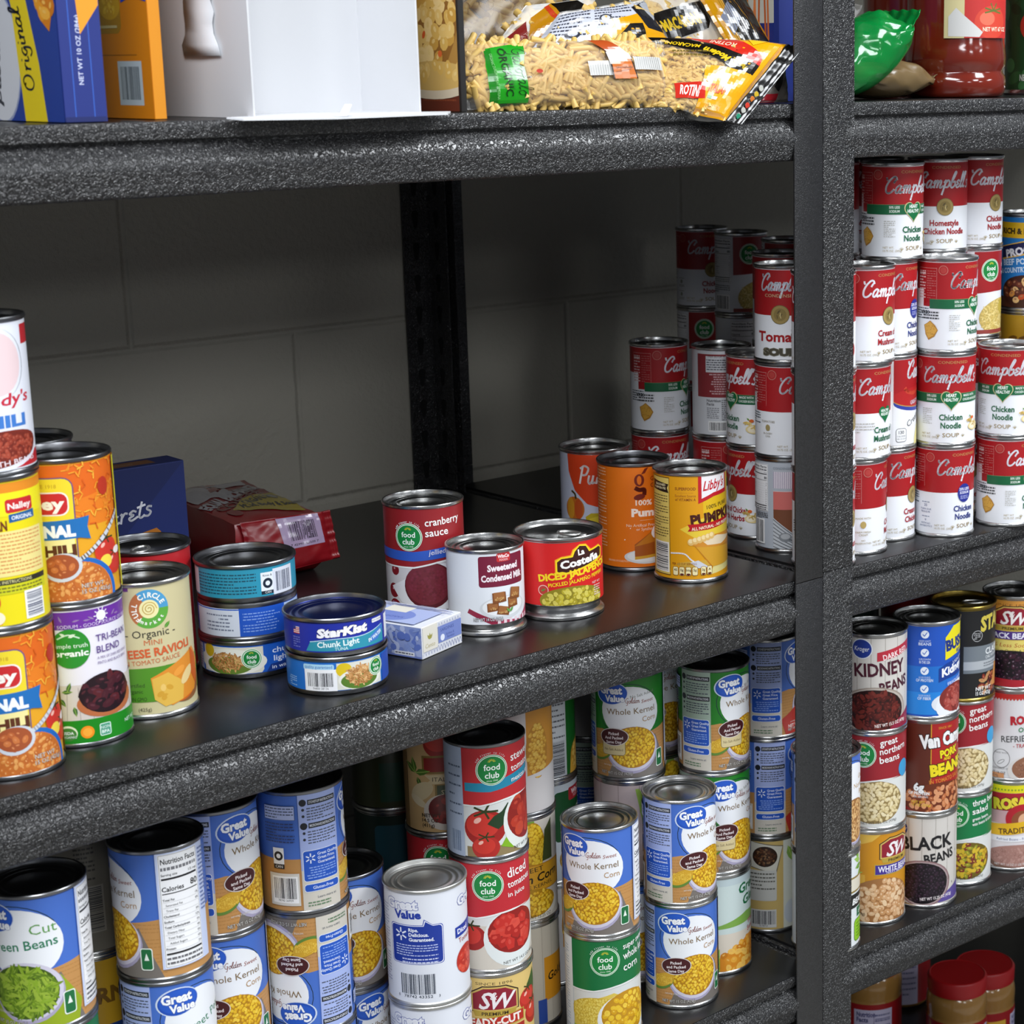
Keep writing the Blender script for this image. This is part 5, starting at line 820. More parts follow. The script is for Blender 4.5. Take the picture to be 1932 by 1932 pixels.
    if kind == 'dark_green':
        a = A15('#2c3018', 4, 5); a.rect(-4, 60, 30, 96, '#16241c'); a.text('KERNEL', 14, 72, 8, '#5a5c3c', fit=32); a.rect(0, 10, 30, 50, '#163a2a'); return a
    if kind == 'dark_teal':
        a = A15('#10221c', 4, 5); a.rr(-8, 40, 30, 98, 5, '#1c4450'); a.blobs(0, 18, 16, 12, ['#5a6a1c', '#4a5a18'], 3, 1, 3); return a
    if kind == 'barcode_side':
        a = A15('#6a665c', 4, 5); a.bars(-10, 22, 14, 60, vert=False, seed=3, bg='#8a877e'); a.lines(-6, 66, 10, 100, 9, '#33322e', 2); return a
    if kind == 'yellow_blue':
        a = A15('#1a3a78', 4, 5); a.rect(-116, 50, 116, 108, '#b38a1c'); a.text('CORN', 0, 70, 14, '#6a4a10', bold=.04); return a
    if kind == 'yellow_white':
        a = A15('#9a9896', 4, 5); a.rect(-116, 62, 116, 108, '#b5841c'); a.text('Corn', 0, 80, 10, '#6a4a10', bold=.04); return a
for k_ in ('snw_ready', 'snw_italian', 'corn_white', 'golden_corn', 'golden_corn_low', 'giant_back', 'winco_corn', 'corn_husk', 'giant', 'bean_back', 'prog', 'dark_yellow', 'dark_green', 'dark_teal', 'barcode_side', 'yellow_blue', 'yellow_white'): LAB[k_] = misc(k_)

LAB['bush'].xf(1, 0, 1, 2); LAB['vancamp'].xf(1, 0, 1, 4); LAB['black'].xf(1, 0, 1, 2)
# ------------------------------------------------------------------ the setting
def struct(o): o['kind'] = 'structure'; return o
struct(MB().box(-3200, 636, -1105, 3400, 700, 1500).build('wall_back', M['wall']))
struct(MB().box(-3200, -6500, -1125, 3400, 636, -1105).build('floor', M['floor']))
ZU, ZL, ZB, ZT = 471.0, -430.7, -855.0, 930.0
SK = math.tan(math.radians(-3.0))
# ------------------------------------------------------------------ shelving units
PROF = [(0, 0), (-.6, -1.2), (-.8, -4), (-.6, -9), (.6, -12.2), (4.6, -13.6), (5.4, -15), (4.4, -16.6), (1, -19.5), (-2.2, -23.6), (-4.6, -28.4), (-5.4, -33), (-4.6, -36.6), (-2.8, -42), (-1.4, -48), (-.6, -51.4), (1.2, -53.4), (4, -53.6)]
def beam(x0, x1, z, parent, skew=0, back=False):
    b = MB(); vs = []; xs = [x0, x0+4, x0+9, x0+14, x0+20, x0+26, x0+33]
    xs = xs+[x1-(x-x0) for x in xs][::-1]; n = len(PROF)+1
    for x in xs:
        e = min(x-x0, x1-x); k = 0 if e < 8 else min(1, (e-8)/18); k = k*k*(3-2*k)
        for (y, dz) in PROF+[(9, -2)]:
            if dz < -17 and dz > -50 and y < 0: y = y*k+(1-k)*2.2
            yy = y if not back else 622-y
            vs.append((x, yy+(x*skew if not back else x*0), z+dz))
    fs = [(i*n+j, i*n+(j+1) % n, (i+1)*n+(j+1) % n, (i+1)*n+j) for i in range(len(xs)-1) for j in range(n)]
    fs += [tuple(range(n)), tuple((len(xs)-1)*n+j for j in range(n))[::-1]]
    b.add(vs, fs); return b.build('beam', M['hammer'], parent, smooth=True, angle=50)
def post(x, y, sx, sy, parent, w=39.7, d=37, z0=-1104, z1=1250, fine=False, split=3):
    """L-shaped post, corner at (x, y), front flange towards sx, side flange towards sy, keyhole slots down both faces"""
    t = 2.0; o_ = MB()
    P = [(0, 0), (w*sx, 0), (w*sx, t*sy), (t*sx, t*sy), (t*sx, d*sy), (0, d*sy)]
    segs = [(z0, split-.35), (split+.35, z1)]
    for a_, b_ in segs:
        vs = [(x+px, y+py, a_) for px, py in P]+[(x+px, y+py, b_) for px, py in P]
        o_.add(vs, [(i, (i+1) % 6, 6+(i+1) % 6, 6+i) for i in range(6)]+[(0, 1, 2, 3), (0, 3, 4, 5), (6, 7, 8, 9), (6, 9, 10, 11)])
    return o_.build('post', M['hammer_fine' if fine else 'hammer'], parent, bevel=.7)
def keyholes(x, y, sx, sy, parent, w=39.7):
    b = MB(); z = -700
    while z < 900:
        for px, py, ax in ((x+sx*w*.52, y+sy*2.02, 'x'), (x+sx*2.02, y+sy*18, 'y')):
            pts = [(5.2*math.cos(t), 5.2*math.sin(t)+6) for t in [i*PI/6 for i in range(-1, 8)]]+[(-2.6, -9), (0, -11), (2.6, -9)]
            vs = [((px+a_, py+sy*.12, z+b_) if ax == 'x' else (px+sx*.12, py+a_, z+b_)) for a_, b_ in pts]
            b.add(vs, [tuple(range(len(vs)))])
        z += 38.1
    return b.build('keyhole_slots', M['void'], parent)
M['void'] = mat('dark_slot', '#020202', .9)
def unit(x0, x1, label, left):
    r = empty('shelving_unit', (0, 0, 0), 0, label, 'shelf')
    sk = 0 if left else SK; hi = x1 if left else x0
    for z in (ZT, ZU, 0, ZL, ZB):
        a_, b_ = x0+10.5, x1-10.5
        vs = [(a_, a_*sk+.6, z-11), (b_, b_*sk+.6, z-11), (b_, 622, z-11), (a_, 622, z-11), (a_, a_*sk+.6, z), (b_, b_*sk+.6, z), (b_, 622, z), (a_, 622, z)]
        MB().add(vs, [(0, 3, 2, 1), (4, 5, 6, 7), (0, 1, 5, 4), (1, 2, 6, 5), (2, 3, 7, 6), (3, 0, 4, 7)]).build('deck', M['deck'], r, bevel=.8)
        beam(a_+1, b_-1, z-.6 if z else -.6, r, sk); beam(a_+1, b_-1, z-11.4, r, 0, True)
        for xs in (x0+3.5, x1-9.5): MB().box(xs, 12+xs*sk, z-50, xs+6, 600, z-2).build('side_beam', M['hammer'], r, bevel=.8)
    post(x0, -4.6+x0*sk, 1, 1, r, 39.7 if left else 44.9, fine=False, split=-6 if left else 2); post(x1, -4.6+x1*sk, -1, 1, r, 39.7, fine=left, split=-2)
    post(x0, 634, 1, -1, r, 39.7 if left else 40, split=20); post(x1-(9 if left else 0), 634, -1, -1, r, 39, split=20)
    if left: keyholes(x1-9, 634, -1, -1, r)
    return r
unit(-1290, -.4, 'left black steel shelving unit holding the chilli, tuna and pumpkin cans', True)
unit(.4, 1260, 'right black steel shelving unit holding the red and white soup cans and bean cans', False)

# ------------------------------------------------------------------ cans
TYPES = {'c15': (38.1, H15), 'soup': (33.9, HS), 'milk': (36.5, 81.0), 'costena': (42.5, 80.0), 'tuna': (43.0, 33.3)}
CM = {}
def can_meshes(tp, tin='tin', lidm=None, tab=False):
    key = (tp, tin, lidm, tab)
    if key in CM: return CM[key]
    R, H = TYPES[tp]; m = M[tin]; out = {}
    lo = [(R-4.5, 2.2), (R-2.6, .4), (R-1.1, 0), (R-.1, .5), (R, 2.6), (R-.5, 3.5), (R-1.5, 4.2)]
    if tp == 'costena': lo = [(R-6, 2), (R-3.4, .4), (R-2, 0), (R-.8, .5), (R-.7, 3), (R-1.4, 4), (R-4.6, 6), (R-4.8, 9.5), (R-2.4, 13), (R-1.5, 14.5)]
    if tp == 'milk': lo = [(R-5, 2), (R-2.4, .4), (R-1, 0), (R, .5), (R, 3), (R-.6, 4), (R-3, 5.4), (R-3, 7.4), (R-1.6, 9.6), (R-1.5, 10.5)]
    if tp == 'tuna': lo = [(R-7, 2), (R-4.6, .3), (R-3.2, 0), (R-1.8, .8), (R-1.3, 2.6), (R-1.5, 4)]
    hi_ = [(R-1.5, H-4.2), (R-.5, H-3.4), (R, H-2.7), (R, H-.8), (R-.5, H-.1), (R-1.1, H), (R-1.8, H-.3), (R-2.2, H-1.4), (R-2.5, H-4.2)]
    b = MB().lathe([(.01, 3.2), (R-9, 3.4)]+lo+hi_, 96).build('body', m, None, smooth=True, angle=35); out['body'] = b.data; bpy.data.objects.remove(b)
    e = H-4.6
    pr = [(R-2.3, H-3.8), (R-2.9, e-.2), (R-4, e-.4), (R-5.4, e), (R-7.4, e+.7), (R-8.6, e+.5), (R-9.6, e-.5), (R-11.4, e-.6), (R-12.6, e+.5), (R-13.8, e+.5), (R-15, e-.5), (R-17.5, e-.6), (R-18.8, e-.1), (.01, e-.1)]
    if tab: pr = [(R-2.3, H-3.8), (R-2.9, e-.6), (R-4, e-.8), (R-5, e), (R-9, e+.2), (R-10, e-.9), (.01, e-.9)]
    l = MB().lathe(pr, 72)
    l = l.build('lid', M[lidm] if lidm else m, None, smooth=True, angle=60); out['lid'] = l.data; bpy.data.objects.remove(l)
    if tab:
        t = MB(); zz = H-4.2; pts = [(R*.28+10*math.cos(q)*1.15, 6.5*math.sin(q), zz+.6) for q in [i*PI/10 for i in range(20)]]; t.tube(pts, 1.3, 8, closed=True); t.lathe([(.01, zz), (4, zz), (4.2, zz+.6), (3.6, zz+1.2), (.01, zz+1.2)], 20, cx=R*.62, cy=0); t.box(R*.3, -4, zz+.1, R*.62, 4, zz+1)
        t = t.build('pull_tab', M['tin_white'], None, smooth=True); out['pull_tab'] = t.data; bpy.data.objects.remove(t)
    CM[key] = out; return out
LM = {}
def label_mesh(key, tp):
    if key not in LM: R = TYPES[tp][0]; LM[key] = wrap_label(LAB[key], R-1.25, 'label')
    return LM[key]
def can(name, tp, lab, x, y, z, uc, label, cat='can', tin='tin', lid=None, tab=False, flip=False, group=None, grow=True):
    R, H = TYPES[tp]; phi = math.atan2(CY-y, CX-x)
    z += .25; r = empty(name, (x, y, z+(H if flip else 0)), 0, label, cat, group)
    r.rotation_euler = (PI if flip else 0, 0, phi+PI/2-uc/(R-1.25) if not flip else 0)
    if flip: r.rotation_euler = (PI, 0, phi-PI/2+uc/(R-1.25))
    parts = dict(can_meshes(tp, tin, lid, tab)); parts['label'] = label_mesh(lab, tp)
    for pn, me in parts.items():
        o = bpy.data.objects.new(pn, me); COL.objects.link(o); o.parent = r
        if pn == 'pull_tab': o.rotation_euler = (0, 0, -.3)
    return r
def stack(x, y, z, tp, items):
    """items from the bottom up: (name, label art, facing mm, words, options)"""
    for it in items:
        nm, lab, uc, words = it[:4]; op = dict(it[4]) if len(it) > 4 else {}
        dx, dy = op.pop('d', (0, 0)); can(nm, tp, lab, x+dx, y+dy, z, uc, words, **op); z += TYPES[tp][1]+.05
# ---- middle shelf, left unit
stack(-821.4, 62.5, 0, 'c15', [
 ('chili_can', 'nalley', -14, 'yellow and orange chilli can at the foot of the tall stack on the left edge', dict(tin='tin_dark')),
 ('chili_can', 'nalley_back', -5, 'yellow chilli can with its barcode turned out, middle of the tall left stack', dict(tin='tin_dark')),
 ('chili_can', 'wendys', -2, 'white chilli can with red base band, topmost of the tall left stack', dict(tin='tin_dark'))])
stack(-750.5, 91.0, 0, 'c15', [
 ('bean_can', 'tribean', -9, 'three-bean blend can with purple top band and green base, under the chilli can', dict(tin='tin_dark')),
 ('chili_can', 'nalley', -6, 'yellow and orange chilli can standing on the purple-banded bean can', dict(tin='tin_dark'))])
stack(-743.0, 168.2, 0, 'c15', [
 ('food_can', 'plain_red', 40, 'can at the foot of the stack hidden behind the bean blend can', dict(tin='tin_dark')),
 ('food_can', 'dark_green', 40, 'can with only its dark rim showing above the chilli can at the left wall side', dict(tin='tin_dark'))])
can('ravioli_can', 'c15', 'full_circle', -680.5, 113, 0, -9, 'beige and green cheese ravioli can right of the bean blend stack')
can('food_can', 'c15', 'plain_red', -629, 203, 0, 60, 'red can with pull-ring lid standing behind the ravioli can', tin='tin_dark', tab=True)
stack(-564.7, 150.7, 0, 'tuna', [
 ('tuna_can', 'tuna_fc_light', 18, 'blue chunk light tuna can at the bottom of the stack of three', dict(tin='tin_dark')),
 ('tuna_can', 'tuna_blue_back', 0, 'dark blue tuna can lying upside down in the middle of the stack of three', dict(tin='tin_dark', flip=True)),
 ('tuna_can', 'tuna_teal', 4, 'teal tuna can with barcode, top of the stack of three', dict(tin='tin_dark'))])
stack(-538.7, 56.3, 0, 'tuna', [
 ('tuna_can', 'tuna_fc_bar', 17, 'blue tuna can with a large barcode and a plate of tuna, lower of the pair', dict(tin='tin_dark')),
 ('tuna_can', 'tuna_starkist', -4, 'royal blue and teal tuna can with dark blue lid, upper of the front pair', dict(tin='tin_dark', lid='tin_blue'))])
can('cranberry_can', 'c15', 'cranberry', -361, 174, 0, 1, 'dark red cranberry sauce can with a blue wave, behind the condensed milk')
can('milk_can', 'milk', 'milk', -348.9, 97.3, 0, -3.5, 'white sweetened condensed milk can with fudge picture, right of the sardine box')
can('pepper_can', 'costena', 'costena', -266.5, 90.7, 0, 10, 'squat red diced jalapeno can with open ring-pull rim', tab=True)
can('pumpkin_can', 'c15', 'pumpkin_white', -78.9, 256.3, 0, 0, 'white and orange-red pumpkin can, rearmost of the three pumpkin cans')
can('pumpkin_can', 'c15', 'gather', -98.2, 172.4, 0, 0, 'plain orange pumpkin can, middle of the three pumpkin cans', tin='tin_dark')
can('pumpkin_can', 'c15', 'libby', -89.5, 95.9, 0, 0, 'yellow pumpkin can with pie slice, front one of the three pumpkin cans')
# ---- middle shelf, right unit: condensed soup
SP = 'soup_can'
stack(69.6, 314.4, 0, 'soup', [(SP, 'mushroom', -17, 'red and white soup can under the heart-badge can behind the pumpkin cans'), (SP, 'heart', -38, 'soup can with crackers picture and green band, on top of the leftmost soup stack')])
stack(98, 242, 0, 'soup', [(SP, 'heart', -46, 'red soup can with printed nutrition panel below the can showing its back'), (SP, 'soup_back', 0, 'soup can turned to show its pink and white back panel')])
stack(84, 173, 0, 'soup', [(SP, 'herbs', 33, 'cream of chicken with herbs soup can, bottom, just left of the post'), (SP, 'heart', 33, 'green-band soup can with carrot and noodles, above the herb chicken soup')])
stack(63, 108, 0, 'soup', [(SP, 'pink_soup', 6, 'grey and pink soup can with striped cloth, bottom, beside the post'),
 (SP, 'tomato', -25, 'mostly white-faced tomato soup can, middle of the stack beside the post', dict(tin='tin_dark')), (SP, 'tomato_old', 5.6, 'tomato soup can with large lettering and medal, topmost of the stack beside the post')])
stack(152, 199, 0, 'soup', [(SP, 'chicken', 30, 'red and white soup can at the foot of the stack behind the tomato soup'), (SP, 'mushroom', 10, 'red and white soup can in the middle of the stack behind the tomato soup'), (SP, 'cream_side', 9, 'red soup can peeping out left of the large tomato soup can, top of its stack')])
stack(324.6, 509, 0, 'soup', [(SP, 'fc_noodle', 0, 'dim noodle soup can at the foot of the stack furthest back'), (SP, 'fc_noodle', 1, 'red and green-badge noodle soup can, middle of the stack furthest back'), (SP, 'red_noodle', -13, 'red and white chicken noodle can on top of the stack furthest back')])
stack(308.7, 421.7, 0, 'soup', [(SP, 'fc_noodle', -20, 'dim noodle soup can at the foot of the second stack from the rear'), (SP, 'fc_noodle', -38, 'noodle soup can with nutrition panel out, middle of the second stack from the rear'), (SP, 'fc_noodle', -8, 'noodle soup can with nutrition panel and green badge, top of the second rear stack')])
stack(279.4, 310, 0, 'soup', [(SP, 'chicken', 0, 'dim soup can at the foot of the stack hidden by the post'), (SP, 'chicken', 5, 'dim soup can in the middle of the stack hidden by the post'), (SP, 'fc_noodle', 18, 'soup can with half a green badge beside the post, top of the third rear stack')])
# right of the post
stack(39, 31, 0, 'soup', [(SP, 'tomato', -36, 'tomato soup can cut off by the post, lowest of its stack'), (SP, 'tomato', -38, 'tomato soup can cut off by the post, second from below'), (SP, 'tomato', 10, 'tomato soup can cut off by the post, tomato at its edge, third from below')])
stack(106, 46, 0, 'soup', [(SP, 'cream_side', -53, 'mostly blank cream soup can with a small gold jug, bottom row, right of the post'), (SP, 'request', -31, 'cream of mushroom can with a green heart, second in its stack right of the post', dict(d=(3, -2))), (SP, 'mushroom', -31, 'cream of mushroom can with gold medal, third in its stack right of the post', dict(d=(6, -4)))])
stack(153, 129, 0, 'soup', [(SP, 'chicken', 0, 'soup can at the foot of the stack hidden behind the cream of mushroom cans'), (SP, 'chicken', 8, 'second soup can of the stack hidden behind the cream of mushroom cans'), (SP, 'chicken', 20, 'third soup can of the stack hidden behind the cream of mushroom cans'), (SP, 'mushroom', 30, 'soup can sliver against the post on the top row')])
stack(173, 63, 0, 'soup', [(SP, 'chicken', -37, 'cream of chicken can at the bottom, between the blank cream can and the blue-badge can'), (SP, 'creamy', -36, 'soup can with a blue swoosh and yellow wave, second in its stack'), (SP, 'low', -37, 'blue-badge chicken noodle can, third in its stack'), (SP, 'heart', -24, 'green-heart chicken noodle can on the top row, nearest the post', dict(d=(4, -4)))])
stack(232, 28, 0, 'soup', [(SP, 'low', -24, 'blue-badge chicken noodle can on the bottom row'), (SP, 'heart', -6.6, 'green-heart chicken noodle can in the second row, above the blue-badge can'), (SP, 'heart', -36, 'green-band soup can with crackers, third row, top of the foremost stack')])
stack(276, 79, 0, 'soup', [(SP, 'red_noodle', 0, 'soup can at the foot of the homestyle noodle stack'), (SP, 'red_noodle', 8, 'second soup can of the homestyle noodle stack'), (SP, 'red_noodle', 20, 'third soup can of the homestyle noodle stack'), (SP, 'homestyle', -8.5, 'homestyle chicken noodle can on the top row with a bare tin neck')])
stack(318, 9, 0, 'soup', [(SP, 'heart', -33, 'green-band soup can with crackers at the right frame edge, bottom row'), (SP, 'heart', 5, 'green-heart chicken noodle can at the right frame edge, second row')])
stack(345, 83, 0, 'soup', [(SP, 'chicken', 0, 'soup can at the foot of the stack below the red-lettered noodle can'), (SP, 'chicken', 10, 'second soup can of the stack below the red-lettered noodle can'), (SP, 'fc_noodle', -20, 'noodle soup can with barcode and nutrition panel, third row, by the blue beef soup'), (SP, 'red_noodle', -28, 'red-lettered chicken noodle can on the top row, right of the homestyle can')])
stack(232, 134, 0, 'soup', [(SP, 'chicken', 0, 'soup can at the foot of the back stack under the shelf above'), (SP, 'chicken', 9, 'second soup can of the back stack under the shelf above'), (SP, 'chicken', 18, 'third soup can of the back stack under the shelf above'), (SP, 'mushroom', 28, 'soup can whose dark rim shows just under the upper shelf', dict(tin='tin_dark'))])
stack(444, 75, 0, 'c15', [('stew_can', 'plain_red', 0, 'food can at the foot of the blue beef soup stack'), ('stew_can', 'yellow_blue', 0, 'yellow and blue can in the middle of the beef soup stack'), ('stew_can', 'prog', 0, 'blue and yellow beef pot roast soup can at the right frame edge')])
stack(404, -2, 0, 'c15', [('stew_can', 'plain_red', 0, 'can at the foot of the dark-labelled stack at the right frame edge'), ('stew_can', 'dark_yellow', 12, 'dark and yellow can with nutrition facts, right edge below the blue beef soup')])
# ---- lower shelf, right unit
BC = 'bean_can'
stack(45, 33, ZL, 'c15', [(BC, 'green_black', -38, 'green and white bean can cut off by the post, lower one'), (BC, 'gv_north', -22, 'blue and white northern bean can cut off by the post, upper one')])
stack(136, 46, ZL, 'c15', [(BC, 'snw_white', 0, 'yellow white-bean can with purple banner, bottom of the kidney bean stack'), (BC, 'fc_northern', 13, 'red great northern bean can in the middle of the kidney bean stack'), (BC, 'kidney', 0, 'dark red kidney bean can with whitewashed wood label, top of its stack')])
stack(211.5, 33, ZL, 'c15', [(BC, 'black', 0, 'black bean can with whitewashed wood label, bottom row'), (BC, 'vancamp', -9, 'red pork and beans can, middle row'), (BC, 'bush', -16, 'blue light red kidney bean can, top row')])
stack(287.5, 42, ZL, 'c15', [(BC, 'fc_three', 6, 'green three bean salad can, bottom row'), (BC, 'fc_northern', 11.5, 'red great northern bean can under the black chilli can'), ('chili_can', 'stagg', -14, 'black and grey chilli can with gold rim and ring pull', dict(tin='tin_gold', tab=True))])
stack(363, 26, ZL, 'c15', [(BC, 'rosa', 3, 'traditional refried bean can with red and yellow label, bottom right'), (BC, 'rosa_org', 0, 'white organic refried bean can, middle row at right'), (BC, 'snw_black', 16, 'maroon and purple black bean can, top row at right')])
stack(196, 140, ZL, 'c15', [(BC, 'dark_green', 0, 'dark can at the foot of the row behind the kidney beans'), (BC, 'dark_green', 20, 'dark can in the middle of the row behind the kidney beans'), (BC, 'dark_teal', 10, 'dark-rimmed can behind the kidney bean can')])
stack(300, 130, ZL, 'c15', [(BC, 'plain_red', 0, 'red can at the foot of the row behind the gold-rimmed can'), (BC, 'plain_red', 20, 'red can in the middle of the row behind the gold-rimmed can'), (BC, 'plain_red', 40, 'red can in shade behind the gold-rimmed can')])
stack(41, 118, ZL, 'c15', [(BC, 'bean_back', 0, 'tan bean can showing barcode and recipe, seen left of the post', dict(tin='tin_dark')), ('bean_can', 'gv_chili', -50, 'blue bean can with red napkin, middle, seen left of the post'), ('bean_can', 'gv_chili', -46, 'blue bean can with red napkin, top, seen left of the post')])
# ---- lower shelf, left unit
CC = 'corn_can'
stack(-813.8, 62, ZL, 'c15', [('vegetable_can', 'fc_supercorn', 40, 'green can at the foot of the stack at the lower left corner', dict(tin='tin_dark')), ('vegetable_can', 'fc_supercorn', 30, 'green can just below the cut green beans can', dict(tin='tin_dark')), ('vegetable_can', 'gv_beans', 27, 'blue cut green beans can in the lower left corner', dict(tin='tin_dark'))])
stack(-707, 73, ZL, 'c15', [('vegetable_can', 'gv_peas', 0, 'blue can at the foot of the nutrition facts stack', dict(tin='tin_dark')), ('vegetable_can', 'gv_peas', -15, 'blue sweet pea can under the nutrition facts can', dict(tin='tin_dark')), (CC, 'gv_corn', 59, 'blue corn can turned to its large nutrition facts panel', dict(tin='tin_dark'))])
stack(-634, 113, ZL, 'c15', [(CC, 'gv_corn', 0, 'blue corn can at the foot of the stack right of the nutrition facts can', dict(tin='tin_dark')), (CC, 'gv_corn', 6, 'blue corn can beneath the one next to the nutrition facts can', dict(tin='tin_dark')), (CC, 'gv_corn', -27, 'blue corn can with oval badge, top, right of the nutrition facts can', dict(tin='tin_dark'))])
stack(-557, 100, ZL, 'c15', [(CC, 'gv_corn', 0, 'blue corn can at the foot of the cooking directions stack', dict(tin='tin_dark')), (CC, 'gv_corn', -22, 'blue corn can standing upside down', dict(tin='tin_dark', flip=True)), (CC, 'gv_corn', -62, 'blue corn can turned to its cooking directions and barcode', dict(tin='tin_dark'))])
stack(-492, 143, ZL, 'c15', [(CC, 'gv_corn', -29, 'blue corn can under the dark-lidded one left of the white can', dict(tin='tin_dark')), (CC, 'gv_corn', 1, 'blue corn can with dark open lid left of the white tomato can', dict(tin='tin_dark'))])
stack(-454.4, 66, ZL, 'c15', [('tomato_can', 'gv_white', 7, 'white tomato can at the bottom edge, below its twin', dict(tin='tin_white')), ('tomato_can', 'gv_white', 8, 'white tomato can with blue speech box, dented lid and barcode', dict(tin='tin_white'))])
stack(-373.6, 77, ZL, 'c15', [('tomato_can', 'snw_ready', -6, 'tan and maroon ready-cut tomato can at the bottom edge'), ('tomato_can', 'fc_diced', 4, 'red diced tomato can under the stewed tomato can'), ('tomato_can', 'fc_stewed', -4, 'red stewed tomato can with teal wave', dict(tin='tin_dark'))])
stack(-366, 155, ZL, 'c15', [('tomato_can', 'fc_diced', 0, 'can at the foot of the stack behind the stewed tomatoes'), ('tomato_can', 'fc_diced', 10, 'dark red tomato can under the tan stewed tomato can'), ('tomato_can', 'snw_italian', 14, 'tan Italian stewed tomato can behind the red one')])
stack(-290, 139, ZL, 'c15', [(CC, 'golden_corn_low', 0, 'beige corn can with orange square, bottom, right of the diced tomatoes'), (CC, 'golden_corn', 6, 'golden sweet corn can with cob, right of the diced tomatoes'), (CC, 'corn_white', 7, 'white can with orange corn panel, right of the stewed tomatoes', dict(tin='tin_dark'))])
stack(-214, 196, ZL, 'c15', [(CC, 'corn_white', 0, 'can at the foot of the stack behind the front corn can'), (CC, 'winco_corn', -33, 'dark green panel golden sweet corn can'), (CC, 'giant_back', -15, 'white and green corn can with barcode turned on end')])
stack(-147, 134, ZL, 'c15', [(CC, 'gv_corn', 0, 'blue corn can at the foot of the green corn stack'), (CC, 'corn_husk', 0, 'whitewashed wood corn can with green husks'), (CC, 'gv_green', 9, 'green no-salt corn can with full front, under the shelf edge', dict(tin='tin_dark'))])
stack(-79, 170, ZL, 'c15', [(CC, 'gv_green', 0, 'green corn can at the foot of the stack in the rear gap'), (CC, 'golden_corn', 0, 'corn can in the middle of the stack in the rear gap'), (CC, 'gv_green', -4, 'green corn can mostly hidden between the two front green ones', dict(tin='tin_dark'))])
stack(-71, 85, ZL, 'c15', [(CC, 'giant', -13, 'pale green-lettered corn can on the deck by the post'), (CC, 'gv_green', -16, 'green no-salt corn can in the middle of the stack by the post'), (CC, 'gv_green', -26, 'green no-salt corn can turned to its directions, top, by the post', dict(tin='tin_dark'))])
stack(-252.5, 59, ZL, 'c15', [(CC, 'fc_supercorn', 0, 'green super sweet whole kernel corn can at the bottom edge'), (CC, 'gv_corn', 21, 'blue corn can with open bronze-coloured lid, on the green super sweet can')])
stack(-148, 57, ZL, 'c15', [(CC, 'gv_corn', 0, 'blue corn can standing on the deck, fully seen front'), (CC, 'gv_corn', -21, 'blue corn can on top of the fully seen one')])
stack(-95, 262, ZL, 'c15', [(CC, 'gv_green', -44, 'green can at the foot of the yellow and white rear stack'), (CC, 'gv_green', -40, 'green corn can with directions, deep between the front stacks'), (CC, 'yellow_white', 0, 'yellow and white can deep in the shelf')])
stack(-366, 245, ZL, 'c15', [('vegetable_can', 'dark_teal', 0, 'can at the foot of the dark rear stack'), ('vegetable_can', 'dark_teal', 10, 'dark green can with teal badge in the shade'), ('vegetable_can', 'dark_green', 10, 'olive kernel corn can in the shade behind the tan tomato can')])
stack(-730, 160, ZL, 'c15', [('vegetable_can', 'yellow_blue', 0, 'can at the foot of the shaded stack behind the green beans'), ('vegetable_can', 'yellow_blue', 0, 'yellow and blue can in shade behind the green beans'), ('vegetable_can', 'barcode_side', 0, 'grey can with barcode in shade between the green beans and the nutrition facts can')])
# ------------------------------------------------------------------ boxes
def carton(name, x0, y0, z0, x1, y1, z1, faces, label, cat='box', rz=0, m=None, piv=None, edge='#e6e6e6', bev=.8, body='body'):
    """faces: {'-x': art, '-y': art, '+z': art}; art u runs left to right as seen, v up"""
    px, py = piv or (x0, y0)
    r = empty(name, (px, py, z0+.35), rz, label, cat)
    V, F, Cc = [], [], []
    bx = MB().box(x0-px, y0-py, 0, x1-px, y1-py, z1-z0).build(body, m or mat(name+'_board', edge, .5), r, bevel=bev)
    for k, art in faces.items():
        if k == '-x': flat_art(V, F, Cc, art, (x0-px, y1-py, 0), (0, -1, 0), (0, 0, 1), (-1, 0, 0))
        if k == '-y': flat_art(V, F, Cc, art, (x0-px, y0-py, 0), (1, 0, 0), (0, 0, 1), (0, -1, 0))
        if k == '+z': flat_art(V, F, Cc, art, (x0-px, y0-py, z1-z0), (1, 0, 0), (0, 1, 0), (0, 0, 1))
    if V: print_mesh('printed_panels', V, F, Cc, r, M['card'])
    return r
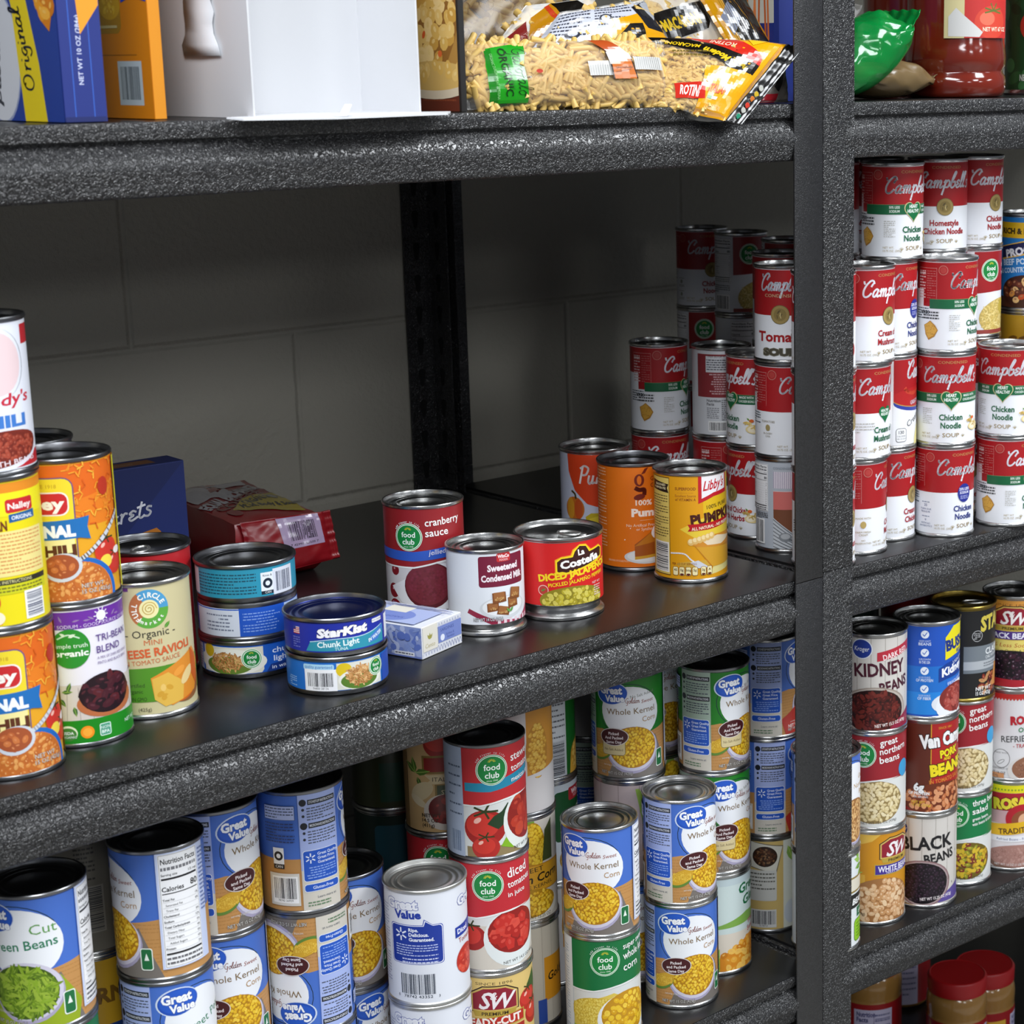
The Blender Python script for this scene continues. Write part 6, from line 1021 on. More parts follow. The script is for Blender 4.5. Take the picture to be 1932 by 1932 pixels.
# sardine box, turned on the deck
def sard():
    f = Art(.6, .6, 57.4, 28.4, '#dfe0e2'); f.rect(1, 1, 56.8, 28, '#d5d7de')
    for i in range(14): f.stroke([(1+i*4, 2), (3+i*4, 7), (5+i*4, 2)], .5, '#8f95b8'); f.stroke([(1+i*4, 27), (3+i*4, 23), (5+i*4, 27)], .4, '#a9aec8')
    f.rect(1, 6, 22, 28.4, '#dcd8cc'); [leaf(f, 11, 16, 6, t, '#9c8f4a') for t in (1.57, .9, 2.24)]; f.text('Cento', 11, 9, 4, '#b3a877', shear=.2, fit=14); f.rect(23, 9, 56.8, 24, '#7484c0'); f.text('SARDINES', 36, 18.6, 3, '#3a4a8c', fit=20); f.text('Skinless &', 40, 13.6, 2.2, '#3a4a8c', 'C'); f.text('Boneless', 41, 10.8, 2.2, '#3a4a8c', 'C'); f.ell(29, 13, 3, 3, '#dfe3f0')
    s = Art(.6, .6, 99.4, 28.4, '#8f9dc9'); r = random.Random(4)
    for i in range(90): s.ell(r.uniform(2, 98), r.uniform(3, 27), r.uniform(2, 7), r.uniform(1, 4), r.choice(('#7385bf', '#a9b4d6', '#5f74b8', '#b8c1dd', '#8496c8')), r.uniform(0, 3))
    s.rect(.6, .6, 99.4, 2.4, '#6f7fb8'); s.rect(70, 2, 92, 5.6, '#e3e4e8'); s.lines(71, 2.6, 91, 5, 1, '#555', 3)
    t = Art(.6, .6, 57.4, 99.4, '#dadce4')
    for i in range(60): t.stroke([(r.uniform(1, 56), r.uniform(84, 99)), (r.uniform(1, 56), r.uniform(84, 99))], .5, '#8a93bd', sm=False); t.stroke([(r.uniform(40, 57), r.uniform(1, 99)), (r.uniform(44, 57), r.uniform(1, 99))], .4, '#9aa2c6', sm=False)
    t.rect(2, 10, 44, 84, '#a5b1d8'); t.ell(20, 50, 17, 26, '#7485c4'); t.rect(30, 40, 46, 66, '#dcd8cc'); t.text('SARDINES', 18, 46, 4, '#3a4a9a', rot=1.57, fit=28)
    carton('sardine_box', 0, 0, 0, 58, 100, 29, {'-y': f, '-x': s, '+z': t}, 'small white and pale blue sardine box lying on the deck', rz=math.radians(17), piv=(0, 0)).location = (-.454, .053, .0004)
sard()
def soupmix():
    f = Art(.5, .5, 127.5, 147.5, '#1c2c6c'); f.poly([(0, 147), (0, 60), (60, 80), (127, 147)], '#16245c'); f.poly([(0, 30), (0, 66), (40, 78), (96, 88), (100, 84), (100, 48), (60, 40)], '#b8701c'); f.poly([(0, 26), (0, 34), (60, 46), (100, 52), (100, 44), (40, 30)], '#8a4c14')
    f.script('Secrets', 60, 97, 8.4, '#e6e8f0', 'C', fit=66, rot=.14, w=.24); f.script('e', 14, 92, 8.4, '#e6e8f0', w=.24); f.text('Onion', 34, 64, 13, '#e2dcd6', bold=.035, fit=46, rot=.12); f.text('Soup & Dip Mix', 48, 50, 8.6, '#d0a878', fit=66, rot=.13)
    f.ell(84, 4, 54, 46, '#c9c8c4'); f.ell(84, 2, 50, 42, '#9a9890'); f.blobs(78, 14, 44, 26, ['#b3b1a8', '#a5a399', '#c2c0b8'], 7, 1.8, 3, hi='#d6d4cc'); f.poly([(76, 26), (80, 34), (127, 66), (127, 50)], '#7a9a3a'); f.poly([(82, 16), (84, 26), (127, 48), (127, 30)], '#6a8c2c'); f.stroke([(80, 30), (127, 58)], 1, '#9ab85a'); f.blobs(30, 14, 22, 16, ['#6a3a14', '#b8863a', '#4a2408'], 5, 1.5, 3)
    t = Art(.5, .5, 127.5, 32.5, '#182868'); t.rect(40, 8, 104, 26, '#7c5030'); t.text('Onion', 74, 14, 6, '#9c8878')
    carton('soup_mix_box', 0, 0, 0, 128, 33, 148, {'-y': f, '+z': t}, 'dark blue and orange onion soup mix box standing behind the chilli cans', rz=math.radians(-2), edge='#1a2a66').location = (-.640, .345, .0004)
soupmix()
# cartons on the upper shelf
def blue_box():
    f = Art(.5, .5, 119.5, 229, '#1d3a8c'); f.ell(26, 46, 34, 48, '#8d97b8'); f.ell(26, 46, 32, 46, '#c9cbd2'); f.text('pasta', 26, 34, 12, '#33363f', shear=.2, bold=.02, rot=1.45, fit=46); f.poly([(60, 0), (94, 0), (88, 40), (72, 96), (60, 130), (36, 130), (52, 80)], '#dcc318'); f.script('Original', 79, 22, 7.6, '#1c2438', 'L', fit=60, rot=1.83, w=.22)
    f.poly([(84, 130), (80, 96), (96, 70), (108, 62), (116, 80), (118, 130)], '#cf7a14'); f.blobs(102, 96, 22, 30, ['#dd9220', '#e8a83a', '#c87414', '#eeba50'], 12, 1.5, 3, hi='#f6d88c', dens=1.3); f.rect(0, 128, 119, 229, '#1b3480'); f.blobs(60, 170, 50, 34, ['#dd9220', '#e8a83a', '#c87414'], 14, 1.6, 5, hi='#f6d88c', bg='#c87414')
    g = Art(.5, .5, 31.5, 229, '#1c2c74'); g.rect(8, 0, 8.7, 229, '#2f5ab4'); g.rect(22, 0, 22.7, 229, '#2f5ab4'); g.text('NET WT 10 OZ (284g)', 16, 26, 3.6, '#c9cfe6', 'L', rot=1.57, bold=.01); g.poly([(16, 60), (31, 80), (31, 150), (10, 150)], '#dd9220'); g.rect(0, 0, 31, 4, '#16225c')
    carton('pasta_box', -765, 4, ZU, -733, 124, ZU+230, {'-x': f, '-y': g}, 'blue box with a yellow stripe and cheesy pasta, at the upper left corner', edge='#1c2f7c', bev=2.5)
blue_box()
def orange_box():
    f = Art(.5, .5, 101, 219, '#cf7a0a'); f.rect(0, 90, 101, 219, '#cf7a0a'); f.bars(56, 14, 84, 38, seed=5, bg='#b9c2c4', pad=4, col='#3a444a'); f.rect(10, 46, 82, 46.8, '#9a5a08'); f.rr(-10, 62, 62, 150, 7, '#a87a18'); f.ell(46, 82, 16, 10, '#c9981c'); f.blobs(46, 82, 14, 9, ['#dcae2c', '#c9951c'], 6, 1.5, 3, hi='#ecd06a'); f.ell(26, 102, 20, 12, '#16203c'); f.text('Fun', 14, 76, 4, '#d9c27a'); f.rect(22, 66, 56, 68, '#cdb87c'); f.poly([(64, 84), (80, 88), (101, 84), (101, 219), (0, 219), (0, 150), (64, 150)], '#1b40b4')
    g = Art(.5, .5, 9.5, 219, '#d88a14'); g.rect(0, 86, 10, 219, '#1b40b4')
    carton('snack_box', -683, 30, ZU, -673, 132, ZU+220, {'-x': f, '-y': g}, 'orange and blue carton with a barcode, between the blue pasta box and the white carton', edge='#cf7a0a', bev=1)
    MB().box(0, 0, 0, 6, 60, 200).build('body', mat('green_board', '#1f7a2c', .5), tagged('green_box', (-728, 70, ZU), 'thin green box squeezed between the blue and the orange box'), bevel=.8)
def tagged(name, loc, label, cat='box'): return empty(name, loc, 0, label, cat)
orange_box()
def white_carton():
    w = mat('white_carton_board', '#d4d5d8', .5); noise_bump(w, 14, .0006, .25, 1)
    r = tagged('white_carton', (-624, -8, ZU), 'open empty white carton on the upper shelf with a flap over the edge')
    W_, D, H, t = 151, 140, 270, 1.6
    MB().box(0, 0, .3, t, D, H).build('side_panel', w, r, bevel=.4); MB().box(W_-t, 0, .3, W_, D, H).build('side_panel', w, r, bevel=.4)
    MB().box(t, 80, .3, W_-t, 80+t, H).build('back_panel', w, r); MB().box(t, 0, .3, W_-t, 80, 1.8).build('bottom_panel', w, r)
    b = MB(); b.add([(-22, 1, .4), (-14, -9, -.8), (60, -20, -1.4), (W_+16, -13, -.6), (W_+30, 2, .4), (W_, 8, .5), (0, 8, .5), (-22, 1, 1.7), (-14, -9, .6), (60, -20, 0), (W_+16, -13, .8), (W_+30, 2, 1.7), (W_, 8, 1.9), (0, 8, 1.9)], [(0, 1, 2, 3, 4, 5, 6), (13, 12, 11, 10, 9, 8, 7)]+[(i, (i+1) % 7, 7+(i+1) % 7, 7+i) for i in range(7)])
    b.build('flap', w, r); MB().add([(62, -19, 1), (68, -20, 1), (75, -17, 9), (70, -16, 9), (62, -18, 1.6), (68, -19, 1.6), (75, -16, 9.6), (70, -15, 9.6)], [(0, 1, 2, 3), (7, 6, 5, 4), (0, 4, 5, 1), (1, 5, 6, 2), (2, 6, 7, 3), (3, 7, 4, 0)]).build('tape_scrap', w, r)
    # paper strip torn and taped to the left panel
    V = []; n = 14; rn = random.Random(3)
    for i in range(n+1):
        z = 46+i*8; V += [(-1.5-rn.uniform(0, .9)-(1.6 if i == 1 else 0), 46+rn.uniform(-2, 2)-(8 if i < 2 else 0), z), (-2-rn.uniform(0, 1.6), 65+rn.uniform(-1, 1), z), (-1.5-rn.uniform(0, .9), 86+rn.uniform(-2, 2)+(7 if i < 2 else 0), z)]
    F = [(i*3+j, i*3+j+1, i*3+j+4, i*3+j+3) for i in range(n) for j in range(2)]
    o = MB().add(V, F).build('paper_strip', mat('crumpled_white_paper', '#dcdfe4', .35), r, smooth=True); md = o.modifiers.new('thick', 'SOLIDIFY'); md.thickness = .0004
white_carton()
def pasta_photo_box():
    f = Art(.5, .5, 99.5, 219, '#a87c3a'); f.rect(0, 0, 100, 22, '#5c2414'); f.lines(50, 8, 96, 14, 2, '#7c3a20', 3, .5); f.blobs(50, 118, 60, 96, ['#cfa654', '#d9b468', '#c0923f', '#e2c384'], 13, 1.25, 4, hi=['#f0dca8', '#e8cf94'], bg='#8a5c24', dens=1.4)
    r = random.Random(6)
    for i in range(22): f.ell(r.uniform(10, 95), r.uniform(44, 200), r.uniform(2, 4), r.uniform(1.4, 3), r.choice(('#c8521c', '#5c6e2c', '#d0602a')), r.uniform(0, 3))
    f.ell(66, 24, 52, 14, '#cdbda4'); f.ell(66, 29, 50, 12, '#c9a45c'); f.blobs(66, 33, 48, 9, ['#cfa654', '#d9b468'], 10, 1.3, 4, hi='#f0dca8', dens=1.3)
    g = Art(.5, .5, 5.5, 219, '#141210')
    carton('pasta_meal_box', -423, 6, ZU, -417, 108, ZU+220, {'-x': f, '-y': g}, 'box with a photograph of pasta shells in a bowl, right of the white carton', edge='#1c1512')
pasta_photo_box()
def barilla():
    f = Art(.5, .5, 119, 219, '#1b2c78'); f.rect(0, 76, 119, 219, '#c3c1b6'); f.poly([(0, 60), (0, 90), (119, 50), (119, 30)], '#1b2c78'); r = random.Random(9)
    for i in range(26): x = r.uniform(16, 112); f.stroke([(x, 60), (x+r.uniform(-3, 4), r.uniform(96, 150))], 2.4, r.choice(('#c96a34', '#d67c44', '#b85a28')), sm=False)
    f.poly([(0, 62), (0, 84), (60, 72), (119, 50), (119, 30), (0, 30)], '#1b2c78'); f.ell(74, 48, 22, 10, '#a82030'); f.text('Barilla', 74, 44, 9, '#eceef4', bold=.03, fit=34); f.text('THE No1 PASTA', 74, 60, 3, '#c9b8c4')
    carton('pasta_box', 10, 64, ZU, 40, 190, ZU+220, {'-x': f}, 'dark blue pasta box with orange sticks beside the post', edge='#1b2c78')
barilla()
# ------------------------------------------------------------------ film bags
FILM = M['film'] = mat('clear_plastic_film', '#f4f4f2', .12, 0, Specular_IOR_Level=.7)
N, L, b = nodes(FILM); tr = N.new('ShaderNodeBsdfTransparent'); mx = N.new('ShaderNodeMixShader'); lw = N.new('ShaderNodeLayerWeight'); lw.inputs['Blend'].default_value = .32
mr = N.new('ShaderNodeMapRange'); mr.inputs['To Min'].default_value = .045; mr.inputs['To Max'].default_value = .6; L.new(lw.outputs['Fresnel'], mr.inputs['Value'])
L.new(mr.outputs[0], mx.inputs[0]); L.new(tr.outputs[0], mx.inputs[1]); L.new(b.outputs[0], mx.inputs[2]); L.new(mx.outputs[0], N['Material Output'].inputs['Surface'])
FILM_G = M['film_green'] = FILM.copy(); FILM_G.name = 'green_plastic_film'
for n_ in FILM_G.node_tree.nodes:
    if n_.type == 'BSDF_PRINCIPLED': n_.inputs['Base Color'].default_value = (*lin('#0c8a3c'), 1)
    if n_.type == 'MAP_RANGE': n_.inputs['To Min'].default_value = .62; n_.inputs['To Max'].default_value = .95
M['pasta'] = mat('dry_pasta', '#d9b566', .45, 0, Subsurface_Weight=.0); noise_bump(M['pasta'], 300, .0002, .3)
def hnoise(x, y, s):
    v = 0
    for k, (a, b_, c) in enumerate(((1.0, 1.7, .3), (2.3, -1.1, 1.9), (3.9, 3.1, 4.2), (-2.9, 5.3, 2.2), (6.1, -4.7, .7))): v += math.sin(a*x+b_*y+c+s*1.7+k)*(1/(1+k*.6))
    return v
class Bag:
    def __init__(s, Ln, Wd, Ht, seed=0, wr=1.5, fin=14, p=3.2, base=0, taper=.0, ex=.85):
        s.L, s.W, s.H, s.seed, s.wr, s.fin, s.p, s.P, s.base, s.taper, s.ex = Ln, Wd, Ht, seed, wr, fin, p, 2*(Wd+Ht)*.8, base, taper, ex
    def S(s, u, v):
        t = max(-1, min(1, 2*u/s.L)); k = (1-abs(t)**s.p)**.5 if abs(t) < 1 else 0; kw = .82+.18*k
        if s.taper: kw *= 1-s.taper*t
        f = 2*PI*v/s.P; sf, cf = math.sin(f), math.cos(f); e = s.ex
        y = -s.W/2*kw*math.copysign(abs(sf)**e, sf); h = s.H/2*(k*.97+.03)
        z = h*math.copysign(abs(cf)**e, cf); w = hnoise(u*.045, v*.05, s.seed)*s.wr*.5*(1.2-k*.5)
        w += s.wr*.5*math.sin(v*.42+s.seed+2*math.sin(v*.11))*max(0, abs(t)-.6)*2.2
        z = z+w*(1 if cf > -.5 else .1); y -= w*.4*sf
        z = max(z+s.H/2, .3+.0*h)
        return Vector((u, y, z))
    def mesh(s, parent, m, name='bag_film', nu=64, nv=72):
        b = MB(); vs = [s.S(-s.L/2+s.L*i/nu, -s.P/2+s.P*j/nv) for i in range(nu+1) for j in range(nv)]
        fs = [(i*nv+j, i*nv+(j+1) % nv, (i+1)*nv+(j+1) % nv, (i+1)*nv+j) for i in range(nu) for j in range(nv)]
        b.add(vs, fs); return b.build(name, m, parent, smooth=True, angle=180)
    def art(s, art, parent, m, name='printed_film', du=7):
        V, F, Cc = [], [], []
        def put(q, c, off):
            for a in vclip(q, 0, du):
                for bq in vclip([(p[1], p[0]) for p in a], 0, du):
                    q2 = [(p[1], p[0]) for p in bq]
                    if abs(area2(q2)) < 1e-3: continue
                    if area2(q2) < 0: q2 = q2[::-1]
                    idx = []
                    for u, v in q2:
                        p = s.S(u, v); n = (s.S(u+1, v)-s.S(u-1, v)).cross(s.S(u, v+1)-s.S(u, v-1))
                        n = -n.normalized() if n.length > 1e-6 else Vector((0, 0, 1)); p = p+n*(.35+off); V.append(tuple(p*K)); idx.append(len(V)-1)
                    F.append(tuple(idx)); Cc.append(c)
        u0, v0, u1, v1 = art.box
        if art.base: put([(u0, v0), (u1, v0), (u1, v1), (u0, v1)], lin(art.base), 0)
        for q, c, lay in art.p: put(q, c, lay*.05)
        o = print_mesh(name, V, F, Cc, parent, m); o.data.polygons.foreach_set('use_smooth', [True]*len(o.data.polygons)); return o
    def crimp(s, parent, sgn, m, Lf=12, w=None, col=None, name='crimped_seal', droop=0):
        b = MB(); w = w or s.W*.86; n = 26; rows = 6; x0 = sgn*s.L/2
        for i in range(rows+1):
            for j in range(n+1):
                y = -w/2+w*j/n; x = x0+sgn*(i/rows*Lf-2); b.v.append((x, y, s.H*.5+.8*math.sin(i*2.4)+.9*math.sin(j*.9+s.seed)+droop*(i/rows)**2))
        b.f = [(i*(n+1)+j, i*(n+1)+j+1, (i+1)*(n+1)+j+1, (i+1)*(n+1)+j) for i in range(rows) for j in range(n)]; b.m = [0]*len(b.f)
        o = b.build(name, m, parent, smooth=True, angle=180); md = o.modifiers.new('thick', 'SOLIDIFY'); md.thickness = .0008; return o
    def fill(s, parent, kind, n, size, m, seed=1, name='pasta'):
        r = random.Random(seed); b = MB()
        for i in range(n):
            u = r.uniform(-.44, .44)*s.L; v = r.uniform(-.34, .34)*s.P; p = s.S(u, v); c = Vector((p.x, 0, s.H/2)); p = c+(p-c)*r.choice((.84, .78, .6)); a = r.uniform(-.9, .9)+(0 if r.random() < .75 else 1.3)
            n_ = (p-c).normalized(); t = Vector((math.cos(a), -math.sin(a)*.8*n_.z, math.sin(a)*.8*abs(n_.y)+.01)).normalized(); q = n_.cross(t)
            if kind == 'tube': b.tube([p-t*size, p-t*size*.4+q*1.6*r.uniform(-1, 1), p+t*size*.4+q*1.6, p+t*size], 2.7, 7)
            elif kind == 'spiral': b.tube([p+t*size*(k/6-1)+(q*math.cos(k*1.25)+n_*math.sin(k*1.25))*2.2 for k in range(13)], 2.1, 5)
            else: b.tube([p-t*size, p+t*size], 3.6, 9)
        for k in range(len(b.v)):
            x, y, z = b.v[k]
            if z < 1: b.v[k] = (x, y, 1)
        o = b.build(name, m, parent, smooth=True, angle=70); o['kind'] = 'stuff'; return o
def place(r, x, y, z, rx=0, ry=0, rz=0): r.location = (x*K, y*K, z*K); r.rotation_euler = (rx, ry, rz)
class Pillow:
    """two sheets of film joined round the rim; corners bl, br, tr, tl as seen from the aisle, surface coordinates 0..100"""
    def __init__(s, bl, br, tr, tl, bf, bb, seed=0, wr=1.2, e=.6):
        s.c = [Vector(p) for p in (bl, br, tr, tl)]; s.bf, s.bb, s.seed, s.wr, s.e = bf, bb, seed, wr, e
        s.n = -((s.c[1]-s.c[0]).cross(s.c[3]-s.c[0])).normalized()*-1
        if s.n.y > 0: s.n = -s.n
        s.fl = None; s.y0 = 0
    def S(s, u, v, side=1):
        a, b_ = u/100, v/100; c = s.c
        p = c[0]*(1-a)*(1-b_)+c[1]*a*(1-b_)+c[2]*a*b_+c[3]*(1-a)*b_
        k = max(0, 4*a*(1-a))**s.e*max(0, 4*b_*(1-b_))**s.e
        w = hnoise(u*.05, v*.045, s.seed)*s.wr*.38*(.35+.65*min(1, k*2)); r_ = s.wr*.35*math.sin(v*.4+u*.1+s.seed)*(1-min(1, k*1.6))
        p = p+s.n*((s.bf if side > 0 else -s.bb)*k+w+r_)
        if s.fl is not None and p.y+s.y0 > 1: p.z = max(p.z, s.fl)
        return p
    def mesh(s, parent, m, name='bag_film', n=44):
        b = MB(); vs = []; fs = []
        for side in (1, -1):
            o = len(vs); vs += [s.S(100*i/n, 100*j/n, side) for i in range(n+1) for j in range(n+1)]
            fs += [(o+i*(n+1)+j, o+(i+1)*(n+1)+j, o+(i+1)*(n+1)+j+1, o+i*(n+1)+j+1)[::side] for i in range(n) for j in range(n)]
        b.add(vs, fs); o = b.build(name, m, parent, smooth=True, angle=180)
        bm = bmesh.new(); bm.from_mesh(o.data); bmesh.ops.remove_doubles(bm, verts=bm.verts, dist=1e-6); bm.to_mesh(o.data); bm.free(); return o
    def art(s, art, parent, m, name='printed_film', du=4, off0=.35, side=1):
        V, F, Cc = [], [], []
        def put(q, c, off):
            q = [(min(max(x, 0), 100), min(max(y, 0), 100)) for x, y in q]
            for a in vclip(q, 0, du):
                for bq in vclip([(p[1], p[0]) for p in a], 0, du):
                    q2 = [(p[1], p[0]) for p in bq]
                    if abs(area2(q2)) < 1e-3: continue
                    if area2(q2) < 0: q2 = q2[::-1]
                    idx = []
                    for u, v in q2: V.append(tuple((s.S(u, v, side)+s.n*(off0+off))*K)); idx.append(len(V)-1)
                    F.append(tuple(idx)); Cc.append(c)
        u0, v0, u1, v1 = art.box
        if art.base: put([(u0, v0), (u1, v0), (u1, v1), (u0, v1)], lin(art.base), 0)
        for q, c, lay in art.p: put(q, c, lay*.04)
        o = print_mesh(name, V, F, Cc, parent, m); o.data.polygons.foreach_set('use_smooth', [True]*len(o.data.polygons)); return o
    def fill(s, parent, kind, n, size, seed=1, name='pasta', u=(8, 92), v=(8, 92)):
        r = random.Random(seed); b = MB()
        for i in range(n):
            a, c = r.uniform(*u), r.uniform(*v); f = r.choice((.93, .8, .5, .1)); p = s.S(a, c, 1)*((1+f)/2)+s.S(a, c, -1)*((1-f)/2)
            if f > .7: p = p-s.n*3.4
            su = (s.S(a+1, c)-s.S(a-1, c)).normalized(); sv = (s.S(a, c+1)-s.S(a, c-1)).normalized(); t_ = r.uniform(-1.3, 1.3); t = (su*math.cos(t_)+sv*math.sin(t_)).normalized(); q = s.n.cross(t)
            if kind == 'tube': b.tube([p-t*size, p-t*size*.4+q*2*r.uniform(-1, 1), p+t*size*.4+q*2, p+t*size], 2.8, 7)
            elif kind == 'spiral': b.tube([p+t*size*(k/6-1)+(q*math.cos(k*1.25)+s.n*math.sin(k*1.25))*2.0 for k in range(13)], 2.0, 5)
            else: b.tube([p-t*size, p+t*size], 3.7, 9)
        o = b.build(name, M['pasta'], parent, smooth=True, angle=70); o['kind'] = 'stuff'; return o
    def seal(s, parent, m, edge='r', w=12, name='crimped_seal', c=None):
        n = 40; rows = 8; vs = []
        for i in range(rows+1):
            for j in range(n+1):
                t = 100*j/n; P0 = s.S(*{'r': (100, t), 'l': (0, t), 't': (t, 100), 'b': (t, 0)}[edge]); P1 = s.S(*{'r': (99, t), 'l': (1, t), 't': (t, 99), 'b': (t, 1)}[edge])
                d_ = (P0-s.c[{'r': 0, 'l': 1, 't': 0, 'b': 3}[edge]]*0-P1); d_ = {'r': s.c[1]-s.c[0], 'l': s.c[0]-s.c[1], 't': s.c[3]-s.c[0], 'b': s.c[0]-s.c[3]}[edge].normalized()
                vs.append(P0+d_*(w*(i/rows)-1)+s.n*(.7*math.sin(i*2.6)+.5*math.sin(j*.7)))
        b = MB().add(vs, [(i*(n+1)+j, i*(n+1)+j+1, (i+1)*(n+1)+j+1, (i+1)*(n+1)+j) for i in range(rows) for j in range(n)]); o = b.build(name, m, parent, smooth=True, angle=180); md = o.modifiers.new('thick', 'SOLIDIFY'); md.thickness = .0007; return o
Y_, B_, R_ = '#dd9c0c', '#15120f', '#c0281a'
seal_black = mat('glossy_black_seal', '#121110', .2); seal_yellow = mat('glossy_yellow_film', '#cf900c', .2)
def pbag(words, corners, bf, bb, seed, kind=None, n=0, size=12, art=None, seals=(), fu=(8, 92), fv=(8, 92), e=.6, wr=1.4, film=None):
    p0 = Vector(corners[0]); r = empty('pasta_bag', p0, 0, words, 'bag'); P = Pillow(*[Vector(c)-p0 for c in corners], bf, bb, seed, wr, e); P.fl = ZU+.7-p0.z; P.y0 = p0.y; P.mesh(r, film or FILM)
    if n: P.fill(r, kind, n, size, seed, u=fu, v=fv)
    if art: P.art(art, r, M['gloss'])
    for ed, m_, w in seals: P.seal(r, m_, ed, w)
    return r, P
# ---- the clear bag lying along the shelf edge
g = Art(0, 0, 100, 100, None); g.poly([(7, -2), (25, -2), (25, 60), (28, 96), (10, 88), (8, 60)], '#1c8f18'); g.poly([(7, -2), (11, -2), (12, 88), (9, 84)], '#147314')
g.script('Garofalo', 20.6, 50, 3.1, '#123012', fit=74, rot=-PI/2, w=.16); g.text('ORGANIC', 14.6, 50, 3.6, '#123012', rot=-PI/2, fit=74, bold=.01); g.text('MADE IN ITALY', 17.4, 42, 1.3, '#2a6a28', rot=-PI/2, fit=40); g.text('ORGANIC DURUM WHEAT SEMOLINA', 10.6, 44, 1.3, '#86c47c', rot=-PI/2, fit=70)
g.rect(56, 40, 68, 62, '#bebebb'); [g.rect(56+i*1.2, 40, 56.4+i*1.2, 62, '#d6d6d3') for i in range(10)]; g.rect(80, 48, 96, 68, '#bebebb'); [g.rect(80+i*1.2, 48, 80.4+i*1.2, 68, '#d6d6d3') for i in range(13)]
g.poly([(67.5, 34), (80.5, 34), (78, 74), (66, 76)], '#2a1810'); g.poly([(68.2, 34), (79.8, 34), (77.4, 74), (66.8, 76)], '#c46a28'); g.poly([(66.8, 76), (77.4, 74), (70, 98), (60, 98)], '#b04c20'); g.script('Garofalo', 73.4, 50, 1.3, '#4a2a14', fit=9, w=.18); g.stroke([(69, 44), (77, 48)], .5, '#4a2a14'); g.ell(31, 48, 1.6, 3, '#b83a2a')
pbag('clear organic pasta bag with green band and orange sticker, lying along the shelf edge', [(-400, 26, ZU+1.5), (-186, 14, ZU+1.5), (-186, 30, ZU+58), (-400, 42, ZU+54)], 17, 30, 3, 'tube', 520, 16, g, (('l', FILM, 7), ('r', FILM, 9)), (3, 97), (5, 92), e=.28, wr=1.2)
# ---- rotini bag, its corner hanging over the edge
a = Art(0, 0, 100, 100, None); a.poly([(59, 98), (100, 100), (100, 0), (60, -2), (48, 0), (43, 50), (67, 52), (75, 62)], Y_); a.poly([(1, 100), (22, 95), (59, 81), (92, 64), (92, 50), (67, 52), (17, 80), (4, 87)], B_); a.poly([(22, 100), (57, 99), (75, 87), (90, 73), (92, 62), (63, 75), (29, 94)], R_)
a.text('Modern', 52, 72, 8, '#d9b51c', rot=PI-.5, bold=.05, fit=26); a.text('MACARONI', 24, 86, 6, '#d9b51c', rot=PI-.3, bold=.03, fit=26); a.text('Pasta Co.', 74, 62, 5, '#d9b51c', rot=PI-.5, bold=.02, fit=18); a.text('ROTINI', 54, 90, 6, '#e8c8b0', rot=PI-.35, bold=.02, fit=20)
a.poly([(14, 26), (48, 28), (55, 12), (16, 8)], R_); a.text('ROTINI', 33, 13, 11, '#f0e6e0', bold=.03, fit=24); a.text('ITALIAN', 66, 20, 9, '#c8501c', bold=.04, fit=22); a.rect(57, 13, 63, 16, '#2c7a2c'); a.rect(63, 13, 70, 16, '#e8e0d0'); a.text('COLLECTION', 70, 4, 5, '#e3c884', fit=22); a.lines(14, 62, 44, 74, 2, '#6a5a28', 3, .4); a.stroke([(50, 30), (54, 42), (60, 50)], 2.4, '#c07820'); a.poly([(62, 98), (70, 97), (76, 88), (80, 92), (88, 100)], '#e2b020')
rot, P = pbag('black and yellow rotini bag at the front, its corner drooping over the shelf edge', [(-201, 4, 472.2), (-150, -22, 457), (-38, 6, 526), (-179, 50, 532)], 15, 30, 5, 'spiral', 260, 12, a, (('r', seal_black, 17),), (4, 62), (6, 92), e=.5, wr=1.6)
for i, c in enumerate(('#2c8a6a', '#b8b8b0', '#c83c2c', '#c8702c', '#c8a82c', '#b8b8b0')):
    t = 8+i*7; p = P.S(100, t)+(P.c[1]-P.c[0]).normalized()*8+P.n*1.6
    MB().lathe([(.01, .4), (2.6, .4), (3, 0)], 14).build('seal_dot', mat('dot_'+str(i), c, .25), rot).location = p*K; rot.children[-1].rotation_euler = (PI/2, 0, 0)
# ---- the heap behind
w = Art(0, 0, 100, 100, '#c2c5d0'); w.lines(4, 10, 34, 96, 9, '#3c3e4a', 3, .42); w.lines(38, 50, 76, 98, 7, '#3c3e4a', 5, .42); w.ell(22, 34, 6, 12, '#33353f'); w.ell(22, 36, 4, 7, '#c2c5d0'); w.ell(48, 66, 6, 11, '#33353f'); w.ell(48, 68, 4, 6, '#c2c5d0'); w.poly([(36, 0), (59, 64), (86, 76), (100, 60), (100, 0)], Y_); w.poly([(46, 5), (68, 51), (81, 54), (79, 22), (61, 6)], B_); w.text('MO', 66, 20, 22, '#d9b51c', rot=2.4, bold=.04, fit=18); w.poly([(78, 88), (96, 98), (97, 37), (84, 44)], '#1a1a20'); w.poly([(88, 100), (100, 100), (100, 74), (94, 60)], '#a8abb2')
pbag('bag back with white cooking directions, lying behind the clear pasta bag', [(-290, 80, 520), (-112, 80, 516), (-132, 104, 566), (-238, 104, 552)], 8, 14, 11, 'penne', 60, 12, w, (('t', FILM, 6),), e=.4)
w = Art(0, 0, 100, 100, None); w.poly([(20, 0), (3, 37), (15, 66), (36, 31), (35, 0)], '#7c2420'); w.text('PENNE RIGATE', 20, 30, 7, '#b89088', rot=.9, fit=40); w.poly([(36, 31), (18, 71), (33, 96), (77, 54), (68, 14)], '#b37a10'); w.poly([(33, 96), (70, 96), (100, 80), (91, 65), (77, 54)], '#14110e'); w.stroke([(30, 90), (50, 70), (72, 62), (92, 60)], 6, '#b83a1c')
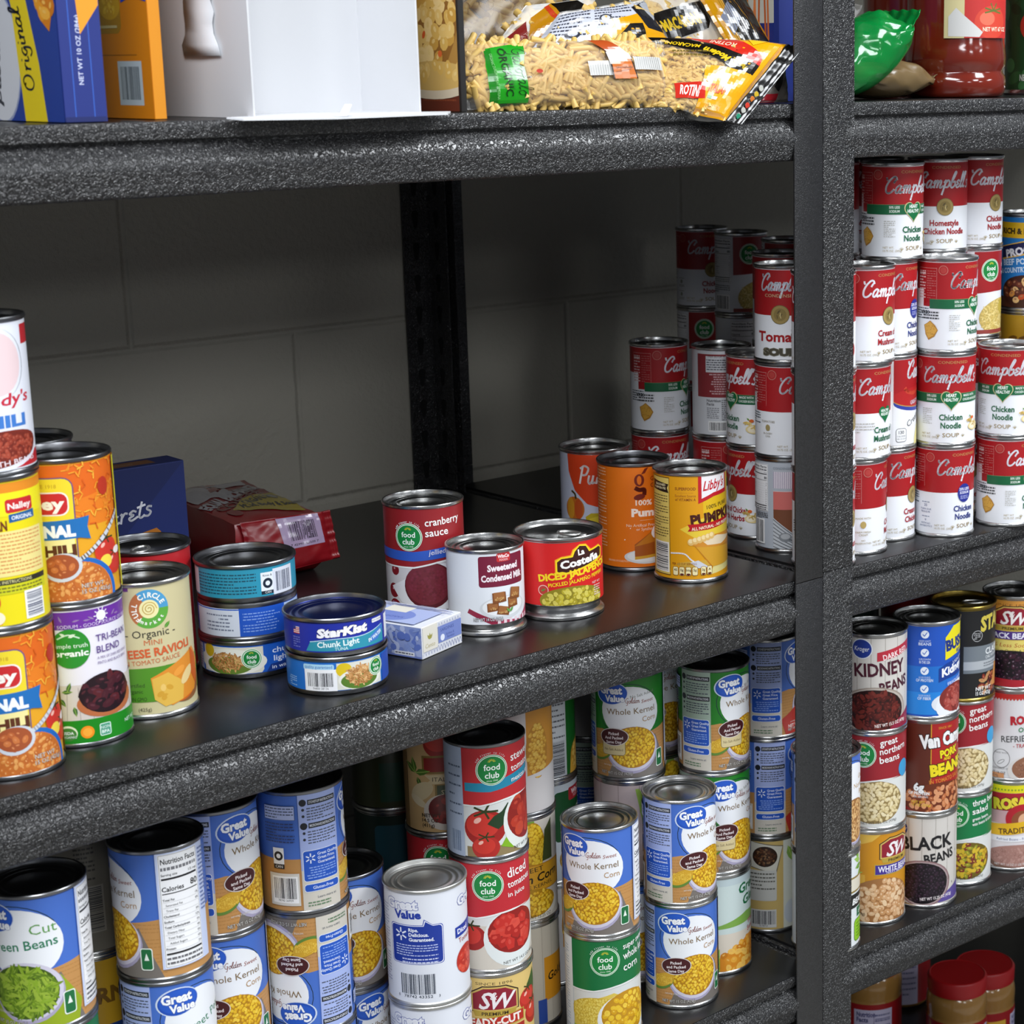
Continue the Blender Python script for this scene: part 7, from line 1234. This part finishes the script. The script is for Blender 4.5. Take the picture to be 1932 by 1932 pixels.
pbag('red-labelled penne bag lying deeper behind the directions bag', [(-318, 122, 505), (-215, 122, 505), (-150, 152, 570), (-236, 152, 562)], 10, 22, 12, 'penne', 90, 12, w, e=.4)
w = Art(0, 0, 100, 100, None); w.poly([(12, 66), (73, 78), (78, 61), (70, 46), (16, 30), (9, 46)], B_); w.text('MACARONI', 42, 48, 13, '#d9b51c', rot=.2, bold=.05, fit=44); w.poly([(0, 0), (0, 26), (14, 16), (40, 0)], Y_)
pbag('penne bag with a black banner in the middle of the heap', [(-135, 92, 500), (-18, 88, 498), (-22, 130, 584), (-128, 132, 576)], 13, 26, 14, 'penne', 240, 14, w, e=.4)
w = Art(0, 0, 100, 100, Y_); w.poly([(42, 100), (62, 86), (76, 2), (31, 0), (30, 40)], B_); w.poly([(15, 57), (48, 80), (56, 56), (23, 32)], '#8c93a8'); w.poly([(62, 100), (100, 100), (91, 39), (100, 0), (76, 0)], '#1c1917'); [w.stroke([(30+i*5, 98), (24+i*5, 2)], .9, '#6a5a1c' if i < 3 else '#3a3836', sm=False) for i in range(10)]
pbag('bag with a black striped seal sloping down to the post', [(-44, 70, 512), (14, 66, 508), (4, 112, 582), (-56, 116, 580)], 5, 12, 15, art=w, e=.4)
w = Art(0, 0, 100, 100, '#6f6a64'); w.rect(0, 0, 60, 16, '#8c1c24'); w.poly([(40, 30), (70, 80), (80, 60), (60, 20)], '#2a2826')
pbag('small grey and red bag crumpled against the post', [(-80, 12, 471.6), (-24, 20, 471.6), (-10, 40, 512), (-38, 36, 510)], 7, 12, 16, art=w, e=.4)
pbag('brown dim bag of pasta behind the photo box', [(-330, 172, 471.6), (-225, 172, 471.6), (-130, 205, 590), (-300, 210, 590)], 14, 30, 17, 'penne', 160, 13, None, e=.4, film=mat('dim_film', '#5a4a3a', .2, 0, Alpha=.5))
pbag('clear bag of pasta lying flat under the heap', [(-300, 84, 471.6), (-30, 84, 471.6), (-30, 160, 500), (-300, 160, 500)], 10, 8, 18, 'penne', 220, 12, None, e=.4)
# ---- coffee bag
def coffee():
    D, C_, B2, Pl = Vector((-431, 398, 62)), Vector((-340, 390, 60)), Vector((-301, 598, 58)), Vector((-401, 601, 60)); o = Vector((-385, 490, .4)); r = empty('coffee_bag', o, 0, 'red foil coffee bag lying down with a barcode sticker, behind the tuna cans', 'bag')
    red = mat('red_foil', '#8f121c', .28, 0); b = MB(); n = 14; P = Pillow(D-o, C_-o, B2-o, Pl-o, 3, 0, 7, 1.6, .5); P.n = Vector((0, 0, 1)); vs = []
    ring = [(100*i/n, 0) for i in range(n)]+[(100, 100*i/n) for i in range(n)]+[(100-100*i/n, 100) for i in range(n)]+[(0, 100-100*i/n) for i in range(n)]
    top = [P.S(u, v) for u, v in ring]; m_ = len(top); cen = sum(top, Vector())/m_
    for zf, k in ((1, 1), (.9, 1.03), (.65, 1.06), (.4, 1.07), (.15, 1.03), (0, .93)): vs += [Vector((cen.x+(p.x-cen.x)*k+.8*math.sin(i*1.3+zf*9), cen.y+(p.y-cen.y)*k+.8*math.sin(i*.9+zf*7), max(0, p.z*zf))) for i, p in enumerate(top)]
    fs = [(i*m_+j, i*m_+(j+1) % m_, (i+1)*m_+(j+1) % m_, (i+1)*m_+j) for i in range(5) for j in range(m_)]+[tuple(5*m_+j for j in range(m_))[::-1]]
    g0 = len(vs); vs += [P.S(100*i/n, 100*j/n) for i in range(n+1) for j in range(n+1)]; fs += [(g0+i*(n+1)+j, g0+(i+1)*(n+1)+j, g0+(i+1)*(n+1)+j+1, g0+i*(n+1)+j+1) for i in range(n) for j in range(n)]
    ob = b.add(vs, fs).build('foil', red, r, smooth=True, angle=60); bm = bmesh.new(); bm.from_mesh(ob.data); bmesh.ops.remove_doubles(bm, verts=bm.verts, dist=1e-5); bm.to_mesh(ob.data); bm.free()
    a = Art(0, 0, 100, 100, None); W2 = '#bdbac2'
    a.poly([(36, 100), (50, 100), (45, 72), (62, 84), (52, 56), (28, 62), (6, 53), (2, 70), (20, 90)], W2); a.poly([(48, 93), (81, 100), (95, 100), (90, 85), (58, 82)], W2); a.poly([(40, 100), (46, 84), (56, 92), (52, 78), (38, 74), (44, 88), (32, 96)], '#8f121c')
    a.text('EQUAL EXCHANGE', 50, 54, 12, W2, bold=.06, fit=100, rot=.39); a.text('FAIRLY TRADED', 72, 60, 3.4, '#a8989c', fit=46, rot=.38); a.text('COFFEE', 50, 42, 10, '#6a0d14', bold=.03, fit=82, rot=.4); a.poly([(22, 26), (55, 50), (97, 57), (100, 30), (94, 8), (44, 22)], '#b09a18'); a.text('ORGANIC', 66, 40, 8, '#14120c', bold=.05, fit=36, rot=.2); a.text('Mind, Body & Soul', 68, 27, 7.6, '#14120c', bold=.05, fit=58, rot=-.12); a.ell(88, 46, 6, 5, '#14120c'); a.ell(88, 46, 4.6, 3.6, '#8c8c84')
    a.ell(20, 20, 8, 6, '#7a0f17'); P.art(a, r, M['gloss'], 'printed_foil', 5, .5)
    F_ = Pillow(Vector((-424, 380, 8))-o, Vector((-328, 384, 10))-o, C_-o+Vector((4, -4, 2)), D-o+Vector((4, -4, 2)), 7, 2, 9, 1.4, .5); F_.mesh(r, red, 'folded_end'); s = Art(40, 38, 92, 98, '#b8a3c4'); s.bars(50, 52, 84, 88, bg=None, seed=3, col='#1c1a26'); s.text('7 45998 40500 7', 66, 42, 4.6, '#1c1a26', fit=36); F_.art(s, r, M['gloss'], 'barcode_sticker'); F_.seal(r, red, 'r', 9)
coffee()
# green and clear bags right of the post
def bagblob(name, words, x, y, z, L_, W_, H_, seed, m, rot, wr=4, inner=None):
    r = empty(name, (0, 0, 0), 0, words, 'bag'); b = Bag(L_, W_, H_, seed, wr, p=2.2, ex=.9); b.mesh(r, m); 
    if inner: b.fill(r, inner, 90, 9, M['pasta'], seed)
    b.crimp(r, 1, m, 22, W_*.7, droop=8); place(r, x, y, z, *rot); return r
bagblob('plastic_bag', 'brown bag lying on the shelf under the green one beside the sauce jar', 158, 66, ZU+.5, 120, 80, 40, 21, mat('tan_film', '#6d5a3c', .25), (0, 0, .1))
bagblob('plastic_bag', 'bright green crumpled plastic bag beside the post on the upper shelf', 122, 44, ZU+16, 110, 80, 66, 22, FILM_G, (0, math.radians(-30), math.radians(-8)), 6)
bagblob('plastic_bag', 'clear bag of pasta peeking up left of the green bag', 110, 118, ZU+40, 100, 80, 44, 23, FILM, (0, math.radians(-24), 0), 4, 'penne')
# ------------------------------------------------------------------ jars
M['sauce'] = mat('tomato_sauce_in_plastic', '#6d1f10', .12, 0, Specular_IOR_Level=.6, Coat_Weight=.6, Coat_Roughness=.04)
M['peanut'] = mat('peanut_butter_in_jar', '#a0763c', .16, 0, Coat_Weight=.6, Coat_Roughness=.05); M['lid_red'] = mat('red_plastic_lid', '#a8161a', .38)
def wavy_lathe(prof, n, fn):
    b = MB(); vs = [(r*fn(2*PI*k/n, z)*math.cos(2*PI*k/n), r*fn(2*PI*k/n, z)*math.sin(2*PI*k/n), z) for r, z in prof for k in range(n)]
    b.add(vs, [(i*n+k, i*n+(k+1) % n, (i+1)*n+(k+1) % n, (i+1)*n+k) for i in range(len(prof)-1) for k in range(n)]); return b
def sauce_jar(x, y, words, uc, art=True):
    phi = math.atan2(CY-y, CX-x); r = empty('sauce_jar', (x, y, ZU), phi+PI/2-uc/55, words, 'jar')
    pr = [(.1, .5), (46, .2), (51, 1.5), (54, 6), (55, 14), (54.4, 22), (51.5, 26), (51.5, 28.5), (54.6, 33), (55, 42), (54, 52), (53, 58), (53, 200), (48, 222), (36, 232), (30, 236), (30, 246), (.1, 246)]
    def fn(a, z):
        k = .03 if 60 < z < 205 else 0; t = (a/(PI/2)+.5) % 1; return 1-k*(abs(t-.5) > .36)+(.012*math.cos(4*a) if z > 30 else 0)
    wavy_lathe(pr, 96, fn).build('body', M['sauce'], r, smooth=True, angle=50)
    b = MB().lathe([(32, 238), (34, 238), (34, 256), (32, 258), (.1, 258)], 48); b.build('lid', M['tin_white'], r, smooth=True)
    if art:
        a = Art(-36, 62, 44, 196, '#cbbf8c'); a.rect(-17, 118, 44, 196, '#7fa9be'); a.rect(-17, 130, 44, 196, '#7fa9be'); a.text('LOWER SODIUM', 22, 143, 9.4, '#2c4468', bold=.03, fit=76, rot=.02); a.text('25% LOWER SODIUM THAN REGULAR', 14, 135, 3.6, '#3a5270', fit=62); a.rect(-17, 62, 44, 127, '#b82c28'); a.rect(-17, 120, 44, 129, '#b82c28'); a.text('Traditional', 20, 107, 11, '#f0e2dc', bold=.04, fit=56)
        a.ell(16, 78, 22, 17, '#c8402e'); a.ell(10, 82, 10, 7, '#dd6a52'); [a.stroke([(18, 90), (18+12*math.cos(t), 90+8*math.sin(t))], 1.6, '#5a6a2c', sm=False) for t in (.3, 1.2, 1.9, 2.8, -.3, 3.4)]; a.poly([(-34, 64), (-34, 84), (-26, 93), (-16, 84), (4, 68), (0, 63)], '#c9c8c6'); a.text('NET WT 67 OZ', 22, 69, 4.4, '#efe0c8', bold=.02, fit=36); a.rect(-36, 172, -30, 173.4, '#222'); a.rect(-36, 114, -31, 115.4, '#222')
        me = wrap_label(a, 55.3, 'label'); 
        # keep only the patch of paper, not the whole ring
        bm = bmesh.new(); bm.from_mesh(me); a0, a1 = -PI/2-36/55.3-.03, -PI/2+44/55.3+.03
        kill = [f for f in bm.faces if not (a0 < math.atan2(f.calc_center_median().y, f.calc_center_median().x) < a1)]; bmesh.ops.delete(bm, geom=kill, context='FACES'); bm.to_mesh(me); bm.free()
        o = bpy.data.objects.new('label', me); COL.objects.link(o); o.parent = r
sauce_jar(282, 62, 'large ribbed plastic jar of tomato sauce with a lower sodium label', -26)
sauce_jar(341, 178, 'second jar of tomato sauce standing behind the labelled one', 120, False)
def tomato_tin():
    a = Art(-125, 6, 125, 150, '#1f4a24'); r = random.Random(8)
    for i in range(60): a.ell(r.uniform(-60, 60), r.uniform(10, 150), r.uniform(4, 12), r.uniform(3, 9), r.choice(('#1a3f1e', '#2c6230', '#163618', '#3f7a44', '#20502a')), r.uniform(0, 3))
    tomato(a, -14, 76, 21, '#c23a26'); tomato(a, -16, 138, 30, '#b32c1c'); a.ell(-30, 132, 10, 3, '#d9c8a0', .3); a.text('NET WT 24 OZ', -16, 16, 7, '#dfe3da', bold=.03, fit=36)
    R = 42; b = MB().lathe([(.1, 2), (R-3, .4), (R-.6, 0), (R, 1), (R, 4), (R-1.4, 6), (R-1.4, 154), (R, 156), (R, 159), (R-1, 160), (R-2, 156), (.1, 156)], 72); rr_ = empty('tomato_can', (449, 72, ZU+.3), math.atan2(CY-72, CX-449)+PI/2+10/40, 'can with ripe tomatoes among green leaves at the upper right frame edge', 'can'); b.build('body', M['tin'], rr_, smooth=True, angle=35)
    o = bpy.data.objects.new('label', wrap_label(a, R-1.2)); COL.objects.link(o); o.parent = rr_
tomato_tin()
f = Art(.5, .5, 59.5, 199, '#b8b8a8'); f.rect(0, 100, 24, 199, '#1c3a6c'); f.rect(0, 0, 60, 40, '#7c1c2c')
carton('tea_box', 300, 262, ZU, 330, 322, ZU+200, {'-x': f}, 'pale and blue box far behind the green bag', edge='#b8b8a8')
def peanut(x, y, H, R, uc, words, lidcol='lid_red'):
    phi = math.atan2(CY-y, CX-x); r = empty('peanut_butter_jar', (x, y, ZB), phi+PI/2-uc/R, words, 'jar')
    MB().lathe([(.1, 1), (R-8, .4), (R-3, 2), (R, 8), (R, H-58), (R-.6, H-56), (R-.2, H-52), (R+.4, H-40), (R-1, H-28), (R-5, H-22), (.1, H-22)], 72).build('body', M['peanut'], r, smooth=True, angle=50)
    n = 110; RL = R-1.5; b = wavy_lathe([(RL-1.5, H-23), (RL, H-22), (RL+.3, H-3.5), (RL-1, H-.8), (RL-2.6, H), (RL-3.4, H-.7), (.1, H-.9)], n, lambda a, z: 1+(.008 if int(a/(2*PI)*n+.5) % 2 else 0)*(H-21 < z < H-2)); b.build('lid', M[lidcol], r, smooth=True, angle=30)
    a = Art(-125, 8, 125, H-58, '#9c1a1e'); a.rect(4, 8, 60, H-66, '#c9c3dc'); a.text('Nutrition', 8, H-76, 7, '#2a2a6c', 'L', bold=.03, fit=26); a.text('Facts', 8, H-84, 7, '#2a2a6c', 'L', bold=.03, fit=16); a.lines(8, 30, 30, H-88, 6, '#5a5a8c', 3, .4); a.lines(34, 20, 57, H-70, 8, '#6a6a94', 4, .3); a.rect(32, 12, 32.6, H-70, '#2a2a6c'); a.rect(34, H-80, 57, H-79, '#2a2a6c'); a.rect(-36, 8, -6, 60, '#dcae3c')
    a.poly([(-40, H-58), (-34, H-70), (-16, H-86), (-6, H-96), (-40, H-96)], '#c98a2c')
    o = bpy.data.objects.new('label', wrap_label(a, R+.2)); COL.objects.link(o); o.parent = r
peanut(514, 223, 155, 41.5, 4, 'peanut butter jar with a bright red ribbed lid in full view')
peanut(604, 246, 130, 43, -40, 'peanut butter jar with a shaded red lid and blue band, right of the front jar')
peanut(478, 350, 155, 45, 26, 'peanut butter jar at the post with a nutrition panel, lid hidden by the beam')
peanut(640, 430, 158, 43, 34, 'peanut butter jar in shade between the panel jar and the bright lid')
